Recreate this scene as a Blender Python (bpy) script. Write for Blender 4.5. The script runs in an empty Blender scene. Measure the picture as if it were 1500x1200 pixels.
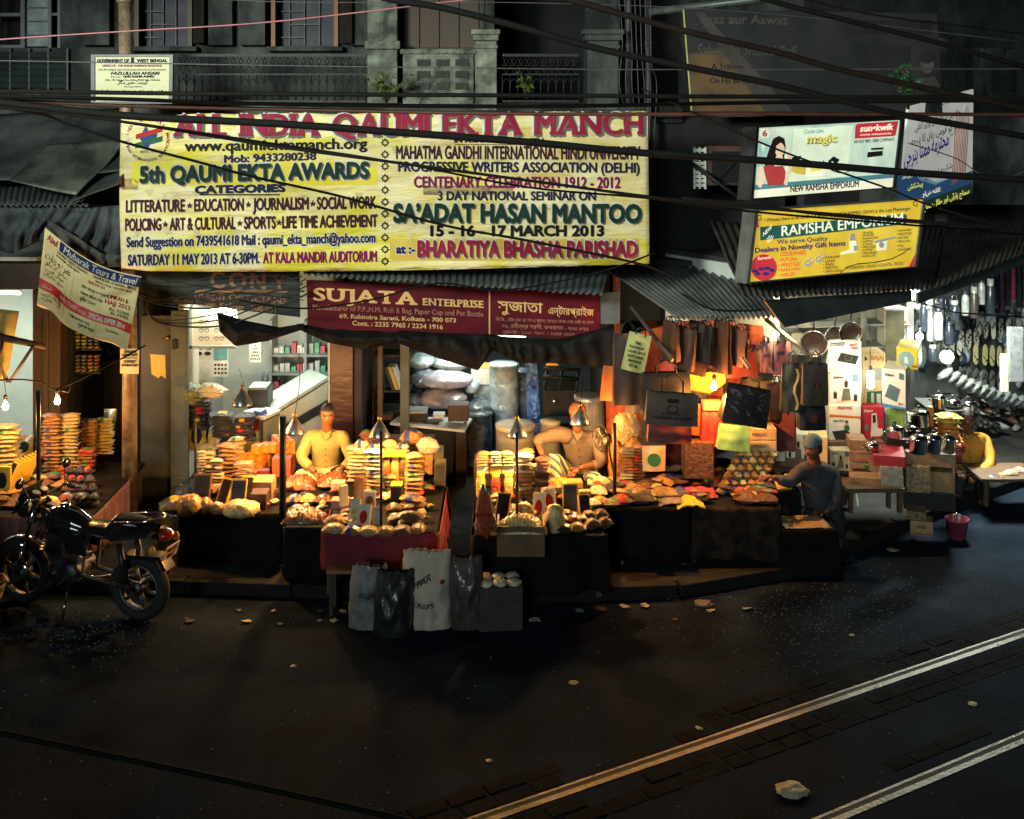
import bpy, bmesh, math, random
from mathutils import Vector, Matrix, noise
RND = random.Random(11)
SC = bpy.context.scene
COL = SC.collection
# ------------------------------------------------------------------ camera
CAM_H = 4.8            # eye height in metres; the lens is level and shifted down
cd = bpy.data.cameras.new('camera'); cam = bpy.data.objects.new('camera', cd); COL.objects.link(cam)
cam.location = (0, 0, CAM_H); cam.rotation_euler = (math.radians(90), 0, 0)
cd.sensor_width = 36; cd.lens = 43.2; cd.shift_x = 0; cd.shift_y = -470 / 1500
cd.clip_start = 0.1; cd.clip_end = 500
SC.camera = cam
# ------------------------------------------------------------------ night sky, faint street glow from behind the viewer
SUN_EL, SUN_AZ = 15, 194
W = bpy.data.worlds.new('World'); SC.world = W; W.use_nodes = True
nt = W.node_tree; bg = nt.nodes['Background']
sky = nt.nodes.new('ShaderNodeTexSky'); sky.sky_type = 'NISHITA'; sky.sun_disc = False
sky.sun_elevation = math.radians(SUN_EL); sky.sun_rotation = math.radians(SUN_AZ)
nt.links.new(sky.outputs[0], bg.inputs[0]); bg.inputs[1].default_value = 0.0035
sl = bpy.data.lights.new('sun', 'SUN'); sl.energy = 0.6; sl.angle = math.radians(12); sl.color = (.78, 1.0, 1.0)
so = bpy.data.objects.new('sun', sl); COL.objects.link(so)
_az = math.radians(SUN_AZ)
_d = Vector((math.sin(_az) * math.cos(math.radians(SUN_EL)), math.cos(_az) * math.cos(math.radians(SUN_EL)), math.sin(math.radians(SUN_EL))))
so.rotation_euler = (-_d).to_track_quat('-Z', 'Y').to_euler()
# the street lamp across the road (behind the viewer) that lights the cloth banner
def spot(name, loc, aim, power, angle, blend, scale, colour):
    l = bpy.data.lights.new(name, 'SPOT'); l.energy = power; l.spot_size = math.radians(angle); l.spot_blend = blend
    l.color = colour; l.shadow_soft_size = 1.1
    o = bpy.data.objects.new(name, l); COL.objects.link(o); o.location = loc
    o.rotation_euler = (Vector(aim) - Vector(loc)).to_track_quat('-Z', 'Y').to_euler(); o.scale = scale
    return o
spot('street_lamp_light', (-6.8, 1.2, 7.4), (-.6, 13, 4.3), 10200, 20, .40, (3.1, 1, 1), (.94, 1, .84))
SC.view_settings.view_transform = 'Standard'; SC.view_settings.look = 'None'
SC.view_settings.exposure = 0; SC.view_settings.gamma = 1; SC.view_settings.use_curve_mapping = False
SC.render.engine = 'CYCLES'
SC.cycles.use_denoising = True
SC.cycles.max_bounces = 6; SC.cycles.diffuse_bounces = 3; SC.cycles.glossy_bounces = 3; SC.cycles.transmission_bounces = 6
SC.cycles.sample_clamp_indirect = 3.0; SC.cycles.caustics_reflective = False; SC.cycles.caustics_refractive = False

# ------------------------------------------------------------------ measuring: photograph (1500 x 1200) -> metres
def P(x, y, Y): return Vector(((x - 750) * Y / 1800, Y, CAM_H - (y - 130) * Y / 1800))
def T(x, y, z): return P(x, y, (CAM_H - z) * 1800 / (y - 130))     # point at height z
def depth(y, z): return (CAM_H - z) * 1800 / (y - 130)
def RY(x, off=0): return (-8.82 + off) / (.6 * (x - 750) / 1800 - .8)
def RP(x, y, off=0): return P(x, y, RY(x, off))                     # the frontage of the shops beyond the bend
RU, RN = Vector((.8, .6, 0)), Vector((.6, -.8, 0))
RROT = math.atan2(.6, .8)

# ------------------------------------------------------------------ materials
MATS = {}
def M(name, col=(.5, .5, .5), rough=.6, metal=0, var=.25, scale=6, bump=0, bscale=60, coat=0, spec=.5, emit=0, trans=0,
      col2=None, stretch=(1, 1, 1), ior=1.45, detail=4, lo=.35, hi=.68, rvar=.12, crough=.08):
    if name in MATS: return MATS[name]
    m = bpy.data.materials.new(name); m.use_nodes = True; n = m.node_tree; b = n.nodes['Principled BSDF']
    L = n.links.new
    tc = n.nodes.new('ShaderNodeTexCoord'); mp = n.nodes.new('ShaderNodeMapping'); mp.inputs['Scale'].default_value = stretch
    L(tc.outputs['Object'], mp.inputs[0])
    b.inputs['Roughness'].default_value = rough; b.inputs['Metallic'].default_value = metal
    b.inputs['Specular IOR Level'].default_value = spec; b.inputs['IOR'].default_value = ior
    b.inputs['Transmission Weight'].default_value = trans
    b.inputs['Coat Weight'].default_value = coat; b.inputs['Coat Roughness'].default_value = crough
    c2 = col2 or tuple(min(1, c * (1 + var)) for c in col); c1 = col if col2 else tuple(c * (1 - var) for c in col)
    nz = n.nodes.new('ShaderNodeTexNoise'); nz.inputs['Scale'].default_value = scale; nz.inputs['Detail'].default_value = detail
    nz.inputs['Roughness'].default_value = .62
    L(mp.outputs[0], nz.inputs['Vector'])
    rp = n.nodes.new('ShaderNodeValToRGB'); rp.color_ramp.elements[0].position = lo; rp.color_ramp.elements[1].position = hi
    rp.color_ramp.elements[0].color = (*c1, 1); rp.color_ramp.elements[1].color = (*c2, 1)
    L(nz.outputs[0], rp.inputs[0]); L(rp.outputs[0], b.inputs['Base Color'])
    if emit:
        L(rp.outputs[0], b.inputs['Emission Color']); b.inputs['Emission Strength'].default_value = emit
    if rvar:
        mr = n.nodes.new('ShaderNodeMapRange'); mr.inputs[3].default_value = max(.02, rough - rvar); mr.inputs[4].default_value = min(1, rough + rvar)
        L(nz.outputs[0], mr.inputs[0]); L(mr.outputs[0], b.inputs['Roughness'])
    if bump:
        n2 = n.nodes.new('ShaderNodeTexNoise'); n2.inputs['Scale'].default_value = bscale; n2.inputs['Detail'].default_value = 3
        L(mp.outputs[0], n2.inputs['Vector'])
        bp = n.nodes.new('ShaderNodeBump'); bp.inputs['Strength'].default_value = bump; bp.inputs['Distance'].default_value = .02
        L(n2.outputs[0], bp.inputs['Height']); L(bp.outputs[0], b.inputs['Normal'])
        if coat: L(bp.outputs[0], b.inputs['Coat Normal'])
    MATS[name] = m
    return m
def EM(name, col, s):
    if name in MATS: return MATS[name]
    m = bpy.data.materials.new(name); m.use_nodes = True; b = m.node_tree.nodes['Principled BSDF']
    b.inputs['Base Color'].default_value = (*[min(c, .8) for c in col], 1); b.inputs['Emission Color'].default_value = (*col, 1)
    b.inputs['Emission Strength'].default_value = s; b.inputs['Roughness'].default_value = .5
    MATS[name] = m; return m
def INK(name, col): return M('ink_' + name, tuple(c * .75 for c in col), .6, var=.12, scale=9, spec=.2)
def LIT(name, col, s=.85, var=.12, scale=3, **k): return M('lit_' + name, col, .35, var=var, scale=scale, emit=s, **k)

# ------------------------------------------------------------------ mesh builder
def frame(a, b):
    d = (b - a).normalized(); h = Vector((0, 0, 1)) if abs(d.z) < .9 else Vector((1, 0, 0))
    s = d.cross(h).normalized(); return d, s, s.cross(d).normalized()
class MB:
    def __init__(s): s.v = []; s.f = []; s.m = []; s.mi = 0; s.sm = []; s.smooth = False
    def use(s, i, smooth=None):
        s.mi = i
        if smooth is not None: s.smooth = smooth
        return s
    def face(s, idx): s.f.append(tuple(idx)); s.m.append(s.mi); s.sm.append(s.smooth)
    def poly(s, pts):
        k = len(s.v); s.v += [Vector(p) for p in pts]; s.face(range(k, k + len(pts))); return s
    def box(s, c, d, rot=None, ch=0, taper=1):
        c = Vector(c); hx, hy, hz = d[0] / 2, d[1] / 2, d[2] / 2; k = len(s.v); r = rot
        if r is not None and not isinstance(r, Matrix): r = Matrix.Rotation(r, 3, 'Z')
        for z in (-hz, hz):
            t = taper if z > 0 else 1
            for x, y in ((-hx, -hy), (hx, -hy), (hx, hy), (-hx, hy)):
                p = Vector((x * t, y * t, z)); s.v.append(c + (r @ p if r is not None else p))
        for q in ((3, 2, 1, 0), (4, 5, 6, 7), (0, 1, 5, 4), (1, 2, 6, 5), (2, 3, 7, 6), (3, 0, 4, 7)): s.face([k + i for i in q])
        return s
    def prism(s, pts, d):        # polygon swept along vector d
        n = len(pts); k = len(s.v); d = Vector(d); s.v += [Vector(p) for p in pts] + [Vector(p) + d for p in pts]
        s.face(range(k, k + n)); s.face([k + n + i for i in reversed(range(n))])
        for i in range(n): j = (i + 1) % n; s.face((k + j, k + i, k + n + i, k + n + j))
        return s
    def tube(s, pts, r, seg=8, cap=True):
        pts = [Vector(p) for p in pts]; k = len(s.v); n = len(pts); sm = s.smooth; s.smooth = True
        rr = r if isinstance(r, (list, tuple)) else [r] * n
        _, sd, up = frame(pts[0], pts[1] if pts[1] != pts[0] else pts[2])
        for i, p in enumerate(pts):
            a = pts[max(0, i - 1)]; b = pts[min(n - 1, i + 1)]; d = (b - a).normalized()
            sd = (sd - d * sd.dot(d)).normalized(); up = sd.cross(d)
            for j in range(seg):
                t = 2 * math.pi * j / seg; s.v.append(p + (sd * math.cos(t) + up * math.sin(t)) * rr[i])
        for i in range(n - 1):
            for j in range(seg):
                q = (j + 1) % seg; s.face((k + i * seg + j, k + i * seg + q, k + (i + 1) * seg + q, k + (i + 1) * seg + j))
        s.smooth = sm
        if cap: s.face([k + j for j in reversed(range(seg))]); s.face([k + (n - 1) * seg + j for j in range(seg)])
        return s
    def lathe(s, prof, c=(0, 0, 0), seg=20, axis=None, smooth=True):
        c = Vector(c); k = len(s.v); n = len(prof); sm = s.smooth; s.smooth = smooth
        q = Vector(axis).to_track_quat('Z', 'Y').to_matrix() if axis is not None else None
        for r, z in prof:
            for j in range(seg):
                t = 2 * math.pi * j / seg; p = Vector((max(r, 1e-4) * math.cos(t), max(r, 1e-4) * math.sin(t), z)); s.v.append(c + (q @ p if q else p))
        for i in range(n - 1):
            for j in range(seg):
                w = (j + 1) % seg; s.face((k + i * seg + j, k + i * seg + w, k + (i + 1) * seg + w, k + (i + 1) * seg + j))
        s.smooth = sm; return s
    def grid(s, fn, nu, nv, smooth=True, flip=False):
        k = len(s.v); sm = s.smooth; s.smooth = smooth
        for j in range(nv + 1):
            for i in range(nu + 1): s.v.append(Vector(fn(i / nu, j / nv)))
        for j in range(nv):
            for i in range(nu):
                a = k + j * (nu + 1) + i; q = (a, a + nu + 1, a + nu + 2, a + 1); s.face(q if not flip else q[::-1])
        s.smooth = sm; return s
    def ball(s, c, r, seg=10, rings=7, fn=None):
        c = Vector(c); r = Vector(r) if not isinstance(r, (int, float)) else Vector((r, r, r))
        def f(u, v):
            t = u * 2 * math.pi; p = v * math.pi; d = Vector((math.sin(p) * math.cos(t), math.sin(p) * math.sin(t), math.cos(p)))
            k = fn(d) if fn else 1
            return c + Vector((d.x * r.x, d.y * r.y, d.z * r.z)) * k
        return s.grid(f, seg, rings)
    def mesh(s, name):
        me = bpy.data.meshes.new(name); me.from_pydata([tuple(v) for v in s.v], [], s.f)
        me.polygons.foreach_set('material_index', s.m); me.polygons.foreach_set('use_smooth', s.sm); me.update(); return me
    def obj(s, name, mats, parent=None, loc=None, bevel=0, solid=0, tagd=None):
        me = s.mesh(name)
        for m in (mats if isinstance(mats, (list, tuple)) else [mats]): me.materials.append(m)
        return put(name, me, parent, loc, bevel, solid)
def put(name, me, parent=None, loc=None, bevel=0, solid=0, rot=None):
    o = bpy.data.objects.new(name, me); COL.objects.link(o)
    if parent is not None:
        o.parent = parent
        o.matrix_parent_inverse = root_inv(parent)
    if loc is not None: o.location = loc
    if rot is not None: o.rotation_euler = rot
    if solid:
        d = o.modifiers.new('thickness', 'SOLIDIFY'); d.thickness = solid; d.offset = 0
    if bevel:
        d = o.modifiers.new('edge', 'BEVEL'); d.width = bevel; d.segments = 2; d.limit_method = 'ANGLE'
    return o
def wm(o):
    m = Matrix.LocRotScale(o.location, o.rotation_euler, o.scale)
    return m if o.parent is None else wm(o.parent) @ o.matrix_parent_inverse @ m
def root_inv(p): return wm(p).inverted()      # children are written in world metres
I4 = Matrix.Identity(4)
def local(o): o.matrix_parent_inverse = I4; return o     # children written in their thing's own frame
def tag(o, label, cat, group=None, kind=None):
    if label: o['label'] = label
    if cat: o['category'] = cat
    if group: o['group'] = group
    if kind: o['kind'] = kind
    return o
def thing(name, label, cat, loc=(0, 0, 0), group=None, rot=None):
    o = bpy.data.objects.new(name, None); COL.objects.link(o); o.location = loc; o.empty_display_size = .1
    if rot is not None: o.rotation_euler = rot if not isinstance(rot, (int, float)) else (0, 0, rot)
    return tag(o, label, cat, group)
def struct(o): o['kind'] = 'structure'; return o
def dup(o, parent=None):
    c = o.copy(); COL.objects.link(c)
    if parent is not None: c.parent = parent
    for ch in list(o.children): dup(ch, c)
    return c
ORD = 'top second third fourth fifth sixth seventh eighth ninth tenth eleventh twelfth thirteenth fourteenth fifteenth sixteenth'.split()

# ------------------------------------------------------------------ lettering
_tc = {}
def glyphs(s, bold=0, shear=0, space=1.0):
    k = (s, bold, shear, space)
    if k not in _tc:
        c = bpy.data.curves.new('t', 'FONT'); c.body = s; c.offset = bold; c.shear = shear; c.fill_mode = 'FRONT'; c.space_character = space; c.resolution_u = 3
        o = bpy.data.objects.new('t', c); me = bpy.data.meshes.new_from_object(o)
        _tc[k] = ([tuple(v.co[:2]) for v in me.vertices], [tuple(p.vertices) for p in me.polygons])
        bpy.data.objects.remove(o); bpy.data.curves.remove(c); bpy.data.meshes.remove(me)
    return _tc[k]
_cap = max(v[1] for v in glyphs('H')[0])
def letters(mb, pt, s, x0, y0, x1, y1, h, bold=.02, off=.006, shear=0, up=(0, -1), space=1.0):
    """write s with its baseline from (x0,y0) to (x1,y1) and cap height h, through the surface map pt(x, y, off)"""
    e = bold if bold > .003 else 0; v, f = glyphs(s, 0, shear, space)
    if not v: return
    a = min(p[0] for p in v) - e; w = max(p[0] for p in v) + e - a
    dirs = [(0, 0)] if e < .004 else [(0, 0), (-e, 0), (e, 0), (0, e * .8), (0, -e * .8)] if e < .05 else [(0, 0)] + [(e * math.cos(q * .785), e * math.sin(q * .785)) for q in range(8)]
    for n, (dx, dy) in enumerate(dirs):           # weight is built by overlaying shifted copies a hair apart
        k = len(mb.v)
        for x, y in v:
            t = (x + dx - a) / w; g = (y + dy) / _cap * h
            mb.v.append(pt(x0 + (x1 - x0) * t + up[0] * g, y0 + (y1 - y0) * t + up[1] * g, off + n * .0002))
        for q in f: mb.face([k + i for i in q])
SERIF = {'A': 'bl br', 'L': 'bl tl', 'I': 'bc tc', 'N': 'tl bl tr', 'D': 'tl bl', 'U': 'tl tr', 'M': 'bl br tl tr', 'E': 'tl bl', 'K': 'tl bl tr br',
         'T': 'bc', 'H': 'tl tr bl br', 'J': 'tc', 'P': 'tl bl', 'R': 'tl bl br', 'Y': 'bc tl tr', 'F': 'tl bl', 'V': 'tl tr', 'W': 'tl tr', 'B': 'tl bl', 'G': '', 'X': 'tl tr bl br', 'Z': ''}
def slab(mb, pt, s, x0, y0, x1, y1, h, bold=.05, off=.006, gap=.10, sw=.30, sh=.11, up=(0, -1)):
    """the same with heavy square serifs"""
    cs = []; x = 0
    for c in s:
        if c == ' ': x += .42; continue
        v, f = glyphs(c, 0); a = min(p[0] for p in v); w = max(p[0] for p in v) - a
        cs.append((c, v, f, a, w, x)); x += w + gap
    tot = x - gap
    for c, v, f, a, w, ox in cs:
        def mp(px, py, o): t = px / tot; return pt(x0 + (x1 - x0) * t + up[0] * py * h, y0 + (y1 - y0) * t + up[1] * py * h, o)
        e = bold
        for n, (dx, dy) in enumerate([(0, 0)] if not e else [(0, 0), (-e, 0), (e, 0), (-e * .5, 0), (e * .5, 0), (0, e * .5), (0, -e * .5)]):
            k = len(mb.v)
            for px, py in v: mb.v.append(mp(ox + px + dx - a, (py + dy) / _cap, off + n * .00015))
            for q in f: mb.face([k + i for i in q])
        st = .13
        for q in SERIF.get(c, '').split():
            cx = {'l': st * .62, 'r': w - st * .62, 'c': w * .5}[q[1]]; half = (sw * .5 if w > .3 else sw * .55) * (.72 if c in 'NMH' else 1)
            lo, hi = (-.03, sh) if q[0] == 'b' else (1.03 - sh, 1.03)
            mb.poly([mp(ox + cx - half, lo, off + .0012), mp(ox + cx + half, lo, off + .0012), mp(ox + cx + half, hi, off + .0012), mp(ox + cx - half, hi, off + .0012)])
def patch(mb, pt, x0, y0, x1, y1, off, n=1, m=1):
    mb.grid(lambda u, v: pt(x0 + (x1 - x0) * u, y0 + (y1 - y0) * v, off), n, m); return mb
def disc(mb, pt, cx, cy, rx, ry, off, n=20):
    mb.poly([pt(cx + rx * math.cos(-t * 2 * math.pi / n), cy + ry * math.sin(-t * 2 * math.pi / n), off) for t in range(n)]); return mb
def ring(mb, pt, cx, cy, r0, r1, off, n=24, a0=0, a1=1):
    for i in range(n):
        q = [(r, 2 * math.pi * (a0 + (a1 - a0) * k / n)) for r, k in ((r0, i), (r1, i), (r1, i + 1), (r0, i + 1))]
        mb.poly([pt(cx + r * math.cos(t), cy + r * math.sin(t), off) for r, t in q])
    return mb
def star(mb, pt, cx, cy, r, off):
    for k in range(5):
        a = -math.pi / 2 + k * 2 * math.pi / 5; q = [(r, a), (r * .42, a + math.pi / 5), (0, 0), (r * .42, a - math.pi / 5)]
        mb.poly([pt(cx + rr * math.cos(t), cy + rr * math.sin(t), off) for rr, t in q])
def bent(p, mats): return p
# ================================================================== ground
ASPH = M('asphalt', (.0055, .0090, .0165), .86, spec=.03, scale=1.6, bump=.5, bscale=55, col2=(.021, .031, .050), lo=.3, hi=.75, detail=8, rvar=.16)
mb = MB(); mb.grid(lambda u, v: Vector((-40 + 80 * u, -4 + 50 * v, 0)), 8, 5, smooth=False)
struct(mb.obj('road', ASPH))
KERB = [(-9, 11.95), (-5.2, 11.9), (-3.1, 11.8), (0, 11.55), (1.55, 11.7), (2.7, 12.15), (4.1, 13.35), (6.3, 15.1), (12, 19.6)]
PAV = M('pavement_stone', (.009, .009, .009), .8, spec=.2, scale=2.2, bump=.3, bscale=30, col2=(.034, .033, .031), detail=7)
mb = MB()
for (a, b), (c, d) in zip(KERB, KERB[1:]):
    mb.poly([(a, b, .12), (c, d, .12), (c, 24, .12), (a, 24, .12)])
struct(mb.obj('pavement', PAV))
mb = MB()
for (a, b), (c, d) in zip(KERB, KERB[1:]):
    dv = Vector((c - a, d - b, 0)); L = dv.length; dv.normalize(); nn = Vector((dv.y, -dv.x, 0)); k = max(1, int(L / .9))
    for i in range(k):
        p = Vector((a, b, 0)) + dv * (L * i / k + .006); q = Vector((a, b, 0)) + dv * (L * (i + 1) / k - .006)
        t = .128 + RND.uniform(-.006, .006)
        mb.prism([p + nn * .14, q + nn * .14, q + nn * .0, p + nn * .0], (0, 0, t))
struct(mb.obj('kerb', M('kerb_stone', (.012, .012, .012), .8, spec=.2, scale=5, bump=.4, bscale=25), bevel=.012))
# ------------------------------------------------------------------ tram rails set in the road
STEEL = M('worn_rail_steel', (.045, .038, .032), .48, 1, scale=5, bump=.4, bscale=30, col2=(.19, .185, .175), detail=9, rvar=.16, lo=.3, hi=.7)
GROOVE = M('rail_groove', (.008, .008, .008), .8)
RAILSTONE = M('rail_bed_stone', (.014, .014, .014), .6, scale=3, bump=.35, bscale=18, col2=(.045, .043, .04))
def rail(a, b, label):
    a, b = T(*a, 0), T(*b, 0); d = (b - a).normalized(); a = a - d * 9; b = b + d * 14; n = Vector((-d.y, d.x, 0)); up = Vector((0, 0, 1))
    t = thing('tram_rail', label, 'tram rail', a, 'rails of the tram track')
    def run(off, w, h, z=0):
        m = MB(); N = 46
        for i in range(N):                        # short lengths with a slight wander, as old rail lies
            p = a + d * ((b - a).length * i / N); q = a + d * ((b - a).length * (i + 1) / N)
            w0 = .004 * noise.noise(p * .7); w1 = .004 * noise.noise(q * .7)
            P4 = [p + n * (off + w0), q + n * (off + w1), q + n * (off + w + w1), p + n * (off + w + w0)]
            m.poly([x + up * (z + h) for x in P4])
            m.poly([P4[0] + up * z, P4[1] + up * z, P4[1] + up * (z + h), P4[0] + up * (z + h)])
            m.poly([P4[2] + up * z, P4[3] + up * z, P4[3] + up * (z + h), P4[2] + up * (z + h)])
        return m
    run(0, .050, .004).obj('rail_head', STEEL, t); run(.051, .040, .002).obj('groove', GROOVE, t); run(.092, .024, .004).obj('guard_lip', STEEL, t)
rail((1050, 1090), (1500, 934), 'grooved steel tram rail on the far side of the road, nearer the stalls')
rail((1240, 1200), (1500, 1090), 'grooved steel tram rail on the near side of the road, close to the corner')
a, b = T(1050, 1094, 0), T(1500, 938, 0); d = (b - a).normalized(); n = Vector((-d.y, d.x, 0)); a = a - d * 9; m = MB(); r_ = random.Random(3); L = 23
for row in range(-3, 10):                       # worn stone setts paving the tram bed
    if row not in (-3, -2, 0, 1, 5, 9): continue
    s0 = 0
    while s0 < L:
        w = r_.uniform(.2, .34); o = -.02 - row * .148; p = a + d * s0; h = r_.uniform(.002, .009)
        if noise.noise(p * .5 + Vector((row * .13, 0, 0))) > -.2: m.box(p + d * w / 2 + n * (o - .06) + Vector((0, 0, h / 2 - .01)), (w - .016, .13, h + .02), math.atan2(d.y, d.x), taper=.93)
        s0 += w
struct(m.obj('track_paving', M('tram_setts', (.004, .0046, .006), .85, spec=.03, scale=4, bump=.5, bscale=40, col2=(.018, .019, .022), detail=7)))
# grit and dust lying on the road
m = MB(); r_ = random.Random(5)
for i in range(1900):
    k = r_.random(); x, y = (r_.gauss(1230, 120), r_.gauss(915, 40)) if k < .62 else (r_.gauss(90, 70), r_.gauss(925, 18)) if k < .78 else (r_.uniform(-40, 1540), r_.uniform(850, 1200))
    if y < 865 - max(0, x - 1000) * .22 + 8: continue
    c = T(x, y, .001); s = r_.uniform(.004, .014); t = r_.uniform(0, 6); q = [Vector((math.cos(t + z) * s, math.sin(t + z) * s * .7, 0)) for z in (0, 2.1, 4.2)]; m.poly([c + v for v in q]); top = c + Vector((0, 0, s * .8))
    for z in range(3): m.poly([c + q[z], c + q[(z + 1) % 3], top])
m.obj('road_grit', M('grit', (.05, .05, .05), .8, scale=90, col2=(.34, .33, .31), lo=.45, hi=.65))['kind'] = 'stuff'
# ================================================================== the old house above the stalls
SOOT = M('sooty_plaster', (.006, .0078, .0082), .85, scale=2.1, bump=.6, bscale=18, col2=(.085, .10, .094), lo=.42, hi=.72, detail=10, stretch=(1, 1, .55))
PALE = M('weathered_plaster', (.03, .036, .032), .85, scale=3.4, bump=.6, bscale=20, col2=(.25, .275, .22), lo=.38, hi=.68, detail=10)
DARKW = M('dark_timber', (.016, .013, .012), .6, scale=4, stretch=(1, 1, .2), bump=.2)
BROWNW = M('brown_timber', (.05, .028, .018), .6, scale=5, stretch=(3, 3, .3), bump=.2)
IRON = M('black_iron', (.014, .015, .016), .55, .3, bump=.2, bscale=50)
NIGHT = M('unlit_room', (.006, .006, .008), .9)
PURPLE = M('violet_grille_board', (.009, .009, .026), .6, scale=4)
GLASS = M('painted_lit_glass', (.09, .12, .12), .25, scale=5, col2=(.20, .25, .25))  # the lit look of the pane is put into a pale colour
TEAL = M('green_louvre_paint', (.020, .030, .028), .55, bump=.2, scale=3)
FY = 15.4
H_ = thing('old_house', 'soot-dark old house with pilasters, grilled windows and an iron balcony above the stalls', 'house', (0, FY, 0))
def wallbox(mb, x0, y0, x1, y1, Y, dp):
    a, b = P(x0, y0, Y), P(x1, y1, Y); mb.box(((a.x + b.x) / 2, Y + dp / 2, (a.z + b.z) / 2), (abs(b.x - a.x), dp, abs(a.z - b.z))); return mb
m = MB()
for x0, x1 in ((-260, -42), (88, 198), (287, 392), (500, 585), (705, 724), (858, 908), (1000, 1180)): wallbox(m, x0, -140, x1, 172, FY, .45)
for x0, x1 in ((-42, 88), (198, 287), (392, 500)): wallbox(m, x0, 70, x1, 172, FY, .45); wallbox(m, x0, -140, x1, -70, FY, .45)
wallbox(m, -260, 172, 1500, 300, FY + .02, .45)
m.obj('wall', SOOT, H_)
wallbox(MB(), -260, -140, 1300, 172, FY + 1.4, .1).obj('room_back', NIGHT, H_)
for x0, x1, yt in ((118, 160, -140), (305, 340, -140), (350, 388, -140), (512, 540, -140)): wallbox(MB(), x0, yt, x1, 66, FY - .14, .139).obj('pilaster', SOOT, H_)
m = MB(); wallbox(m, 538, -140, 582, 160, FY - .22, .219); wallbox(m, 534, 60, 586, 72, FY - .27, .05)
m.obj('pilaster', PALE, H_, bevel=.012)['label'] = 'pale weathered pilaster beside the parapet'
# casement with a glazed leaf and louvred lower leaves
w = wallbox(MB(), -42, -70, 36, 70, FY + .3, .05).obj('window', NIGHT, H_)
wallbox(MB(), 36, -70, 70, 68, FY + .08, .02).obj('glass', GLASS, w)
m = MB()
for y in (10, 30, 50): wallbox(m, 36, y, 70, y + 1.5, FY + .05, .02)
for x0, x1 in ((30, 36), (70, 75), (84, 89), (-4, 0)): wallbox(m, x0, -70, x1, 70, FY + .02, .06)
wallbox(m, -42, 66, 30, 71, FY + .02, .06); wallbox(m, -42, 19, 30, 24, FY + .03, .05); wallbox(m, 75, 19, 84, 23, FY + .03, .05)
m.obj('window_frame', M('grey_frame_paint', (.10, .115, .11), .6, scale=8), w)
m = MB()
for k in range(5):
    for j in range(6):
        y = 76 + j * 9; a, b = P(-40 + k * 28, y, FY - .05), P(-40 + k * 28 + 25, y + 8, FY - .05)
        m.box(((a.x + b.x) / 2, FY - .05, (a.z + b.z) / 2), (b.x - a.x, .02, abs(a.z - b.z) * 1.05), Matrix.Rotation(math.radians(32), 3, 'X'))
for k in range(6): wallbox(m, -43 + k * 28, 71, -40 + k * 28, 134, FY - .07, .05)
m.obj('shutter', TEAL, H_)
def grille_window(x0, x1, fr, lab):
    w = wallbox(MB(), x0, -70, x1, 68, FY + .2, .04).obj('window', PURPLE, H_); w['label'] = lab
    m = MB(); W_ = x1 - x0
    for k in range(1, 4): wallbox(m, x0 + W_ * k / 4 - .8, -70, x0 + W_ * k / 4 + .8, 66, FY + .16, .02)
    for k in range(7):
        y = -60 + k * 19
        wallbox(m, x0 + W_ * (.25 if k % 2 else 0), y, x0 + W_ * (.75 if k % 2 else .5), y + 1.6, FY + .155, .02)
    m.obj('window_grille', M('grille_bars', (.008, .008, .016), .5), w)
    m = MB(); wallbox(m, x0 - 5, -72, x0 + 1, 70, FY - .03, .16); wallbox(m, x1 - 1, -72, x1 + 5, 70, FY - .03, .16); wallbox(m, x0 - 4, -76, x1 + 4, -71, FY - .03, .16)
    m.obj('window_frame', fr, w)
    m = MB(); wallbox(m, x0 - 12, 68, x1 + 12, 75, FY - .14, .25); m.obj('window_sill', SOOT, w, bevel=.01)
    m = MB(); a, b = P(x1 + 7, -70, FY), P(x1 + 30, 64, FY)      # open shutter leaf standing out from the wall
    m.prism([(a.x, FY, a.z), (a.x + .16, FY - .24, a.z), (a.x + .16, FY - .24, b.z), (a.x, FY, b.z)], (.03, .02, 0)); m.obj('shutter_leaf', DARKW, w)
grille_window(202, 276, M('rust_frame', (.06, .045, .035), .6), 'violet grilled window next to the lamp pole')
grille_window(402, 490, M('orange_wood_frame', (.20, .085, .04), .6, scale=9), 'violet grilled window with bare wooden frame')
m = wallbox(MB(), 585, -140, 706, 160, FY + .14, .05)
for k in range(4): wallbox(m, 590 + k * 29, -130, 614 + k * 29, 70, FY + .11, .03)
m.obj('door', BROWNW, H_)
m = MB(); wallbox(m, 580, -140, 586, 160, FY - .02, .16); wallbox(m, 704, -140, 709, 160, FY - .02, .16); m.obj('door_frame', DARKW, H_)
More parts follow.
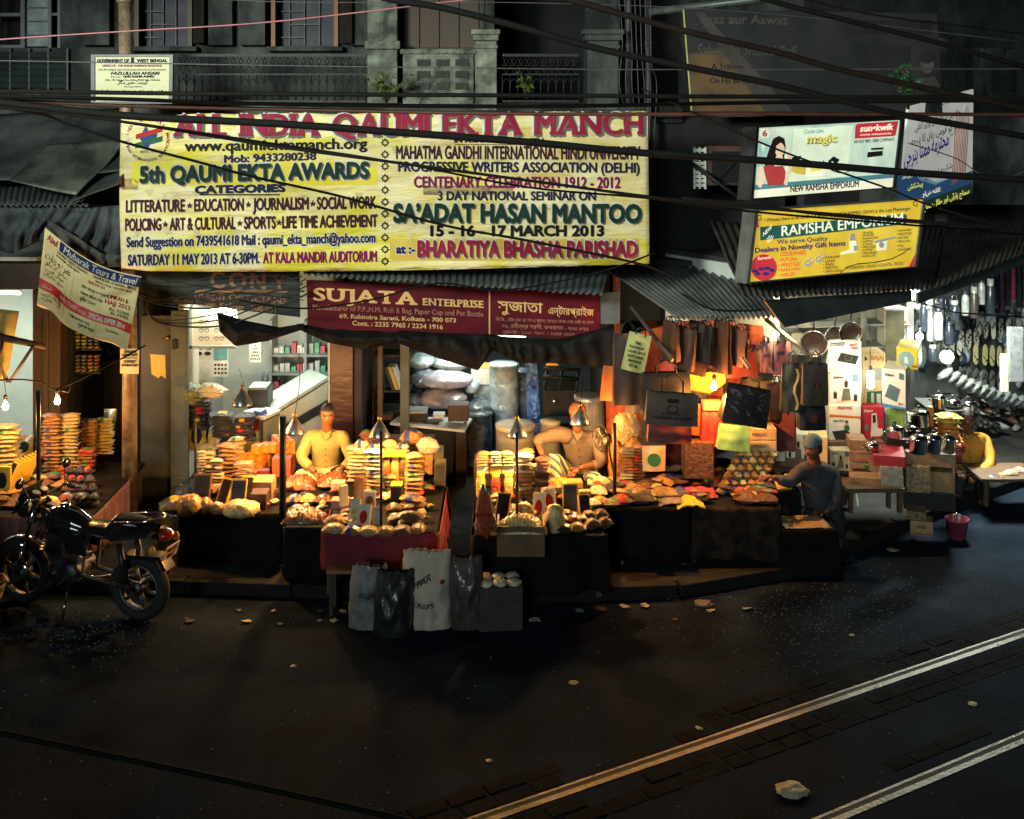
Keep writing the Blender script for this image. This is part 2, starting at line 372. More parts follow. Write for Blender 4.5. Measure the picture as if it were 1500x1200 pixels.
# balcony
BY = 14.5
m = MB(); wallbox(m, -260, 152, 1000, 172, BY - .05, .95); wallbox(m, -260, 165, 1000, 180, BY + .04, .8); m.obj('balcony_slab', SOOT, H_)
def railing(x0, x1, label):
    r = wallbox(MB(), x0, 79, x1, 83, BY, .05); wallbox(r, x0, 108, x1, 110, BY + .01, .03); wallbox(r, x0, 147, x1, 150, BY + .01, .03)
    n = int((x1 - x0) / 11)
    for i in range(n + 1):
        x = x0 + (x1 - x0) * i / n; r.tube([P(x, 109, BY + .02), P(x, 149, BY + .02)], .008, 5)
        if i < n:                             # lattice band and hoops
            xa = x0 + (x1 - x0) * (i + 1) / n; k = 9
            for q in (0, 1): r.tube([P(x, 84 + 12 * q, BY + .02), P((x + xa) / 2, 96 - 0, BY + .02), P(xa, 84 + 12 * q, BY + .02)], .006, 4)
            r.tube([P(x, 96, BY + .03), P((x + xa) / 2, 84, BY + .03), P(xa, 96, BY + .03)], .006, 4); r.tube([P(x, 96, BY + .03), P((x + xa) / 2, 108, BY + .03), P(xa, 96, BY + .03)], .006, 4)
            r.tube([P(x + (xa - x) * u, 124 - 9 * math.sin(math.pi * u), BY + .025) for u in (0, .25, .5, .75, 1)], .006, 4)
    o = r.obj('railing', IRON, H_); o['label'] = label
railing(262, 536, 'iron lattice railing below the violet windows')
railing(736, 848, 'iron lattice railing before the dark doorway')
m = wallbox(MB(), 590, 75, 694, 160, BY - .05, .22); wallbox(m, 586, 72, 698, 79, BY - .08, .28)
pr = m.obj('parapet', PALE, H_, bevel=.01)
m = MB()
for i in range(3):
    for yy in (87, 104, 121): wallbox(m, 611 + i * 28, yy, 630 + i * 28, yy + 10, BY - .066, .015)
m.obj('painted_recess', M('recess_shade_paint', (.03, .033, .03), .9, bump=.5, bscale=14), pr)  # shade of the recesses put into the dark colour of plates standing proud
def pier(x0, x1, top, mat):
    c = (P(x0, 100, BY).x + P(x1, 100, BY).x) / 2; w = P(x1, 100, BY).x - P(x0, 100, BY).x; z0, z1 = P(0, 162, BY).z, P(0, top, BY).z
    m = MB(); m.box((c, BY + .1, (z0 + z1) / 2), (w, .34, z1 - z0)); m.box((c, BY + .1, z1 + .02), (w * 1.18, .44, .07)); m.box((c, BY + .1, z1 + .085), (w * 1.32, .5, .06)); m.box((c, BY + .1, z1 - .09), (w * 1.1, .39, .04))
    m.obj('pier', mat, H_, bevel=.012)
pier(696, 728, 58, PALE); pier(860, 906, 58, SOOT)
# rain pipes on the house
m = MB(); m.tube([P(950, -100, 14.3), P(950, 420, 14.3)], .04, 10)
for y in (60, 200, 330): m.tube([P(950, y, 14.3), P(950, y + 8, 14.3)], .052, 10)
m.obj('rain_pipe', M('pipe_iron', (.035, .036, .04), .5, .3, bump=.2), H_)
MB().tube([P(921, -100, 14.6), P(921, 160, 14.6)], .05, 10).obj('rain_pipe', M('pipe_iron', (.03, .03, .03)), H_)
MB().tube([P(950, 18, 14.2), P(1120, -2, 14.0), P(1300, -24, 13.8)], [.045, .05, .05], 10).obj('bracket_pipe', M('pipe_zinc', (.10, .12, .115), .45, .4, scale=12), H_)
# ground-floor masonry of the house between the shops
m = MB(); wallbox(m, 880, 172, 1150, 470, 14.6, .3); m.obj('lower_wall', M('black_wall', (.012, .013, .013), .9, bump=.4, bscale=12, scale=3), H_)
# ------------------------------------------------------------------ corner house beyond the bend
C_ = thing('corner_house', 'unlit corner house rising behind the light boxes, its frontage bending away', 'house', RP(1400, 300, -1))
DARKP = M('night_plaster', (.012, .013, .016), .9, scale=2, bump=.4, bscale=16, col2=(.05, .052, .055), detail=8)
m = MB()
def rwall(mb, x0, y0, x1, y1, off, th=.3):
    mb.prism([RP(x0, y0, off), RP(x1, y0, off), RP(x1, y1, off), RP(x0, y1, off)], -RN * th); return mb
rwall(m, 1178, -160, 1860, 330, -.9); m.obj('wall', DARKP, C_)
m = MB(); rwall(m, 1388, 55, 1424, 330, -.7, .19); m.obj('pilaster', SOOT, C_)
m = MB(); rwall(m, 1440, 70, 1560, 140, -.75, .14); m.obj('parapet', SOOT, C_)
m = MB()
for x in (1452, 1475, 1500): rwall(m, x, 72, x + 14, 136, -.745, .004)
m.obj('painted_recess', DARKP, C_)  # recesses imitated by thin dark plates on the parapet face
# ================================================================== corrugated roofs and loose sheets
TIN = M('old_tin', (.022, .027, .029), .55, .35, scale=2.2, bump=.25, bscale=30, col2=(.095, .11, .11), lo=.3, hi=.75, detail=8)
RUST = M('rusted_tin', (.02, .018, .016), .7, .2, scale=3, bump=.3, bscale=30, col2=(.085, .075, .065), detail=8)
def tin(name, label, q, waves, amp=.016, mat=TIN, nv=8, group=None, sag=.02):
    TL, TR, BL, BR = q; n = (TR - TL).cross(BL - TL).normalized()
    if n.z < 0: n = -n
    seg = waves * 6
    def f(u, v):
        p = TL.lerp(TR, u).lerp(BL.lerp(BR, u), v)
        j = .018 * noise.noise(Vector((u * waves * .28, 3.1, waves))) * (v > .98)
        return p + n * (amp * math.sin(u * waves * 2 * math.pi) + sag * noise.noise(p * 1.7)) + (BL - TL).normalized() * j
    o = MB().grid(f, seg, nv).obj(name, mat, solid=.004); tag(o, label, 'tin roof', group); return o
tin('tin_awning', 'corrugated tin awning hanging just under the long cloth banner', (P(420, 336, 14.4), P(905, 338, 14.4), P(446, 402, 13.05), P(882, 432, 13.05)), 44)
tin('tin_awning', 'corrugated tin awning sheltering the hanging shopping bags', (P(872, 384, 14.4), P(1095, 380, 14.4), P(990, 467, 12.5), P(1150, 463, 12.5)), 22, amp=.026, mat=M('pale_tin', (.05, .056, .056), .6, .2, scale=2.4, bump=.25, bscale=26, col2=(.17, .18, .175), detail=8))
tin('tin_awning', 'ribbed tin roof over the appliance shop behind the light boxes', (RP(1040, 325, -.9), RP(1425, 330, -.9), RP(1088, 436, .9), RP(1392, 424, .9)), 40, .012, RUST)
tin('tin_awning', 'ribbed tin roof over the sandal shop, set higher than its neighbour', (RP(1392, 296, -.9), RP(1700, 236, -.9), RP(1370, 424, .95), RP(1640, 316, .95)), 34, .012, RUST)
def fascia(label, a, b, c, d, off):
    q = [RP(*a, off), RP(*b, off), RP(*c, off), RP(*d, off)]
    o = MB().prism(q, -RN * .03).obj('fascia_board', M('blue_grey_fascia', (.035, .047, .052), .6, scale=4, bump=.2), bevel=.006); tag(o, label, 'fascia board')
fascia('blue grey board along the front edge of the appliance shop roof', (1120, 440), (1336, 426), (1336, 442), (1150, 480), .86)
fascia('blue grey board along the front edge of the sandal shop roof', (1345, 430), (1640, 320), (1640, 336), (1345, 446), .92)
# left-hand sheets over the first stall
def sheet(name, label, cat, q, mat, amp=.03, solid=.006, n=14):
    TL, TR, BL, BR = q; nn = (TR - TL).cross(BL - TL).normalized()
    def f(u, v):
        p = TL.lerp(TR, u).lerp(BL.lerp(BR, u), v); return p + nn * amp * noise.noise(p * 1.9)
    return tag(MB().grid(f, n, n).obj(name, mat, solid=solid), label, cat)
tin('tin_awning', 'corrugated tin edge showing below the loose flat sheets', (P(-160, 232, 14.3), P(150, 240, 14.3), P(-160, 300, 13.0), P(128, 302, 13.0)), 34, .013)
FLAT = M('flat_tin', (.018, .021, .022), .5, .3, scale=1.4, bump=.15, bscale=20, col2=(.085, .095, .092), detail=9, lo=.38, hi=.7)
sheet('roof_sheet', 'big flat metal sheet laid loose on the roof beside the banner', 'metal sheet', (P(-140, 178, 14.4), P(182, 158, 14.2), P(-60, 270, 13.2), P(180, 250, 12.98)), FLAT)
sheet('roof_sheet', 'buckled metal sheet with pale scrapes, slipping over the corrugated edge', 'metal sheet', (P(72, 212, 13.5), P(186, 205, 13.3), P(12, 264, 12.9), P(112, 287, 12.8)), M('scraped_tin', (.035, .04, .038), .45, .3, scale=2.5, bump=.2, bscale=14, col2=(.13, .145, .12), detail=10, lo=.42, hi=.72), .04)
sheet('roof_sheet', 'narrow curling metal strip touching the lower corner of the banner', 'metal sheet', (P(150, 256, 13.2), P(190, 240, 13.0), P(98, 300, 12.9), P(176, 272, 12.8)), FLAT, .05)
# crumpled cloth stuffed under the roofs
def drape(name, label, cat, top, bot, Y, mat, folds=7, amp=.05, solid=.006, nu=40, nv=12, seed=0, back=.0):
    def at(pl, u):
        u *= len(pl) - 1; i = min(int(u), len(pl) - 2); t = u - i; a, b = pl[i], pl[i + 1]; return (a[0] + (b[0] - a[0]) * t, a[1] + (b[1] - a[1]) * t)
    def f(u, v):
        a, b = at(top, u), at(bot, u); e = v
        x = a[0] + (b[0] - a[0]) * e; y = a[1] + (b[1] - a[1]) * e
        d = amp * (math.sin(u * folds * 6.28 + seed + 2.8 * noise.noise(Vector((u * 3, v * 2, seed)))) * (.25 + .75 * v) + 1.1 * noise.noise(Vector((u * 5, v * 3, seed + 4))))
        return P(x, y, Y + d + back * math.sin(math.pi * v))
    return tag(MB().grid(f, nu, nv).obj(name, mat, solid=solid), label, cat)
BLUECLOTH = M('faded_blue_tarpaulin', (.020, .027, .034), .75, scale=4, bump=.4, bscale=20, col2=(.055, .068, .075), detail=7)
BLACKCLOTH = M('black_tarpaulin', (.0025, .0025, .003), .75, scale=5, bump=.35, bscale=24, col2=(.009, .009, .010), spec=.3)
drape('tarpaulin', 'faded blue tarpaulin bunched in deep folds under the loose roof sheets', 'tarpaulin', [(-80, 300), (60, 300), (130, 305), (182, 300)], [(-80, 345), (18, 372), (60, 352), (110, 380), (182, 388)], 13.1, BLUECLOTH, 9, .10, seed=1)
drape('tarpaulin', 'grey tarpaulin roll with a yellow hem behind the travel poster', 'tarpaulin', [(70, 322), (110, 345), (150, 372), (182, 374)], [(66, 352), (112, 386), (150, 392), (182, 390)], 12.92, M('grey_hem_cloth', (.03, .035, .04), .7, scale=6, bump=.4, col2=(.09, .09, .08)), 5, .06, seed=3)
drape('tarpaulin', 'black tarpaulin slung in a pouch below the opticians board', 'tarpaulin', [(318, 458), (360, 470), (410, 480), (445, 474)], [(322, 486), (345, 507), (390, 500), (445, 482)], 13.25, BLACKCLOTH, 3, .06, seed=5, back=-.12)
drape('tarpaulin', 'black tarpaulin swag under the first half of the red board', 'tarpaulin', [(436, 474), (480, 482), (530, 486), (592, 490)], [(432, 480), (480, 502), (535, 512), (590, 500)], 13.3, BLACKCLOTH, 4, .05, seed=7, back=-.1)
drape('tarpaulin', 'black tarpaulin swag with the deepest belly under the red board', 'tarpaulin', [(584, 484), (640, 488), (690, 489), (725, 490)], [(582, 502), (640, 524), (700, 543), (722, 514)], 13.28, BLACKCLOTH, 4, .06, seed=9, back=-.12)
drape('tarpaulin', 'black tarpaulin gathered in tight pleats under the end of the red board', 'tarpaulin', [(716, 490), (760, 496), (820, 498), (900, 476)], [(720, 512), (760, 532), (812, 532), (896, 540)], 13.26, BLACKCLOTH, 9, .05, seed=11, back=-.08)
# beam and posts of the first stall's shop
m = MB(); wallbox(m, -90, 386, 62, 424, 13.3, .2); o = m.obj('timber_beam', M('brown_beam', (.035, .024, .02), .7, scale=3, stretch=(.3, 1, 3), bump=.3), bevel=.008); tag(o, 'wide brown beam over the bright shop behind the first stall', 'beam')
m = MB(); wallbox(m, 48, 424, 88, 740, 14.2, .25); wallbox(m, 62, 424, 70, 740, 14.17, .03); o = m.obj('timber_post', BROWNW, bevel=.01); tag(o, 'broad dark wooden post behind the first stall and its bulbs', 'post')
# ================================================================== signs and banners
def write(parent, pt, ink, lines, off=.006, name='lettering', lab=None):
    mb = MB()
    for l in lines:
        s, x0, y0, x1, y1, h = l[:6]; bold = l[6] if len(l) > 6 else .02; sh = l[7] if len(l) > 7 else 0
        letters(mb, pt, s, x0, y0, x1, y1, h, bold, off, sh)
    o = mb.obj(name, ink, parent)
    if lab: o['label'] = lab
    return o
AR = {}
for row in ('ا FE8D', 'ب FE8F 4', 'پ FB56 4', 'ت FE95 4', 'ج FE9D 4', 'چ FB7A 4', 'ح FEA1 4', 'خ FEA5 4', 'د FEA9', 'ر FEAD', 'ز FEAF', 'س FEB1 4', 'ش FEB5 4', 'ص FEB9 4', 'ط FEC1 4',
            'ع FEC9 4', 'غ FECD 4', 'ف FED1 4', 'ق FED5 4', 'ک FED9 4', 'گ FB92 4', 'ل FEDD 4', 'م FEE1 4', 'ن FEE5 4', 'و FEED', 'ہ FEE9 4', 'ی FBFC 4', 'ے FBAE', 'ٹ FB66 4'):
    r = row.split(); AR[r[0]] = (int(r[1], 16), len(r) > 2)
def urdu(s):
    out = []
    for i, c in enumerate(s):
        if c not in AR: out.append(c); continue
        b, dual = AR[c]; pv = i > 0 and s[i - 1] in AR and AR[s[i - 1]][1]; nx = dual and i + 1 < len(s) and s[i + 1] in AR
        out.append(chr(b + (3 if pv and nx else 2 if nx else 1 if pv else 0)))
    return ''.join(reversed(out))
def bn(s):
    o = []
    for c in s:
        if c in 'িেৈ' and o: o.insert(len(o) - 1, c)
        else: o.append(c)
    return ''.join(o)
MAROON = INK('maroon', (.30, .012, .05)); NAVY = INK('navy', (.014, .014, .07)); GREENI = INK('bottle_green', (.006, .035, .03)); PLUM = INK('plum', (.055, .010, .03))
MAGENTA = INK('magenta', (.22, .004, .10)); BLACKI = INK('black', (.010, .010, .012)); WHITEI = INK('white', (.75, .74, .66)); GREYI = INK('grey_shadow', (.16, .15, .12)); REDI = INK('red', (.45, .02, .02))
ORNI = INK('orange', (.55, .16, .02)); GOLDI = INK('gold', (.85, .52, .20)); BLUEI = INK('blue', (.02, .06, .25)); LEAFI = INK('leaf', (.03, .16, .05)); SKINI = INK('skin', (.55, .30, .18))
# ---- the long cloth banner
def vinyl():
    m = bpy.data.materials.new('banner_vinyl'); m.use_nodes = True; n = m.node_tree; b = n.nodes['Principled BSDF']; L = n.links.new
    tc = n.nodes.new('ShaderNodeTexCoord'); mp = n.nodes.new('ShaderNodeMapping'); mp.inputs['Scale'].default_value = (.7, 1, 1.1); mp.inputs['Rotation'].default_value = (0, math.radians(-24), 0)
    L(tc.outputs['Object'], mp.inputs[0])
    nz = n.nodes.new('ShaderNodeTexNoise'); nz.inputs['Scale'].default_value = 1.05; nz.inputs['Detail'].default_value = 5; nz.inputs['Distortion'].default_value = 1.4
    L(mp.outputs[0], nz.inputs[0])
    rp = n.nodes.new('ShaderNodeValToRGB'); e = rp.color_ramp.elements; e[0].position = .26; e[0].color = (.30, .20, .09, 1); e[1].position = .80; e[1].color = (.30, .36, .04, 1)
    for p, c in ((.32, (.58, .46, .16)), (.44, (.68, .61, .36)), (.54, (.65, .57, .20)), (.62, (.58, .51, .03)), (.70, (.64, .56, .17))):
        k = e.new(p); k.color = (*c, 1)
    L(nz.outputs[0], rp.inputs[0])
    mp2 = n.nodes.new('ShaderNodeMapping'); mp2.inputs['Scale'].default_value = (1.2, 1, 6); mp2.inputs['Rotation'].default_value = (0, math.radians(-38), 0); L(tc.outputs['Object'], mp2.inputs[0])
    n2 = n.nodes.new('ShaderNodeTexNoise'); n2.inputs['Scale'].default_value = 1.6; n2.inputs['Detail'].default_value = 5; L(mp2.outputs[0], n2.inputs[0])
    mx = n.nodes.new('ShaderNodeMix'); mx.data_type = 'RGBA'; mx.blend_type = 'SOFT_LIGHT'; mx.inputs[0].default_value = .55
    L(rp.outputs[0], mx.inputs[6]); L(n2.outputs[0], mx.inputs[7]); L(mx.outputs[2], b.inputs['Base Color'])
    b.inputs['Roughness'].default_value = .5; b.inputs['Specular IOR Level'].default_value = .25
    bp = n.nodes.new('ShaderNodeBump'); bp.inputs['Strength'].default_value = .9; bp.inputs['Distance'].default_value = .07; L(n2.outputs[0], bp.inputs['Height']); L(bp.outputs[0], b.inputs['Normal'])
    return m
def ban(x, y, off=0):
    u = (x - 177) / 772; v = (y - 165) / 228
    d = .035 * noise.noise(Vector((u * 7 - v * 3, v * 1.8, 1))) + .005 * noise.noise(Vector((u * 18 - v * 9, v * 4, 5))) + .05 * math.sin(math.pi * u) * v
    d += .022 * abs(noise.noise(Vector((u * 8 + v * 2.5, v * 1.2 - u * 3, 9)))) + .012 * abs(noise.noise(Vector((u * 13 - v * 4, v * 2.4, 3))))
    d += .10 * max(0, .06 - u) + .14 * max(0, v - .93)
    return P(x, y, 12.9 + d - off)
def bany(u, v):      # outline: hem sags a little
    top = 167 - 4 * u + 2.2 * math.sin(u * 19) ** 2; bot = 397 - 9 * u + 4 * math.sin(math.pi * u * 1.1) - 7 * max(0, .05 - u) * 20 * .6
    x = 178 + 771 * u + (1 - v) * 0 - 3 * math.sin(math.pi * v) * (u < .02) + (2.5 * v if u > .98 else 0)
    return x, top + (bot - top) * v
B = thing('cloth_banner', 'long yellow printed banner with crimson slab lettering stretched above the stalls', 'banner', P(560, 396, 12.9))
MB().grid(lambda u, v: ban(*bany(u, v)), 110, 30).obj('cloth', vinyl(), B, solid=.002)
YEL = M('banner_yellow', (.60, .47, .012), .45, scale=2, col2=(.68, .62, .03)); OCH = M('banner_ochre', (.45, .30, .03), .45, scale=3, col2=(.60, .44, .06))
m = MB(); patch(m, ban, 193, 236, 553, 271, .003, 40, 4); m.obj('colour_band', YEL, B)
m = MB(); patch(m, ban, 574, 350, 936, 382, .004, 40, 4); patch(m, ban, 571, 353, 574, 379, .004, 1, 3); m.obj('colour_band', OCH, B)
m = MB(); patch(m, ban, 620, 272, 752, 286, .003, 12, 2); patch(m, ban, 178, 262, 202, 278, .003, 3, 2); m.obj('stain', M('banner_brown_stain', (.16, .10, .05), .5, scale=7, col2=(.52, .40, .15), stretch=(1, 1, 3)), B)
HD = ('ALL INDIA QAUMI EKTA MANCH', 256, 199, 941, 196, 31)
m = MB(); slab(m, ban, HD[0], 253.5, 201.5, 943.5, 198.5, 33, .11, .006, gap=.05); m.obj('heading_outline', WHITEI, B)
m = MB(); slab(m, ban, HD[0], 257.5, 202, 943.5, 199, 31, .08, .009, gap=.07); m.obj('heading_shadow', GREYI, B)
m = MB(); slab(m, ban, *HD, .04, .014, gap=.11, sw=.27); m.obj('heading', MAROON, B)
def shadowed(s, x0, y0, x1, y1, h, ink, bold=.045):
    write(B, ban, WHITEI, [(s, x0 - .6, y0 + .7, x1 + 1, y1 + .7, h + 1.2, bold + .05)], .0062, 'lettering_outline')
    write(B, ban, GREYI, [(s, x0 + 1.4, y0 + 1.8, x1 + 1.8, y1 + 1.8, h, bold)], .0100, 'lettering_shadow')
    write(B, ban, ink, [(s, x0, y0, x1, y1, h, bold)], .0135)
shadowed('5th QAUMI EKTA AWARDS', 204, 267, 541, 260, 22, GREENI, .05)
shadowed('SA’ADAT HASAN MANTOO', 576, 324.5, 940, 325.5, 25, GREENI, .05)
shadowed('BHARATIYA BHASHA PARISHAD', 611, 375.5, 934, 376, 22, MAROON, .05)
write(B, ban, BLACKI, [('www.qaumiektamanch.org', 270, 221.5, 538, 217.5, 15, .035), ('15 - 16 - 17 MARCH 2013', 630, 345.5, 885, 345.5, 14.5, .05), ('IN ASSOCIATION WITH', 665, 209, 796, 208, 5.5, .04)], .011)
write(B, ban, NAVY, [('Mob: 9433280238', 328, 238.5, 463, 234, 11, .04), ('CATEGORIES', 285, 283.5, 418, 280.5, 10.5, .06), ('PROGRESSIVE WRITERS ASSOCIATION (DELHI)', 583, 251, 937, 253, 14, .04),
    ('3 DAY NATIONAL SEMINAR ON', 641, 293, 873, 293.5, 12.5, .04), ('Send Suggestion on 7439541618 Mail : qaumi_ekta_manch@yahoo.com', 185, 362, 550, 355, 14, .045),
    ('SATURDAY 11 MAY 2013 AT 6-30PM.', 187, 389, 380, 385.5, 15, .045), ('at :-', 580, 371, 608, 371, 12, .05)], .012)
write(B, ban, WHITEI, [('Send Suggestion on 7439541618 Mail : qaumi_ekta_manch@yahoo.com', 184, 362.5, 551, 355.5, 14.6, .09), ('SATURDAY 11 MAY 2013 AT 6-30PM.', 186, 389.5, 381, 386, 15.6, .09), ('at :-', 579, 371.5, 609, 371.5, 13, .1)], .0062, 'lettering_outline')
write(B, ban, MAGENTA, [('AT KALA MANDIR AUDITORIUM', 385, 385.5, 552, 383, 15, .045), ('CENTENARY CELEBRATION 1912 - 2012', 606, 274.5, 909, 275.5, 15.5, .04)], .011)
write(B, ban, PLUM, [('MAHATMA GANDHI INTERNATIONAL HINDI UNIVERSITY', 580, 232.5, 938, 233.5, 18.5, .035)], .011)
m = MB()
for segs, y0, y1 in (((('LITTERATURE', 184, 271), ('EDUCATION', 284, 357), ('JOURNALISM', 370, 452), ('SOCIAL WORK', 464, 551)), 311, 305), ((('POLICING', 183, 236), ('ART & CULTURAL', 248, 345), ('SPORTS', 357, 404), ('LIFE TIME ACHIEVEMENT', 413, 553)), 338, 332)):
    yy = lambda x: y0 + (y1 - y0) * (x - 184) / 367
    for i, (s, a, b) in enumerate(segs):
        letters(m, ban, s, a, yy(a), b, yy(b), 17, .045, .011)
        if i: q = (segs[i - 1][2] + a) / 2; star(m, ban, q, yy(q) - 8, 5.2, .011)
m.obj('lettering', PLUM, B)
m = MB(); patch(m, ban, 292, 286.4, 410, 284.4, .006, 12, 1); patch(m, ban, 666, 211.5, 796, 212.4, .006, 12, 1); m.obj('underline', BLACKI, B)
m = MB()
for k in range(11):
    cy = 209 + k * 17.4
    for a in range(8):
        t = a * math.pi / 4 + (0 if a % 2 else .0); r = 5.6 if a % 2 == 0 else 5.2
        c, s_ = math.cos(t), math.sin(t); w = 1.5 if a % 2 else 1.9
        m.poly([ban(564 + c * 2.0, cy + s_ * 2.0, .006), ban(564 + c * 4 - s_ * w, cy + s_ * 4 + c * w, .006), ban(564 + c * r * 1.2, cy + s_ * r * 1.2, .006), ban(564 + c * 4 + s_ * w, cy + s_ * 4 - c * w, .006)])
m.obj('ornament', BLACKI, B)
# round emblem with a map before a three-coloured flag
m = MB(); m.poly([ban(x, y, .005) for x, y in ((199, 197), (238, 186), (238, 193), (199, 204))]); m.obj('emblem_flag', REDI, B)
m = MB(); m.poly([ban(x, y, .005) for x, y in ((198, 210), (238, 199), (238, 207), (198, 218))]); m.obj('emblem_flag', LEAFI, B)
m = MB(); m.poly([ban(x, y, .0065) for x, y in ((213, 185), (216, 188), (218, 194), (224, 195), (231, 197), (229, 201), (224, 203), (221, 209), (217, 217), (213, 219), (209, 209), (204, 203), (207, 198), (210, 191))]); m.obj('emblem_map', BLUEI, B)
def round_text(mb, s, cx, cy, r, a0, a1, h, off=.006):
    for i, c in enumerate(s):
        if c == ' ': continue
        a = math.radians(a0 + (a1 - a0) * i / (len(s) - 1)); tx, ty = math.cos(a), math.sin(a); v, f = glyphs(c, .02); k = len(mb.v)
        for x, y in v: x -= .3; mb.v.append(ban(cx + tx * (r + y / _cap * h) - ty * x / _cap * h, cy + ty * (r + y / _cap * h) + tx * x / _cap * h, off))
        for q in f: mb.face([k + i for i in q])
m = MB(); round_text(m, 'ALL INDIA QAUMI EKTA MANCH', 216, 204, 28, -200, 20, 4.5); m.obj('emblem_lettering', MAROON, B)
m = MB(); round_text(m, 'ESTD KOLKATA WEST BENGAL', 216, 204, 29, 160, 25, 3.8); letters(m, ban, 'ESTD. 1990', 206, 224, 230, 223, 3, .03); m.obj('emblem_lettering', NAVY, B)
# wind slits: little triangular flaps cut in the cloth
m = MB()
for i in range(64):
    x, y = RND.uniform(190, 935), RND.choice([208, 232, 281, 283, 210, 338, 196]) + RND.uniform(-4, 4)
    if 200 < x < 550 and 236 < y < 275: y = 283
    w = RND.uniform(5, 8); h = RND.uniform(8, 13); dn = .005
    m.poly([ban(x - w, y, .002), ban(x, y + h, dn), ban(x + w, y, .002)]); 
m.obj('wind_flap', M('banner_flap', (.40, .35, .15), .5, scale=3, col2=(.56, .50, .24)), B)
m = MB()
for x in (190, 330, 470, 610, 750, 940): m.tube([ban(x, 169, -.01), P(x + 6, 150, 13.6), P(x + 10, 140, 14.45)], .004, 4)
for x in (182, 560, 946): m.tube([ban(x, 389, -.01), P(x + 4, 402, 13.5)], .004, 4)
m.obj('tie_cord', BLACKCLOTH, B)

# ---- red shop board
def quad(TL, TR, BL, BR):     # corners as 3-D points -> map of photograph coordinates onto their plane
    n = (TR - TL).cross(BL - TL).normalized()
    if n.y > 0: n = -n
    def pt(x, y, off=0):
        d = Vector(((x - 750) / 1800, 1, -(y - 130) / 1800)); o = Vector((0, 0, CAM_H)); p0 = TL + n * off
        return o + d * ((p0 - o).dot(n) / d.dot(n))
    return pt, n
def board(name, label, cat, c, Y, mat, back=.05, fr=None, frmat=None):
    q = [P(x, y, yy) for (x, y), yy in zip(c, Y)]; pt, n = quad(*q); t = thing(name, label, cat, (q[2] + q[3]) / 2)
    TL, TR, BL, BR = [pt(x, y, 0) for x, y in c]
    MB().prism([TL, TR, BR, BL], -n * back).obj('panel', mat, t)
    if fr:
        m = MB(); cc = (TL + TR + BL + BR) / 4
        for a, b in ((TL, TR), (TR, BR), (BR, BL), (BL, TL)):
            ia, ib = a + (cc - a).normalized() * fr * 1.3, b + (cc - b).normalized() * fr * 1.3
            m.prism([a + n * .001, b + n * .001, ib + n * .001, ia + n * .001], n * .018)
        m.obj('frame', frmat, t)
    return t, pt, n
SJ, sj, _ = board('shop_board', 'dark red shop board with cream slab name and a Bengali half', 'shop sign', ((449, 411), (878, 430), (451, 481), (879, 497)), (13.5, 13.5, 13.5, 13.5), M('red_board', (.080, .0025, .008), .6, spec=.2, var=.3, scale=3, bump=.1))
m = MB(); slab(m, sj, 'SUJATA', 460, 440, 609, 446.5, 18, .035, .005, gap=.12, sw=.30, sh=.13); slab(m, sj, 'ENTERPRISE', 620, 447, 708, 451, 10, .04, .005, gap=.14, sw=.3, sh=.14); m.obj('lettering', GOLDI, SJ)
write(SJ, sj, M('ink_dull_pink', (.36, .14, .10), .6), [('Manufacturer of P.P.,H.M. Roll & Bag, Paper Cup and Pet Bottle', 458, 453.5, 708, 464, 7.5, .012)])
write(SJ, sj, GOLDI, [('69, Rabindra Sarani, Kolkata - 700 073', 497, 466, 668, 472.5, 6, .03), ('Cont. : 2235 7965 / 2234 1916', 516, 476.5, 649, 482.5, 6.5, .03)])
write(SJ, sj, GOLDI, [(bn('সুজাতা'), 729, 455, 795, 459, 15, .02), (bn('এন্টারপ্রাইজ'), 803, 460, 870, 463, 10, .015)])
write(SJ, sj, M('ink_dull_pink'), [(bn('পি.পি., এইচ.এম. রোল ও ব্যাগ, পেপার কাপ এবং পেট বোতল'), 726, 470, 870, 475, 4.5, .01), (bn('৬৯, রবীন্দ্র সরণী, কলকাতা - ৭০০ ০৭৩'), 735, 480, 862, 485, 5.5, .015), (bn('দূরভাষ : ২২৩৫ ৭৯৬৫ / ২২৩৪ ১৯১৬'), 737, 489, 842, 492, 5, .01)])
m = MB(); patch(m, sj, 716, 427, 718, 491, .008); m.obj('divider', GOLDI, SJ)
t = MB(); wallbox(t, 879, 428, 908, 475, 13.52, .04); tag(t.obj('side_panel', M('grey_side_board', (.09, .09, .09), .6, scale=6), bevel=.004), 'plain grey panel closing the end of the red shop board', 'panel')
# ---- opticians board
OP, op, _ = board('shop_board', 'dark green opticians board half hidden by wires beneath the banner', 'shop sign', ((196, 392), (438, 396), (200, 436), (439, 465)), (13.45, 13.5, 13.45, 13.5), M('green_board', (.018, .026, .022), .5, var=.3, bump=.1))
m = MB(); slab(m, op, 'CON', 309, 421, 388, 424, 23, .04, .005, gap=.25, sw=.3, sh=.1); slab(m, op, 'Y', 400, 424, 418, 425, 20, .03, .005); m.obj('lettering', M('ink_faded_pink', (.26, .13, .085), .6), OP)
write(OP, op, M('ink_dull_gold', (.30, .17, .07), .6), [('Canning Street, Kolkata - 700 001', 245, 442, 404, 458.5, 7, .03)])
write(OP, op, M('ink_faded_pink'), [('(Regd) OPTICIANS', 285, 436, 421, 446, 9, .02)])
m = MB(); patch(m, op, 285, 424.5, 424, 428.5, .005); patch(m, op, 285, 438.5, 424, 448.5, .004, 1, 1); m.v = m.v[:4]; m.f = m.f[:1]; m.m = m.m[:1]; m.sm = m.sm[:1]; m.obj('rule', M('ink_dull_gold'), OP)
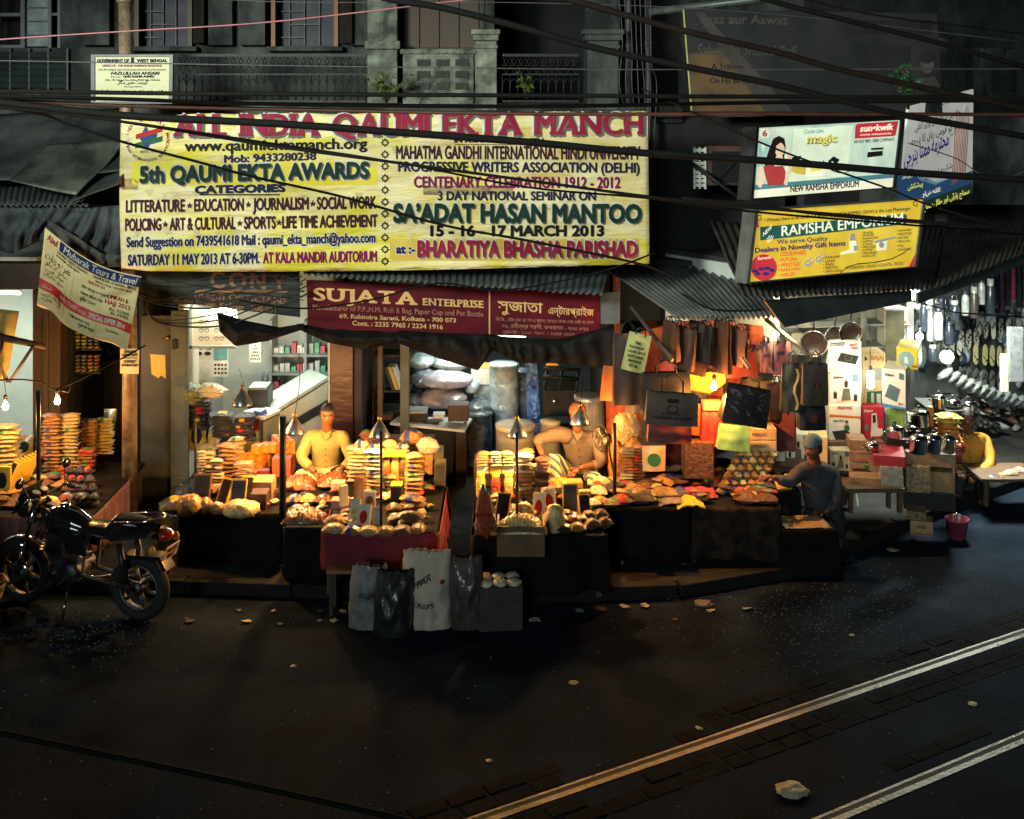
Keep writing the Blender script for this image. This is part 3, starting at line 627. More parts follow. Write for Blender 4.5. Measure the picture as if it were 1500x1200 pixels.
# ---- registrar's board on the lamp pole
GV, gv, _ = board('notice_board', 'cream registrar notice board in a dark blue frame on the lamp pole', 'notice board', ((134, 80), (254, 80), (134, 152), (253, 152)), (13.06,) * 4, M('cream_board', (.46, .46, .26), .5, var=.1, scale=2), .04, .035, M('navy_frame', (.03, .045, .05), .4))
write(GV, gv, NAVY, [('GOVERNMENT OF', 142, 91, 189, 91, 4.2, .05), ('WEST BENGAL', 200, 91, 245, 91, 4.2, .05), ('FAZLULLAH ANSARI', 162, 109.5, 234, 109.5, 4.3, .04, .25), (urdu('گورنمنٹ مغربی بنگال'), 172, 123, 216, 123, 4.5, .01)])
write(GV, gv, MAGENTA, [('OFFICE OF : THE MUSLIM MARRIAGE REGISTRAR', 150, 97.8, 237, 97.8, 3)]); write(GV, gv, LEAFI, [('GOVT. APPT. MARRIAGE, NIKAH, TALAQUE, KHULA, PETTAH AND ALL OTHER DOCUMENTS', 144, 103.4, 243, 103.4, 2.2, .01)])
write(GV, gv, BLACKI, [('Asstt. Qazi :', 162, 113.6, 178, 113.6, 2.2, 0), ('QARI SAGHIR AHMED', 180, 113.6, 226, 113.6, 2.9, .05), ('Office : 20, Colootola Lane, Kolkata-700 073 (Near Nakhoda)', 154, 118.2, 234, 118.2, 2.0, .02), ('www.quranfist.in', 181, 128, 208, 128, 2.2, 0), (urdu('دفتر مسلم میرج رجسٹرار'), 145, 134, 244, 134, 2.6, 0)])
m = MB(); disc(m, gv, 194, 86.2, 2.6, 2.2, .006, 12); m.poly([gv(192, 88, .006), gv(196, 88, .006), gv(196.6, 92, .006), gv(191.4, 92, .006)]); m.obj('crest', BLACKI, GV)
# ---- pole with posters
PO = thing('lamp_pole', 'rusty iron lamp pole carrying the notice board and the paper notice', 'pole', P(191, 766, 13.24))
m = MB(); m.tube([P(190, 767, 13.24), P(190, 500, 13.24), P(186, 200, 13.22), P(183, 3, 13.2)], [.082, .078, .072, .070], 14); m.lathe([(.075, 0), (.09, .01), (.09, .05), (.06, .07), (0, .07)], P(183, 5, 13.2), 14); m.obj('pole', M('rusted_pole', (.10, .055, .03), .5, .25, scale=7, bump=.4, bscale=30, col2=(.30, .24, .17), lo=.3, hi=.72, detail=8), PO)
def paper(name, label, cat, pts, Y, mat, n=1): return tag(MB().prism([P(x, y, Y) for x, y in pts], (0, .004, 0)).obj(name, mat), label, cat)
PAPER = M('aged_paper', (.55, .50, .32), .7, var=.1, scale=5)
pp = lambda x, y, o=0: P(x, y, 13.12 - o)
np_ = paper('paper_notice', 'white paper notice with heavy black print pasted on the lamp pole', 'notice', ((176, 511), (204, 511), (203, 548), (176, 547)), 13.12, PAPER)
write(np_, pp, BLACKI, [('ONLINE', 181, 517, 200, 517, 3.4, .06), ('PASSPORT', 179, 522, 202, 522, 3.4, .06), ('APPLICATION', 180, 526, 201, 526, 2.4, .03), ('CONTACT', 181, 532, 199, 532, 3.8, .06), ('9748047587', 178, 537, 202, 537, 3, .05)])
# ---- travel poster: a loose cloth sheet
def tp(u, v, off=0):
    x = (66 + (207 - 66) * u) * (1 - v) + (54 + (186 - 54) * u) * v; y = (333 + (405 - 333) * u) * (1 - v) + (447 + (514 - 447) * u) * v
    s = math.sin(math.pi * u); y += 15 * s * (1 - v) + 9 * math.sin(math.pi * min(1, u * 1.2)) * v - 7 * math.exp(-((u - .16) / .09) ** 2) * v
    d = .10 * math.sin(math.pi * u) * math.sin(math.pi * v) + .05 * noise.noise(Vector((u * 4 + v * 2, v * 3, 2))) + .05 * math.exp(-((u * .75 + v - .95) / .10) ** 2) * (u > .2)
    return P(x, y, 12.5 + d - off)
TPm = thing('cloth_poster', 'crooked cream travel poster with a red stripe hanging from one corner', 'poster', P(120, 470, 12.5))
MB().grid(tp, 40, 30).obj('cloth', M('cream_cloth', (.64, .52, .24), .6, scale=3, col2=(.74, .62, .34), bump=.15, bscale=12), TPm, solid=.002)
patch(MB(), tp, .16, .015, 1, .15, .004, 30, 3).obj('colour_band', M('poster_navy', (.02, .03, .12), .5, scale=4), TPm); patch(MB(), tp, 0, .645, 1, .775, .004, 30, 3).obj('colour_band', M('poster_red', (.50, .022, .02), .5), TPm)
um = (0, -1)
write(TPm, tp, WHITEI, [('Mubarak Tours & Travel', .2, .125, .97, .125, .09, .02, .2), ('SPECIAL OFFER 2014', .54, .745, .93, .745, .065, .04), (bn('বিশেষ উপহার ২০১৪'), .2, .74, .5, .74, .05, .01), (urdu('خاص پیشکش'), .03, .73, .14, .73, .05, 0)])
write(TPm, tp, REDI, [('Abul', .03, .13, .14, .13, .09, .02, .2), ('UMRAH &', .70, .40, .92, .40, .055, .03), ('HAJJ 2013', .68, .48, .95, .48, .055, .03), ('SERVICES', .48, .30, .66, .30, .035, .02)])
write(TPm, tp, BLACKI, [('ZAKARIA STREET, KOLKATA', .14, .20, .46, .20, .035, .02), ('PHONE 2235 0074', .14, .25, .38, .25, .03), ('LAXMI ROAD, KOLKATA - 700 073', .52, .20, .97, .20, .04, .02), ('98310 15028 / 033 2237 0074', .55, .25, .93, .25, .03, .01), (urdu('عمرہ و زیارت'), .03, .36, .30, .36, .09, 0)]
    + [(bn(s), a, y, b, y, .04, .01) for s, a, b, y in (('হজ যাত্রা ও ভ্রমণ', .42, .70, .40), ('মক্কা মদিনা থেকে', .42, .66, .49), ('বুকিং চলছে', .42, .60, .57), ('আবাসন সহ', .34, .56, .86), ('দূরভাষ করুন', .44, .62, .92), ('Rs. 55000', .74, .95, .56), ('Rs. 65000', .76, .95, .61), ('Contact', .74, .88, .86))]
    + [(urdu(s), a, y, b, y, .045, 0) for s, a, b, y in (('مکمل انتظام', .04, .26, .44), ('ہوٹل قریب', .05, .24, .51), ('حج بکنگ', .04, .25, .58), ('رابطہ کریں', .03, .24, .83), ('کلکتہ', .04, .16, .90))])
m = MB()
for k in (.27, .33, .63): patch(m, tp, k, .17, k + .003, .98, .004, 1, 12)
m.obj('fold_line', M('poster_crease', (.40, .36, .2), .6), TPm)
MB().tube([tp(0, 0), P(48, 312, 12.6), P(-40, 240, 12.9)], .004, 4).obj('tie_cord', BLACKCLOTH, TPm); MB().tube([tp(1, 0), P(330, 425, 13.2), P(445, 440, 13.3)], .004, 4).obj('tie_cord', BLACKCLOTH, TPm)
# ---- big unlit poster above the light boxes
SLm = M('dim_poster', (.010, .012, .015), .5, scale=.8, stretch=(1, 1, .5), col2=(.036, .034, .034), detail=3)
SA, sa, _ = board('hoarding', 'large unlit dusky hoarding with dim script, stretched above the light boxes', 'hoarding', ((1000, 14), (1373, 20), (1012, 165), (1381, 166)), (13.9, 14.1, 13.8, 14.0), SLm, .03)
m = MB(); m.poly([sa(x, y, .003) for x, y in ((1013, 163), (1158, 163), (1120, 128), (1084, 88), (1060, 72), (1006, 80))]); m.obj('colour_band', M('painted_amber_light', (.13, .075, .03), .5, scale=1.2, stretch=(1, 1, 1.4), col2=(.022, .02, .026), lo=.4, hi=.62), SA)  # brown light on the lower left corner, painted as a patch of colour
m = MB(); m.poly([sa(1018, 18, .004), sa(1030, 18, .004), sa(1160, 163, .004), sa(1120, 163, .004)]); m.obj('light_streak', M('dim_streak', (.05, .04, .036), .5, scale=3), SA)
m = MB(); m.poly([sa(1000, 14, .006), sa(1002, 14, .006), sa(1014, 165, .006), sa(1012, 165, .006)]); m.obj('painted_backlit_edge', M('painted_backlit_edge', (.45, .45, .15), .5), SA)  # light from behind the sheet, painted as a bright edge
DIMI = M('ink_dim', (.055, .05, .045), .6); DIMK = M('ink_dim_dark', (.012, .010, .010), .6)
write(SA, sa, DIMI, [('Saaz aur Aawaz', 1026, 34, 1155, 36, 13, .03), ('Salute to Shahid Rafi', 1020, 80, 1168, 82, 15, .015, .25), ('Welcome', 1028, 43, 1044, 44, 5)]); write(SA, sa, DIMK, [('A Tribute', 1042, 101, 1088, 102, 8), ('On His Birthday', 1040, 122, 1110, 122, 8), ('President          Vice President', 1040, 141, 1150, 141, 4.5)], .007)
m = MB(); disc(m, sa, 1358, 93, 10, 15, .005); m.poly([sa(1340, 128, .005), sa(1345, 115, .005), sa(1370, 112, .005), sa(1378, 128, .005)]); m.obj('portrait', M('dim_portrait', (.065, .055, .05), .6), SA)
m = MB(); disc(m, sa, 1358, 84, 12, 9, .0065); m.obj('portrait_hair', DIMK, SA)
m = MB(); patch(m, sa, 1256, 68, 1334, 140, .0045); patch(m, sa, 1238, 30, 1365, 50, .0045); m.obj('colour_panel', M('dim_violet', (.016, .014, .019), .5, scale=2), SA)

# ---- light boxes
def lightbox(label, c, Y, face, depth, frmat, fr=.03):
    q = [P(x, y, yy) for (x, y), yy in zip(c, Y)]; pt, n = quad(*q); t = thing('light_box', label, 'light box sign', (q[2] + q[3]) / 2)
    C4 = [pt(x, y) for x, y in c]; cc = sum(C4, Vector()) / 4; TL, TR, BL, BR = [cc + (p - cc) * 1.035 for p in C4]
    m = MB(); m.prism([TL - n * .004, TR - n * .004, BR - n * .004, BL - n * .004], -n * depth); m.obj('case', frmat, t)
    MB().poly([C4[0], C4[2], C4[3], C4[1]]).obj('face', face, t)
    m = MB()
    for a, b, ia, ib in ((TL, TR, C4[0], C4[1]), (TR, BR, C4[1], C4[3]), (BR, BL, C4[3], C4[2]), (BL, TL, C4[2], C4[0])): m.prism([a, b, ib, ia], n * .02)
    m.obj('frame', frmat, t); return t, pt
RC = ((1108.7, 309.3), (1351, 292), (1096.5, 413), (1338, 390))
RM, rm = lightbox('yellow backlit emporium sign listing cookware makers, under the teal light box', RC, (11.7, 13.1, 11.6, 13.0), LIT('yellow', (.66, .38, .02), .75, scale=1.3, col2=(.84, .64, .07)), .14, M('alu_frame', (.14, .15, .15), .45, .3))
LB = LIT('black', (.012, .012, .016), .6); LN = LIT('navy', (.05, .03, .16), .6); LR = LIT('red', (.62, .04, .06), .6); LG = LIT('green', (.02, .10, .075), .7); LW = LIT('white', (.86, .84, .62), .85); LGY = LIT('grey', (.40, .40, .36), .6)
def poly(parent, pt, mat, pts, off=.005, name='printed_shape'): return MB().poly([pt(x, y, off) for x, y in pts][::-1]).obj(name, mat, parent)
poly(RM, rm, LG, ((1113.5, 332.7), (1325, 313.5), (1328.5, 316), (1327.5, 328.5), (1113.5, 352.5)), .004, 'name_panel')
write(RM, rm, LW, [('RAMSHA EMPORIUM', 1145, 346, 1323, 327, 14.5, .012), ('NEW', 1118, 347, 1131, 335, 6, .02)], .008)
m = MB()
for k in range(3): ring(m, rm, 1121, 344, 6 + k * 2.6, 7 + k * 2.6, .008, 6, .02, .2)
m.obj('printed_shape', LW, RM)
write(RM, rm, LB, [('I Witness there is no GOD but ALLAH and MOHAMMED (SAW) is the Last Messenger', 1120, 325, 1334, 307.5, 4.8, .02), ('69, RABINDRA SARANI, KOLKATA- 700 073', 1239, 395, 1323, 388, 4.5, .01)])
write(RM, rm, LN, [('We serve Quality', 1138, 357.5, 1212.5, 352.2, 6.2, .02), ('Dealers in Novelty Gift Items', 1106, 370.5, 1238.6, 359.5, 7, .04)])
write(RM, rm, LR, [('COOKWARES', 1143, 375.5, 1180, 372.5, 6, .015)] + [('• ' + s, 1140, y, 1140 + w, y - w * .08, 5.2, .01) for s, y, w in (('FUTURA', 384, 27), ('PRESTIGE', 391.5, 31), ('KANCHAN', 398.5, 31), ('NIRLEP', 406, 24))])
write(RM, rm, LB, [('• ' + s, 1206, y, 1206 + w, y - w * .08, 3.6, .015) for s, y, w in (('SUNFLAME', 379.5, 24), ('LAXMI', 385, 16), ('BAJAJ', 389.6, 15), ('PRESTIGE', 394.8, 21), ('SURYA LAXMI', 400, 26))]
      + [('• ' + s, 1261, 343 + i * 4.3, 1261 + w, 343 + i * 4.3 - w * .08, 3.3, .015) for i, (s, w) in enumerate((('BAJAJ', 17), ('PHILIPS', 19), ('PANASONIC', 26), ('JAIPAN', 18), ('LORDS', 17), ('PRESTIGE', 22), ('SUMMIT', 19), ('MAHARAJA', 24), ('SURUCHI', 21)))]
      + [('• ' + s, 1313, y, 1313 + w, y - w * .08, 3.4, .015) for s, y, w in (('HAWKINS', 340, 22), ('PRESTIGE', 345.3, 22), ('SHYAM', 350.5, 17), ('PELICAN', 356, 20), ('RAJ', 362, 10), ('SUN-KWIK', 368, 22))])
m = MB(); disc(m, rm, 1119, 392, 19, 19.5, .005, 28); m.obj('printed_disc', LR, RM)
m = MB()
for a, b, w in ((1106, 397, 5), (1115, 394, 4.5), (1124, 393, 5), (1131, 396, 4), (1110, 401, 4), (1122, 401, 5)): disc(m, rm, a, b, w, 2.6, .007, 10)
m.obj('printed_pans', LN, RM); write(RM, rm, LW, [('Suruchi', 1110, 381, 1130, 379, 4.5, .01)], .008)
m = MB()
for cx, cy in ((1113, 319), (1341.5, 298.5)): ring(m, rm, cx, cy, 3, 4.2, .006, 12, .1, .85); star(m, rm, cx + 1.5, cy, 1.6, .006)
m.obj('crescent', LB, RM)
m = MB(); pts = [(1231, 399), (1240, 391), (1256, 386), (1280, 384), (1305, 379), (1322, 371), (1332, 363)]
for (a, b), (c, d) in zip(pts, pts[1:]): m.poly([rm(a, b, .006), rm(a, b + 1.6, .006), rm(c, d + 1.2, .006), rm(c, d, .006)])
m.obj('swoosh', LB, RM)
m = MB(); m.poly([rm(x, y, .005) for x, y in ((1245, 353), (1245, 366), (1232, 370), (1232, 373), (1256, 369), (1254, 353))]); m.poly([rm(x, y, .005) for x, y in ((1284, 353), (1300, 351), (1299, 366), (1285, 367))]); m.obj('printed_mixer', LW, RM)
m = MB(); m.poly([rm(x, y, .0065) for x, y in ((1246, 343), (1251, 341), (1254, 352), (1244, 353))]); m.poly([rm(x, y, .0065) for x, y in ((1250, 360), (1257, 360), (1255, 368), (1251, 368))]); m.poly([rm(x, y, .0065) for x, y in ((1280, 353), (1312, 346), (1312, 349), (1281, 357))]); disc(m, rm, 1291, 359, 4, 4.5, .0068, 12)
for a, b in ((1183, 386), (1199, 380)): ring(m, rm, a, b, 3, 5, .006, 10); ring(m, rm, a + 5, b - 5, 2.5, 4, .0062, 10); m.poly([rm(a - 8, b + 4, .0055), rm(a + 6, b + 2, .0055), rm(a + 8, b - 3, .0055)])
m.obj('printed_cookware', LGY, RM)
poly(RM, rm, LR, ((1338, 390), (1341, 371), (1331, 391)), .004); poly(RM, rm, LR, ((1108.7, 309.3), (1112, 333), (1106, 335)), .003)
# upper box
KC = ((1110, 187.5), (1318, 176), (1102, 290.6), (1307, 274))
SK, sk = lightbox('teal and white backlit cookware advertisement with a smiling long-haired woman', KC, (11.9, 13.2, 11.8, 13.1), LIT('teal', (.16, .36, .36), .95, scale=1.4, col2=(.60, .70, .52), lo=.3, hi=.6, stretch=(1, 1, .6)), .16, M('dark_frame', (.02, .022, .024), .5))
LT = LIT('deep_teal', (.09, .24, .27), .7); LSK = LIT('skin', (.80, .58, .40), .8); LH = LIT('hair', (.02, .012, .012), .6); LY = LIT('lemon', (.75, .72, .15), .8)
poly(SK, sk, LW, ((1103, 279), (1308.5, 261), (1307, 274), (1102, 290.6)), .004, 'white_strip'); poly(SK, sk, LT, ((1104, 271), (1309.5, 254), (1308.5, 260.8), (1103, 278.8)), .004, 'teal_strip')
poly(SK, sk, LIT('glow', (.66, .76, .56), .9), ((1165, 190), (1250, 184), (1240, 258), (1156, 268)), .0025, 'pale_field')
write(SK, sk, LB, [('NEW RAMSHA EMPORIUM', 1157.7, 281.5, 1258, 273.6, 8.6, .035), ('AN ISO 9001: 2000 COMPANY', 1251, 210, 1310, 206.3, 4.4, .03)])
poly(SK, sk, LR, ((1256, 181.5), (1316, 177.5), (1312, 198), (1309, 199.5), (1252, 203.3), (1253, 184)), .004, 'name_panel')
write(SK, sk, LW, [('sun•kwik', 1259.6, 193, 1309, 190, 9, .04, .2), ('HOME APPLIANCES', 1260, 199, 1306, 196.5, 2, .02), ('5', 1117, 221, 1120, 220.8, 2)], .008); write(SK, sk, LT, [('Cooks Like', 1177.5, 196, 1206, 194, 6, .02)], .008)
write(SK, sk, LH, [('magic', 1181.8, 210.6, 1227, 208.4, 12, .06)], .006); write(SK, sk, LY, [('magic', 1181.5, 210, 1226.5, 208, 12, .03)], .009)
poly(SK, sk, LH, ((1124, 262), (1120, 240), (1126, 220), (1133, 203), (1141, 199), (1149, 203), (1151, 214), (1148, 236), (1146, 262)), .005, 'printed_hair')
m = MB(); disc(m, sk, 1142, 219, 7.5, 10, .007); m.poly([sk(x, y, .0065) for x, y in ((1137, 228), (1146, 228), (1150, 243), (1134, 244))]); m.poly([sk(x, y, .0065) for x, y in ((1110, 246), (1117, 243), (1121, 262), (1114, 276), (1109, 271))]); m.poly([sk(x, y, .0065) for x, y in ((1148, 270), (1155, 240), (1151, 226), (1155, 222), (1160, 230), (1160, 246), (1153, 272))]); m.obj('printed_figure', LSK, SK)
poly(SK, sk, LIT('dress', (.45, .05, .05), .7), ((1118, 244), (1132, 240), (1147, 243), (1151, 252), (1149, 271), (1125, 272), (1121, 258)), .0062, 'printed_dress')
poly(SK, sk, LH, ((1131, 206), (1138, 201), (1147, 205), (1143, 209), (1137, 214), (1135, 232), (1130, 244)), .0085, 'printed_hair')
m = MB(); m.poly([sk(x, y, .006) for x, y in ((1276, 217), (1294, 216), (1294, 219), (1276, 220))]); m.poly([sk(x, y, .006) for x, y in ((1271, 223), (1293, 221), (1293, 228), (1270, 231))]); m.poly([sk(x, y, .006) for x, y in ((1213, 236), (1221, 229), (1230, 234), (1225, 241), (1219, 236), (1215, 241))]); m.poly([sk(x, y, .006) for x, y in ((1157, 231), (1174, 228), (1170, 238), (1158, 241))])
ring(m, sk, 1232, 226, 27, 28, .005, 20, .1, .45); m.obj('printed_pans', LB, SK)
m = MB(); disc(m, sk, 1178, 247, 21, 9, .0045, 16); m.obj('printed_food', LIT('food', (.35, .40, .06), .8, scale=12, col2=(.80, .45, .08)), SK); m = MB(); m.poly([sk(x, y, .0052) for x, y in ((1181, 243), (1212, 240), (1210, 256), (1180, 258))]); m.obj('printed_cooker', LW, SK); m = MB(); m.poly([sk(x, y, .0062) for x, y in ((1186, 245), (1204, 243), (1203, 250), (1187, 252))]); m.obj('printed_label', LY, SK)
write(SK, sk, LR, [('6', 1117, 200, 1124, 199.6, 9, .04)]); m = MB(); ring(m, sk, 1120.5, 196, 6, 7, .006, 6); m.obj('badge', LW, SK); write(SK, sk, LW, [('5', 1116, 217, 1121, 216.7, 5)])
# leaning sign in Urdu, white over blue and green, its brightness put in as glow
UC = ((1331, 157), (1426, 131), (1318, 318), (1424, 283))
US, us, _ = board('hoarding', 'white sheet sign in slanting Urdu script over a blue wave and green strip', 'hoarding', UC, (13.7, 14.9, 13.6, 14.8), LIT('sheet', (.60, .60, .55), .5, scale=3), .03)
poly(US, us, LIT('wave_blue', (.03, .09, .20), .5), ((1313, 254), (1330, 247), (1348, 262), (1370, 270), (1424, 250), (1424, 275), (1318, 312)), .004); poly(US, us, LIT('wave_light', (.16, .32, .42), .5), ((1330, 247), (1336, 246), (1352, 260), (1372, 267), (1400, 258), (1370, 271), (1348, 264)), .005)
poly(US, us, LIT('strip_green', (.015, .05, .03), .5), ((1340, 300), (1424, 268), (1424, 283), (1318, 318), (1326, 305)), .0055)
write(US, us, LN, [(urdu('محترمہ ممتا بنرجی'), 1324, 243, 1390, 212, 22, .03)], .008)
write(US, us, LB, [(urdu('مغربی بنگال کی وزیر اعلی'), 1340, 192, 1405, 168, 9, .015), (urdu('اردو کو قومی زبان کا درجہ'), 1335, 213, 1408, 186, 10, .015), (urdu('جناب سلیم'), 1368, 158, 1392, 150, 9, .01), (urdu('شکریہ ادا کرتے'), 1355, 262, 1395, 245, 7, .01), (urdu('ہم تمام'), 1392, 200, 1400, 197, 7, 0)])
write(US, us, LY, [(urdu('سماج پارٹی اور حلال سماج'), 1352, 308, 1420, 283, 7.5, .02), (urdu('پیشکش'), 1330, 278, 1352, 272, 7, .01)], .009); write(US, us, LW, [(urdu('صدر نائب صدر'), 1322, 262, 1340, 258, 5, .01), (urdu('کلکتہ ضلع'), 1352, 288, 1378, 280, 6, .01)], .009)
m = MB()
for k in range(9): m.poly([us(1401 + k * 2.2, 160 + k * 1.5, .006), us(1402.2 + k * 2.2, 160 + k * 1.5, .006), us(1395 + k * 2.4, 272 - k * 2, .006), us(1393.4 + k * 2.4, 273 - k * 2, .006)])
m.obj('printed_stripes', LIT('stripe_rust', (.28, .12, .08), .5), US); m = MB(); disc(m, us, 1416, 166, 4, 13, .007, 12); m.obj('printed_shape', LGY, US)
# ---- air conditioner on the dark wall
AC = thing('air_conditioner', 'window air conditioner with a white louvred side on the dark wall', 'air conditioner', P(1055, 278, 14.2))
m = MB(); wallbox(m, 1034, 214, 1092, 272, 13.9, .6); m.obj('case', M('ac_case', (.05, .03, .024), .5, .3, scale=4, col2=(.12, .06, .045)), AC, bevel=.01)
m = MB()
for k in range(9): wallbox(m, 1017, 218 + k * 6.4, 1034, 222.5 + k * 6.4, 13.88, .05)
for x in (1016, 1024, 1032): wallbox(m, x, 216, x + 2.5, 277, 13.87, .06)
m.obj('louvre', M('ac_white', (.58, .60, .56), .5), AC)
m = MB(); wallbox(m, 1043, 222, 1086, 268, 13.895, .01); m.obj('coil_opening', NIGHT, AC)
m = MB(); m.tube([P(1052, 262, 13.85), P(1083, 230, 13.85)], .006, 5); m.tube([P(1014, 240, 13.8), P(1082, 290, 13.6)], .025, 6); m.obj('stay', IRON, AC)
# ================================================================== lamps
GLOW = EM('bulb_glow', (1, .72, .36), 60); GLOWW = EM('tube_glow', (.95, 1, .85), 14); ALU = M('spun_aluminium', (.55, .55, .55), .28, .9, scale=10, bump=.05); CORD = M('black_flex', (.012, .011, .011), .6); BRASS = M('brass_holder', (.45, .25, .08), .35, .9)
BAKE = M('bakelite', (.015, .012, .01), .4)
def light(name, loc, p, col, r=.03, parent=None):
    l = bpy.data.lights.new(name, 'POINT'); l.energy = p; l.color = col; l.shadow_soft_size = r; o = bpy.data.objects.new(name, l); COL.objects.link(o); o.location = loc
    if parent is not None: o.parent = parent; o.matrix_parent_inverse = root_inv(parent)
WARM = (1, .50, .14)
def bulb_mesh(mb, c, r=.032, up=1): mb.lathe([(0, -r * 1.0), (r * .7, -r * .75), (r, 0), (r * .8, r * .7), (r * .45, r * 1.35), (r * .4, r * 1.9), (0, r * 1.9)], c, 12); return mb
def bare_bulb(x, y, Y, label, p=9, col=WARM, glow=None, r=.032, hang=None, grp='bare bulbs'):
    c = P(x, y, Y); t = thing('bare_bulb', label, 'bulb', c, grp)
    bulb_mesh(MB(), c, r).obj('glass', glow or GLOW, t); MB().lathe([(0, r * 1.85), (.018, r * 1.85), (.02, r * 3.4), (.012, r * 3.9), (0, r * 3.9)], c, 10).obj('socket', BAKE, t)
    if hang: MB().tube([c + Vector((0, 0, r * 3.8)), (c + P(*hang)) / 2 + Vector((.02, 0, -.04)), P(*hang)], .004, 5).obj('flex', CORD, t)
    light('bulb_light', c + Vector((0, -.045, -.05)), p * 4.2, col, .02, t); return t
def pendant(x, y, Y, label, top, p=9, w=.105, tilt=0):
    c = P(x, y, Y); t = thing('pendant_lamp', label, 'lamp', c, 'metal-shaded lamps over the stalls')
    MB().lathe([(.018, .10), (.03, .085), (.045, .062), (w * .75, .012), (w * .97, -.035), (w, -.055), (w * .97, -.052), (w * .93, -.035), (w * .70, .006), (.03, .06)], c, 24).obj('shade', ALU, t)
    MB().lathe([(.0, .155), (.016, .155), (.02, .13), (.02, .098), (0, .098)], c, 12).obj('lamp_holder', BRASS, t)
    bulb_mesh(MB(), c + Vector((0, 0, -.045)), .028).obj('bulb', GLOW, t)
    MB().tube([c + Vector((0, 0, .15)), (c + P(*top)) / 2 + Vector((.03, 0, .02)), P(*top)], .004, 5).obj('flex', CORD, t)
    light('lamp_light', c + Vector((0, 0, -.088)), p * 7.6, WARM, .03, t); return t
bare_bulb(8, 596, 12.75, 'bare bulb at the very edge of the first stall, beside the short cream stack', 13, hang=(4, 545, 12.75))
bare_bulb(84, 588, 12.7, 'bare bulb glowing before the top of the tan packet tower', 15, hang=(110, 552, 12.75))
bare_bulb(1046, 567, 12.35, 'bare bulb burning low among the hanging shopping bags', 26, (1, .36, .07), hang=(1060, 470, 12.7))
bare_bulb(1152, 461, 12.72, 'warm bare bulb just under the tin edge beside the appliance shop', 22, (1, .76, .42), hang=(1150, 452, 12.8))
COOL = (.92, 1, .84)
def cfl(name, x, y, Y, label, p, h=.13, r=.022, shape='stick', hang=None, col=COOL):
    c = P(x, y, Y); t = thing(name, label, 'bulb', c)
    m = MB()
    if shape == 'stick': m.lathe([(0, -h / 2), (r * .7, -h / 2), (r, -h / 2 + .01), (r, h / 2 - .01), (r * .6, h / 2), (0, h / 2)], c, 14)
    else: m.ball(c, r, 16, 10)
    m.obj('glass', GLOWW, t); MB().lathe([(0, h / 2), (.016, h / 2), (.02, h / 2 + .05), (0, h / 2 + .055)], c, 10).obj('socket', BAKE, t)
    if hang: MB().tube([c + Vector((0, 0, h / 2 + .05)), P(*hang)], .004, 5).obj('flex', CORD, t)
    light('lamp_light', c + Vector((0, -.06, 0)), p, col, .03, t)
cfl('bare_bulb', 1206, 461, 13.0, 'cool white bulb under the roof edge, over the hanging pans', 22, .08, .03, 'ball', (1206, 440, 13.0))
cfl('energy_bulb', 1275, 556, 13.2, 'stick-shaped white energy bulb hanging before the appliance cartons', 10, .19, .036, hang=(1274, 470, 13.4))
cfl('bare_bulb', 1387, 523, 13.9, 'round white globe bulb hanging before the sandal rack', 40, .11, .075, 'ball', (1386, 440, 14.0))
cfl('bare_bulb', 1347, 493, 14.5, 'small white bulb deep among the hanging flasks', 20, .1, .045, 'ball', (1347, 440, 14.5))
def tube(label, a, b, p, name='tube_light'):
    t = thing(name, label, 'tube light', (a + b) / 2); d = (b - a).normalized()
    MB().tube([a, b], .015, 10).obj('glass_tube', GLOWW, t); MB().tube([a + Vector((0, .02, .035)), b + Vector((0, .02, .035))], .022, 6).obj('batten', M('white_enamel', (.6, .6, .58), .4), t)
    l = bpy.data.lights.new('tube_glow', 'AREA'); l.shape = 'RECTANGLE'; l.size = (b - a).length; l.size_y = .05; l.energy = p; l.color = COOL
    o = bpy.data.objects.new('tube_glow', l); COL.objects.link(o); o.location = (a + b) / 2 + Vector((0, -.02, -.03)); rm_ = d.to_track_quat('X', 'Z').to_matrix().to_4x4(); o.rotation_euler = rm_.to_euler()
    o.parent = t; o.matrix_parent_inverse = root_inv(t)
tube('long white tube light under the sandal shop roof', RP(1363, 424, .35), RP(1436, 404, .35), 260)
tube('white tube light inside the opticians shop, above the frame chart', P(300, 440, 14.75), P(430, 443, 14.75), 60)
tube('white tube light in the shop behind the first stall', P(-60, 428, 15.1), P(30, 430, 15.1), 45)
tube('white tube light over the plastic drums in the bag maker’s store', P(640, 490, 15.6), P(770, 492, 15.6), 20)
for x, y, Y, lb, top, p in ((355, 586, 12.55, 'metal-shaded lamp over the orange sweet bricks', (350, 540, 13.3), 11), (432, 627, 12.5, 'metal-shaded lamp hanging before the glass counter, nearest the seated man in yellow', (438, 510, 13.2), 13),
        (556, 632, 12.2, 'metal-shaded lamp over the tall cream packets of the stall with the crimson cloth', (562, 520, 13.2), 14), (757, 631, 12.15, 'metal-shaded lamp in front of the pale round drum', (757, 525, 13.2), 14), (850, 613, 12.35, 'metal-shaded lamp hanging before the face of the man in brown', (851, 520, 13.2), 13)):
    pendant(x, y, Y, lb, top, p)
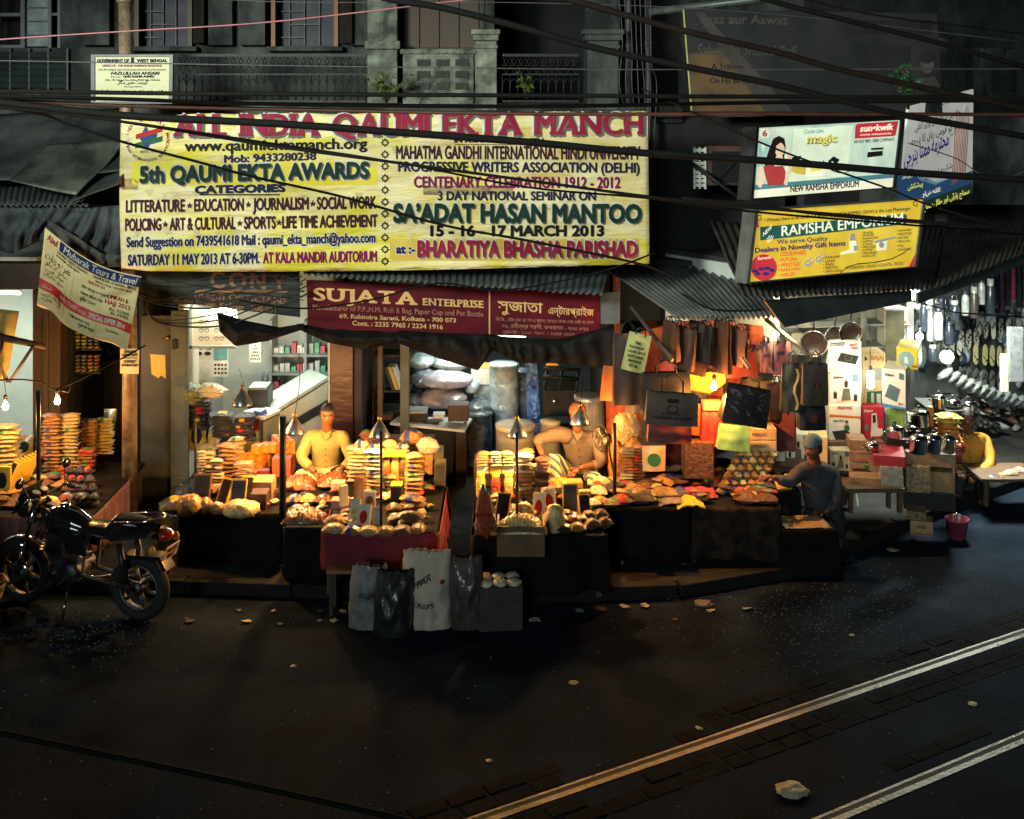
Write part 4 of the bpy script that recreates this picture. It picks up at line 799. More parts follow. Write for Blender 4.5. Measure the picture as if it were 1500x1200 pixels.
# ================================================================== shops behind the stalls
WHITEW = M('shop_white_wall', (.50, .54, .50), .7, var=.12, scale=2); GREYW = M('shop_grey', (.20, .22, .22), .6, var=.2); STEELG = M('grey_steel_door', (.065, .085, .09), .5, .4, scale=2, bump=.1, col2=(.12, .15, .155), detail=7)
LAM = M('white_laminate', (.55, .57, .53), .4, var=.08)
def room(name, label, x0, x1, yc, Yf, Yb, wall, ceil, zc=2.75, side=None):
    t = thing(name, label, 'shop', P((x0 + x1) / 2, 745, Yf)); a, b = P(x0, 0, Yf).x, P(x1, 0, Yf).x; z0 = .125
    MB().box(((a + b) / 2, Yb, (z0 + zc) / 2), (b - a + .1, .06, zc - z0)).obj('back_wall', wall, t)
    MB().box((a, (Yf + Yb) / 2, (z0 + zc) / 2), (.06, Yb - Yf - .062, zc - z0)).obj('side_wall', side or wall, t); MB().box((b, (Yf + Yb) / 2, (z0 + zc) / 2), (.06, Yb - Yf - .062, zc - z0)).obj('side_wall', side or wall, t)
    MB().box(((a + b) / 2, (Yf + Yb) / 2, zc + .04), (b - a + .1, Yb - Yf + .1, .06)).obj('ceiling', ceil, t); return t
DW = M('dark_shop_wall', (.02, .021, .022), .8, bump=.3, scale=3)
room('corner_shop', 'bright shop glimpsed behind the bulbs of the first stall', -160, 50, 0, 14.5, 16.4, WHITEW, WHITEW)
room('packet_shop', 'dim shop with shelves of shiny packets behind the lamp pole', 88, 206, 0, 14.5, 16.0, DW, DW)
room('opticians_shop', 'white-lit opticians shop with glass counters', 264, 484, 0, 14.45, 16.5, WHITEW, WHITEW)
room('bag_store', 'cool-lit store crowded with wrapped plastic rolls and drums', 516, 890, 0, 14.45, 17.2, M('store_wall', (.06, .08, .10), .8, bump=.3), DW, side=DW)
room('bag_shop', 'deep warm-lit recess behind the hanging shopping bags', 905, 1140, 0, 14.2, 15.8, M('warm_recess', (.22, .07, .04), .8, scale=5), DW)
# appliance shop and sandal shop follow the bend
def rroom(name, label, x0, x1, off, dp, wall, zc=2.85):
    t = thing(name, label, 'shop', RP((x0 + x1) / 2, 720, off)); m = MB()
    A, B_ = RP(x0, 0, off), RP(x1, 0, off); A.z = B_.z = .125; up = Vector((0, 0, zc - .125))
    MB().prism([A - RN * dp, B_ - RN * dp, B_ - RN * dp + up, A - RN * dp + up], -RN * .05).obj('back_wall', wall, t)
    MB().prism([A, A - RN * dp, A - RN * dp + up, A + up], -RU * .05).obj('side_wall', wall, t); MB().prism([B_, B_ - RN * dp, B_ - RN * dp + up, B_ + up], RU * .05).obj('side_wall', wall, t)
    MB().prism([A + up, B_ + up, B_ - RN * dp + up, A - RN * dp + up], (0, 0, .05)).obj('ceiling', M('dark_ceiling', (.03, .03, .03), .8), t); return t
rroom('appliance_shop', 'white-lit appliance shop packed with cartons and pans', 1142, 1334, 0, 1.7, WHITEW)
rroom('sandal_shop', 'crowded sandal shop hung with slippers and belts', 1338, 1720, -.3, .9, M('sandal_back', (.09, .10, .10), .8, scale=5, bump=.3))
# steel doors and posts
t = thing('steel_door', 'dark grey steel shutter door with a torn yellow paper on it', 'door', P(232, 745, 14.15)); wallbox(MB(), 206, 462, 252, 745, 14.1, .06).obj('leaf', M('dark_steel', (.03, .036, .04), .5, .3, scale=3, bump=.1, col2=(.065, .07, .075)), t, bevel=.006)
MB().lathe([(.0, .0), (.022, 0), (.022, .012), (.01, .02), (0, .02)], P(245, 495, 14.09), 12, (0, -1, 0)).obj('handle', BRASS, t)
t = thing('steel_door', 'pale blue grey steel door standing ajar at the opticians', 'door', P(260, 745, 14.15)); wallbox(MB(), 250, 455, 276, 745, 14.02, .05).obj('leaf', STEELG, t, bevel=.006)
m = MB()
for y in (462, 565, 700): wallbox(m, 254, y, 272, y + 70 if y > 500 else y + 90, 14.01, .012)
m.obj('leaf_panel', STEELG, t, bevel=.004); m = wallbox(MB(), 252, 498, 258, 512, 13.98, .04); m.obj('handle', IRON, t)
paper('paper_notice', 'torn yellow paper notice stuck on the dark steel door', 'notice', ((220, 519), (242, 520), (243, 555), (236, 550), (232, 554), (222, 548)), 14.09, M('yellow_paper', (.55, .40, .10), .7, var=.1))
def upright(name, label, cat, x0, x1, y0, y1, Y, mat, dp=.15): return tag(wallbox(MB(), x0, y0, x1, y1, Y, dp).obj(name, mat, bevel=.006), label, cat)
upright('brick_pillar', 'narrow pillar faced in dark red tiles beside the glass counter', 'pillar', 483, 517, 500, 745, 14.25, M('red_tile', (.030, .003, .005), .4, scale=8, bump=.3, bscale=9, stretch=(1, 1, 2)), .2)
upright('timber_post', 'thin grey post right of the red tiled pillar', 'post', 518, 530, 500, 745, 14.3, DW); upright('timber_post', 'reddish wooden post in front of the dim book shelf', 'post', 553, 560, 500, 745, 14.25, BROWNW, .08); upright('timber_post', 'grey green post at the start of the plastic store', 'post', 586, 599, 496, 745, 14.3, M('post_green', (.05, .06, .055), .6), .1)
upright('timber_post', 'pale post between the hanging pans and the white cartons', 'post', 1262, 1270, 450, 700, 13.75, GREYW, .06); upright('metal_sheet', 'plain grey metal panel beside the post with the pans', 'panel', 1298, 1325, 455, 560, 14.1, M('grey_metal_panel', (.30, .30, .28), .45, .4), .03)
# opticians' fittings
def cabinet():
    t = thing('display_counter', 'glazed white counter full of spectacles, slanting towards the red pillar', 'counter', P(440, 700, 14.4))
    q = [P(404, 608, 14.5), P(480, 560, 15.3), P(480, 745, 15.3), P(404, 745, 14.5)]; q[2].z = q[3].z = .125
    MB().prism(q, (-.25, .35, 0)).obj('body', LAM, t)
    m = MB(); m.prism([P(404, 600, 14.48), P(481, 552, 15.28), P(481, 556, 15.28), P(404, 605, 14.48)], (-.3, .42, 0)); m.obj('counter_top', M('counter_glass', (.45, .52, .50), .12, var=.05), t)
    m = MB(); m.prism([P(404, 630, 14.47), P(480, 586, 15.27), P(480, 600, 15.27), P(404, 645, 14.47)], (0, .01, 0)); m.obj('kick_band', M('black_laminate', (.015, .015, .016), .4), t)
cabinet()
t = thing('display_shelf', 'open white wall shelf of spectacle cases inside the opticians shop', 'shelf', P(440, 580, 16.2))
m = MB()
for y in (520, 547, 578): wallbox(m, 396, y, 482, y + 3, 15.95, .4)
for x in (394, 445, 480): wallbox(m, x, 470, x + 4, 585, 15.94, .42)
m.obj('frame', GREYW, t)
for i in range(26):
    x = 400 + (i % 9) * 8.6 + RND.uniform(0, 1); row = i // 9; y = (520, 547, 578)[row]; hh = RND.uniform(9, 19)
    o = wallbox(MB(), x, y - hh, x + 7, y - .3, 16.0 + RND.uniform(0, .08), .15).obj('spectacle_case', MATS.get('case%d' % (i % 5)) or M('case%d' % (i % 5), [(.5, .52, .5), (.4, .42, .4), (.10, .30, .2), (.4, .08, .10), (.55, .55, .45)][i % 5], .5), bevel=.005)
    tag(o, 'spectacle case in the %s place along the %s shelf of the white wall unit' % ('first second third fourth fifth sixth seventh eighth ninth'.split()[i % 9], ('upper', 'middle', 'lowest')[row]), 'case', 'spectacle cases')
t = thing('frame_chart', 'lit white chart of spectacle frames at the opticians doorway', 'chart', P(310, 508, 14.75)); wallbox(MB(), 281, 452, 346, 507, 14.75, .06).obj('panel', M('chart_white', (.62, .60, .48), .4, var=.06), t, bevel=.006)
m = MB(); pc = lambda x, y, o=0: P(x, y, 14.74 - o)
for r in range(4):
    for c in range(2):
        cx, cy = 299 + c * 22, 460 + r * 12
        for d in (-4, 4): ring(m, pc, cx + d, cy, 2.4, 3.3, .002, 10)
        m.poly([pc(cx - 8, cy - 2, .003), pc(cx - 8, cy - 1.2, .003), pc(cx + 8, cy - 1.4, .003), pc(cx + 8, cy - 2.4, .003)])
m.obj('printed_frames', M('ink_grey', (.12, .12, .12), .6), t); m = MB(); wallbox(m, 276, 450, 281, 512, 14.73, .08); wallbox(m, 276, 507, 346, 511, 14.73, .08); m.obj('frame', GREYW, t)
def wallpaper(name, label, x0, y0, x1, y1, Y, mat): t = thing(name, label, 'poster', P((x0 + x1) / 2, y1, Y)); wallbox(MB(), x0, y0, x1, y1, Y, .01).obj('sheet', mat, t); return t, (lambda x, y, o=0: P(x, y, Y - .002 - o))
t, q = wallpaper('wall_poster', 'grey poster of a pair of eyes on the opticians wall', 284, 509, 311, 556, 15.2, M('eye_poster', (.42, .42, .38), .6)); m = MB()
for cx in (291, 304): disc(m, q, cx, 518, 5, 3, .002, 12); m.poly([q(cx - 6, 513, .003), q(cx + 6, 511, .003), q(cx + 5, 512.5, .003)])
m.obj('printed_eyes', BLACKI, t)
t, q = wallpaper('wall_calendar', 'calendar with a blue sky picture on the opticians wall', 312, 507, 334, 552, 15.21, M('calendar_white', (.55, .55, .5), .6)); m = MB(); patch(m, q, 313, 508, 333, 528, .002); m.obj('picture', M('calendar_blue', (.03, .10, .30), .5, scale=6, col2=(.12, .3, .2)), t); m = MB()
for r in range(3):
    for c in range(4): patch(m, q, 314 + c * 5, 533 + r * 6, 317 + c * 5, 536 + r * 6, .002)
m.obj('printed_dates', BLACKI, t)
t, q = wallpaper('eye_chart', 'small dotted test chart pinned on the white wall', 365, 501, 382, 531, 15.6, LAM); m = MB()
for r in range(5):
    for c in range(r + 1): patch(m, q, 373 - r * 1.5 + c * 3, 505 + r * 5, 374.8 - r * 1.5 + c * 3, 507 + r * 5, .002)
m.obj('printed_dots', BLACKI, t)
# desk in the opticians, printer and pens
t = thing('white_desk', 'white topped desk with a black end at the opticians', 'desk', P(390, 700, 14.0)); m = MB(); m.prism([P(356, 606, 14.2), P(382, 598, 14.6), P(412, 604, 14.2), P(386, 616, 13.8)], (0, 0, .03)); m.obj('desktop', LAM, t); m = MB(); m.prism([P(386, 619, 13.8), P(410, 607, 14.18), P(410, 690, 14.18), P(386, 700, 13.8)], (-.02, .05, 0)); m.obj('end_panel', GREYW, t); m = MB(); wallbox(m, 381, 616, 387, 700, 13.82, .05); m.obj('leg', BAKE, t)
t = thing('telephone', 'blue handset lying on the edge of the white desk', 'telephone', P(383, 604, 14.0)); MB().tube([P(372, 605, 13.95), P(382, 606, 13.95), P(390, 603, 13.95)], [.03, .022, .03], 8).obj('handset', M('blue_plastic', (.02, .05, .25), .35), t)
t = thing('desk_printer', 'black printer standing behind the aluminium lamp shade', 'printer', P(374, 600, 14.5)); m = MB(); wallbox(m, 362, 570, 392, 600, 14.5, .35); m.obj('body', M('black_plastic', (.015, .016, .018), .4), t, bevel=.02); m = MB(); wallbox(m, 364, 568, 390, 571, 14.48, .3); m.obj('paper_tray', GREYW, t)
t = thing('pen_stand', 'pen stand with dark pens on the opticians desk', 'pen stand', P(388, 562, 15.0)); MB().lathe([(0, 0), (.04, 0), (.045, .1), (.04, .1), (.035, .02)], P(388, 566, 15.0), 12).obj('cup', BAKE, t); m = MB()
for k in range(5): m.tube([P(385 + k * 1.5, 564, 15.0), P(383 + k * 2.5, 548 - k % 3 * 3, 15.0)], .006, 5)
m.obj('pen', M('pen_dark', (.03, .03, .06), .4), t)
# shelf of shiny packets behind the pole
m = thing('wall_shelf', 'dark wooden shelf stacked with shiny sachets behind the lamp pole', 'shelf', P(120, 545, 14.9)); q = MB(); wallbox(q, 90, 511, 150, 514, 14.85, .4); wallbox(q, 90, 545, 148, 548, 14.85, .4); q.obj('board', DARKW, m)
SHINY = [M('sachet_red', (.25, .03, .03), .25, scale=14, col2=(.5, .4, .2)), M('sachet_green', (.06, .14, .06), .25, scale=14, col2=(.55, .5, .1)), M('sachet_silver', (.4, .42, .45), .2, .6, scale=12, bump=.4)]
for r in range(2):
    for i in range(6):
        for k in range(5):
            x = 91 + i * 9.4; y = (511, 545)[r] - k * 5.2
            o = MB().ball(P(x + 4.5, y - 2.8, 14.9), (.036, .07, .02), 8, 5).obj('sachet', SHINY[(i // 2 + r + (k == 0)) % 3]); tag(o, None, 'sachet', 'sachets on the dark shelf behind the pole'); o['label'] = 'shiny sachet, %s board of the dark shelf, %s in the %s pile along' % (('upper', 'lower')[r], ('lowest', 'second', 'third', 'fourth', 'uppermost')[k], ('first', 'second', 'third', 'fourth', 'fifth', 'sixth')[i])
# plastic store fittings
t = thing('office_desk', 'dark desk with a white top in the plastic store', 'desk', P(630, 700, 14.6)); m = MB(); m.prism([P(571, 623, 14.5), P(590, 608, 15.3), P(694, 613, 15.3), P(681, 634, 14.45)], (0, 0, .03)); m.obj('desktop', LAM, t, bevel=.004); m = MB(); wallbox(m, 576, 630, 668, 740, 14.62, .5); m.obj('pedestal', DW, t); m = MB(); m.prism([P(668, 633, 14.5), P(682, 631, 14.5), P(682, 740, 14.5), P(668, 740, 14.5)], (0, .4, 0)); m.obj('leg', BROWNW, t)
def slabbox(name, label, cat, x0, y0, x1, y1, Y, dp, mat, top=None):
    t = thing(name, label, cat, P((x0 + x1) / 2, y1, Y)); wallbox(MB(), x0, y0, x1, y1, Y, dp).obj('body', mat, t, bevel=.008)
    if top: a, b = P(x0, y0, Y), P(x1, y0, Y); MB().box(((a.x + b.x) / 2, Y + dp / 2, a.z + .008), (b.x - a.x, dp, .012)).obj('top', top, t)
    return t
slabbox('file_box', 'black box with a pale lid on the white desk', 'box', 592, 606, 625, 620, 14.7, .3, BAKE, M('pale_lid', (.35, .40, .42), .3)); slabbox('account_book', 'small book with a red mark on the white desk', 'book', 634, 609, 651, 614, 14.9, .14, LAM, LAM); slabbox('calculator', 'flat black calculator in front of the small book', 'calculator', 624, 617, 643, 622, 14.65, .1, BAKE)
slabbox('cash_box', 'tall dark brown box of papers at the corner of the white desk', 'box', 656, 594, 686, 618, 14.7, .22, BROWNW); slabbox('paper_tray', 'small tray of scraps at the near corner of the desk', 'tray', 560, 609, 574, 616, 14.5, .15, BROWNW)
t = thing('book_shelf', 'narrow dim shelf with leaning ledgers beside the desk', 'shelf', P(570, 640, 15.0)); m = MB()
for y in (520, 572, 602): wallbox(m, 545, y, 600, y + 3, 15.0, .35)
wallbox(m, 545, 500, 548, 640, 15.0, .35); m.obj('frame', DARKW, t)
for k, (x, c) in enumerate(((563, 'ledger_black'), (568, 'ledger_yellow'), (574, 'ledger_white'))):
    m = MB(); m.prism([P(x, 538, 14.98), P(x + 5, 538, 14.98), P(x + 16, 571, 14.98), P(x + 11, 571, 14.98)], (0, .2, 0)); tag(m.obj('ledger', M(c, [(.02, .02, .02), (.45, .30, .05), (.35, .37, .38)][k], .5, scale=20)), ['black', 'yellow spotted', 'pale'][k] + ' ledger leaning on the narrow shelf by the desk', 'book')
WRAP = M('plastic_wrap', (.22, .30, .36), .16, scale=9, bump=.9, bscale=14, col2=(.50, .60, .66), coat=.6, detail=7); WRAPD = M('plastic_wrap_dark', (.06, .08, .11), .18, scale=8, bump=.9, bscale=14, col2=(.22, .28, .34), coat=.6)
def bundle(label, x, y, w, h, Y, mat=WRAP, seed=0):
    k = Y / 1800
    o = MB().ball(P(x, y, Y), (w * k / 2, .3, h * k / 2), 26, 16, lambda d: 1 + .13 * noise.noise(d * 2.6 + Vector((seed, 0, 0))) + .05 * noise.noise(d * 7 + Vector((seed, 3, 0))) + .18 * (abs(d.x) ** 4 * 0)).obj('wrapped_bundle', mat); tag(o, label, 'bundle', 'plastic-wrapped bundles in the store')
for i, (x, y, w, h, Y, a) in enumerate(((617, 528, 46, 22, 15.9, 'small crumpled clear bundle at the top of the heap behind the desk'), (662, 530, 62, 26, 15.9, 'wide crumpled clear bundle topping the heap behind the desk'), (620, 552, 52, 30, 15.8, 'grey clear bundle against the green post'), (654, 556, 76, 26, 15.6, 'long pale lilac bundle in the middle of the heap'), (648, 583, 72, 28, 15.5, 'broad pinkish bundle low in the heap, just over the desk'), (612, 584, 40, 30, 15.7, 'dull bundle low beside the green post'), (692, 562, 26, 24, 15.8, 'small glittering bundle beside the white carton'), (700, 596, 44, 24, 15.6, 'dark glossy bundle below the white carton'))): bundle(a, x, y, w, h, Y, (WRAP, WRAP, WRAPD, M('plastic_wrap_lilac', (.28, .28, .36), .2, scale=6, bump=.6, bscale=10, col2=(.48, .48, .58), coat=.6), M('plastic_wrap_pink', (.26, .22, .24), .2, scale=6, bump=.6, bscale=10, col2=(.45, .38, .40), coat=.6), WRAPD, WRAP, WRAPD)[i], i * 3.1)
def drum(name, label, x, yt, yb, w, Y, mat, lidm=None, rings=2, cat='drum'):
    c = P(x, yb, Y); k = Y / 1800; R_, Hh = w * k / 2, (yb - yt) * k; t = thing(name, label, cat, c); pr = [(0, 0), (R_ * .97, 0), (R_, .02)]
    for i in range(rings): z = Hh * (i + 1) / (rings + 1); pr += [(R_, z - .012), (R_ * 1.025, z), (R_, z + .012)]
    pr += [(R_, Hh - .03), (R_ * 1.03, Hh - .028), (R_ * 1.03, Hh), (0, Hh + .005)]
    MB().lathe(pr, c, 28).obj('body', mat, t)
    if lidm: MB().lathe([(R_ * 1.04, Hh - .035), (R_ * 1.05, Hh + .008), (R_ * .9, Hh + .014), (0, Hh + .012)], c, 28).obj('lid', lidm, t)
    return t
slabbox('white_carton', 'open white carton with a straw coloured flap among the plastic rolls', 'carton', 690, 540, 720, 564, 15.7, .3, LAM, M('straw_flap', (.45, .30, .08), .7)); slabbox('black_crate', 'black crate under the open white carton', 'crate', 694, 565, 720, 588, 15.7, .3, WRAPD)
drum('plastic_drum', 'shining wrapped roll standing tallest in the store', 738, 532, 660, 42, 15.6, WRAP, rings=3); drum('plastic_drum', 'low clear drum below the black crate', 702, 604, 680, 38, 15.3, WRAPD, rings=1); drum('plastic_drum', 'second wrapped roll standing just behind the tallest', 763, 540, 655, 34, 15.9, WRAPD, rings=3)
drum('round_drum', 'pale round drum with a flat lid behind the third lamp', 755, 622, 660, 56, 13.9, M('cream_drum', (.50, .40, .24), .5, var=.1), M('cream_lid', (.50, .45, .34), .4), 1); drum('round_drum', 'cream drum half hidden behind the man in brown', 806, 616, 668, 30, 14.1, M('cream_drum'), None, 1); drum('round_drum', 'clear plastic drum with a dull metal lid beside the fan', 864, 580, 660, 44, 14.0, M('clear_drum', (.30, .27, .26), .2, scale=5, coat=.5, stretch=(3, 3, .3)), M('dull_lid', (.35, .33, .3), .4, .6), 1); drum('round_drum', 'squat cream drum under the clear one, close to the fan', 868, 640, 690, 56, 13.8, M('cream_drum'), None, 1)
m = MB(); m.grid(lambda u, v: P(770 + 18 * u + 4 * v, 532 + 118 * v, 15.0 + .05 * noise.noise(Vector((u * 6, v * 14, 2)))), 8, 40); tag(m.obj('blue_sheet', M('blue_plastic_sheet', (.01, .05, .28), .2, scale=10, bump=1, bscale=24, col2=(.10, .25, .60), coat=.5), solid=.004), 'bright blue plastic sheet hanging beside the wrapped rolls', 'plastic sheet')
t = thing('bag_machine', 'black machine frame with rods beside the blue sheet', 'machine', P(820, 620, 15.0)); m = MB(); wallbox(m, 796, 572, 846, 610, 15.0, .5); m.obj('base', BAKE, t, bevel=.02); m = MB()
for x in (798, 820, 844): m.tube([P(x, 572, 15.0), P(x + 4, 540, 15.1)], .02, 8)
m.tube([P(796, 552, 15.05), P(848, 556, 15.05)], .03, 10); m.tube([P(796, 540, 15.05), P(850, 542, 15.05)], .02, 10); m.obj('roller_frame', IRON, t); MB().lathe([(0, 0), (.03, 0), (.03, .03), (0, .03)], P(812, 588, 14.98), 12, (0, -1, 0)).obj('handwheel', ALU, t)
slabbox('straw_mat', 'slip of straw matting caught under the black swag', 'mat', 800, 524, 818, 536, 14.0, .05, M('straw_flap'))
# ================================================================== stall tables
CRIM = M('crimson_cloth', (.13, .008, .02), .8, scale=5, bump=.3, bscale=18); BLKC = M('dark_cloth', (.0035, .0033, .0036), .9, scale=4, bump=.35, bscale=18, spec=.15, col2=(.009, .0085, .0085)); STRIPE = M('striped_cloth', (.10, .035, .035), .8, scale=1.6, stretch=(9, 1, .6), col2=(.20, .09, .08), bump=.3, bscale=20)
PLANK = M('stall_plank', (.10, .055, .03), .7, scale=4, stretch=(1, 5, 5), bump=.3)
def table(label, x0, x1, yf, z, back, cloth=BLKC, drop=.45, legs=True):
    Yf = depth(yf, z); a, b = P(x0, yf, Yf).x, P(x1, yf, Yf).x; t = thing('stall_table', label, 'table', ((a + b) / 2, Yf + back / 2, .12)); w = b - a
    MB().box(((a + b) / 2, Yf + back / 2, z - .025), (w, back, .045)).obj('tabletop', BLKC, t, bevel=.005)
    def f(u, v):
        # cloth: front and both sides in one skirt
        L = w + 2 * .7 * back; s = u * L - .7 * back
        if s < 0: p = Vector((a - .012, Yf - s, z)); o = Vector((-1, 0, 0))
        elif s > w: p = Vector((b + .012, Yf + (s - w), z)); o = Vector((1, 0, 0))
        else: p = Vector((a + s, Yf - .012, z)); o = Vector((0, -1, 0))
        fold = .03 * v * (math.sin(s * 22 + 2 * noise.noise(p * 3)) + .8 * noise.noise(p * 6))
        d = drop * (1 + .14 * noise.noise(Vector((s * 3, 1, z * 9))))
        return p + o * (.012 + fold + .02 * v) + Vector((0, 0, -v * d))
    MB().grid(f, 90, 8).obj('table_skirt', cloth, t, solid=.004)
    for sx in (a + .05, b - .05):
        for sy in (Yf + .06, Yf + back - .06): MB().box((sx, sy, (z - .05 + .12) / 2), (.05, .05, z - .05 - .12)).obj('leg', PLANK, t)
    return t, Yf
table('low stall table under the first stall, with a faded striped cloth end', -70, 134, 756, .62, 1.75, STRIPE, .40)
table('stall table of sweet boxes nearest the opticians, hung with black cloth', 262, 414, 752, .62, 1.6, BLKC, .48)
table('narrow stall table of date heaps between the second lamp and the crimson cloth', 418, 478, 772, .62, 1.75, BLKC, .48)
table('stall table draped with crimson cloth and loaded with the tallest cream packets', 474, 640, 780, .70, 1.9, CRIM, .34)
table('stall table before the man in brown, fronted by an open carton', 694, 886, 784, .70, 1.85, BLKC, .52)
table('stall table of bundles between the man in brown and the bag stall', 888, 1010, 742, .70, 1.5, BLKC, .52)
table('end table of the bag stall, behind the covered stool', 1141, 1170, 722, .68, 1.2, BLKC, .5)
table('broad bag stall table with a dark patterned cloth front', 1008, 1140, 742, .68, 1.6, M('patterned_cloth', (.008, .006, .006), .85, scale=9, col2=(.05, .028, .02), bump=.3, spec=.2), .5)
def tier(label, x0, x1, yf, z0, z1, dp, mat=PLANK):
    Y = depth(yf, z0); a, b = P(x0, yf, Y).x, P(x1, yf, Y).x; t = thing('display_step', label, 'step', ((a + b) / 2, Y, z0))
    MB().box(((a + b) / 2, Y + dp / 2, (z0 + z1) / 2), (b - a, dp, z1 - z0)).obj('riser', mat, t, bevel=.006); return Y
# ================================================================== packets
def foodmat(key, c1, c2, scale=11, coat=.8):
    return M('food_' + key, c1, .45, scale=scale, col2=c2, bump=.9, bscale=scale * 2.6, coat=coat, crough=.1, detail=3, lo=.4, hi=.6)
FOOD = {k: foodmat(k, *v) for k, v in {'cream': ((.42, .28, .09), (.68, .53, .25)), 'white': ((.48, .40, .26), (.72, .64, .46)), 'tan': ((.26, .11, .03), (.52, .28, .08)), 'orange': ((.50, .13, .012), (.70, .26, .03)), 'brown': ((.07, .025, .010), (.20, .08, .03)),
        'dark': ((.012, .010, .012), (.04, .035, .045)), 'violet': ((.02, .016, .035), (.08, .06, .10)), 'red': ((.32, .03, .02), (.52, .10, .03)), 'yellow': ((.52, .34, .04), (.68, .52, .10)), 'green': ((.06, .07, .02), (.20, .20, .07)), 'pink': ((.52, .24, .14), (.70, .42, .22)), 'date': ((.10, .02, .008), (.30, .09, .03))}.items()}
_pk = {}
WRAPM = [M('wrapper_%d' % i, c, .3, var=.3, scale=9, coat=.6) for i, c in enumerate(((.42, .03, .02), (.55, .50, .42), (.05, .16, .06), (.55, .34, .03), (.04, .06, .22), (.50, .16, .02)))]
def packet_mesh(key, var):
    if (key, var) not in _pk:
        def f(sgn):
            def g(u, v):
                x, y = u * 2 - 1, v * 2 - 1; k = max(0, 1 - abs(x / .9) ** 1.9) * max(0, 1 - abs(y / .95) ** 2.2)
                cx = 1 - .10 * abs(y) ** 2 * (1 - abs(x)) ; cy = 1 - .12 * abs(x) ** 2
                z = sgn * (k ** .6 * .52 + .015) + .08 * k * noise.noise(Vector((x * 2.4 + var * 5, y * 2.4, sgn))) + .06 * noise.noise(Vector((x * 3, y * 3, var))) + sgn * k * .16 * (abs(noise.noise(Vector((x * 5, y * 4, var * 3 + sgn)))) - .25)
                return Vector((x * .5 * cx * (1 + .04 * math.sin(y * 9 + var)), y * .5 * cy, z))
            return g
        m = MB(); m.grid(f(1), 20, 14, flip=True); m.grid(f(-1), 20, 14); me = m.mesh('packet'); me.materials.append(FOOD[key]); me.materials.append(WRAPM[(len(_pk) * 5 + var) % 6])
        if var >= 2:                               # a printed panel on the wrapper of every second kind
            for p in me.polygons:
                if (abs(p.center.x - .05) < .2 and abs(p.center.y) < .30 and p.center.z > 0) or (var == 3 and p.center.y < -.12 and abs(p.center.x + .12) < .13): p.material_index = 1
        _pk[key, var] = me
    return _pk[key, var]
PKN = {'cream': 'puffed_snack_packet', 'white': 'puffed_snack_packet', 'tan': 'nut_packet', 'brown': 'date_packet', 'date': 'date_packet', 'dark': 'black_packet', 'violet': 'black_packet'}
def packet(x, y, z, w, d, h, key, rot=0, tilt=(0, 0), name=None):
    o = put(name or PKN.get(key, 'sweet_packet'), packet_mesh(key, RND.randrange(4)), None, (x, y, z)); o.scale = (w, d, h); o.rotation_euler = (tilt[0], tilt[1], rot); return o
ADJ = {'cream': 'puffed cream', 'white': 'whitish', 'tan': 'tan nut', 'orange': 'orange', 'brown': 'brown', 'dark': 'blackish', 'violet': 'dark violet', 'red': 'reddish', 'yellow': 'yellow', 'green': 'dull green', 'pink': 'pinkish orange'}
def stack(x, yb, yt, wpx, z, key, n, where, rot=0, mix=None, dd=.8):
    n = min(16, round(n * 1.35)) if n > 3 else n
    Y = depth(yb, z); k = Y / 1800; w = wpx * k; h = (yb - yt) * k / n; px = P(x, yb, Y).x; lean = RND.uniform(-.10, .10) * w
    for i in range(n):
        kk = key if not mix or RND.random() > .45 else mix
        o = packet(px + RND.uniform(-.07, .07) * w + lean * (i / n) ** 2, Y + RND.uniform(-.03, .03) * w, z + h * (i + .5), w * RND.uniform(.90, 1.08), w * dd, h * RND.uniform(1.2, 1.5), kk, rot + RND.uniform(-.2, .2), (RND.uniform(-.05, .05), RND.uniform(-.09, .09)))
        j = n - 1 - i; tag(o, '%s packet, %s %s' % (ADJ[kk], 'top of' if j == 0 else ORD[j] + ' down in', where) if i else '%s packet, lowest in %s' % (ADJ[kk], where), 'packet', 'packets of ' + where)
# stall one
stack(8, 700, 622, 40, .62, 'cream', 9, 'the short stack at the frame edge')
stack(78, 689, 606, 27, .62, 'tan', 14, 'the tall tan tower under the second bulb')
stack(104, 688, 606, 24, .62, 'cream', 12, 'the tall cream tower beside the tan one')
stack(92, 676, 606, 20, .62, 'white', 14, 'the whitish tower squeezed behind tan and cream')
stack(129, 672, 614, 24, .62, 'tan', 9, 'the shorter nut pile right of the cream tower')
stack(128, 692, 657, 24, .62, 'red', 5, 'the low reddish pile in front of the nut pile', mix='orange')
stack(152, 665, 612, 26, .62, 'yellow', 8, 'the yellow pile next to the lamp pole', mix='cream')
for r in range(4):
    for c in range(3): stack(112 + c * 13 - r * 3, 742 - r * 9, 724 - r * 9 - r * 4, 14, .62, 'violet', 2 + r // 2, 'the dark violet bank, %s column, %s row back' % (('first', 'middle', 'last')[c], ('front', 'second', 'third', 'rear')[r]))
for i, (x, y, w, k) in enumerate(((30, 722, 30, 'tan'), (60, 712, 34, 'brown'), (80, 702, 40, 'brown'), (45, 734, 36, 'tan'), (24, 742, 34, 'brown'), (92, 714, 26, 'tan'))):
    Y = depth(y, .62); o = packet(P(x, y, Y).x, Y, .62 + .035, w * Y / 1800, .2, .075, k, RND.uniform(-.5, .5)); tag(o, '%s bag lying flat on the first stall, %s' % (ADJ[k], ('at the back', 'in the middle', 'longest', 'second from the front', 'frontmost', 'next to the violet bank')[i]), 'bag')
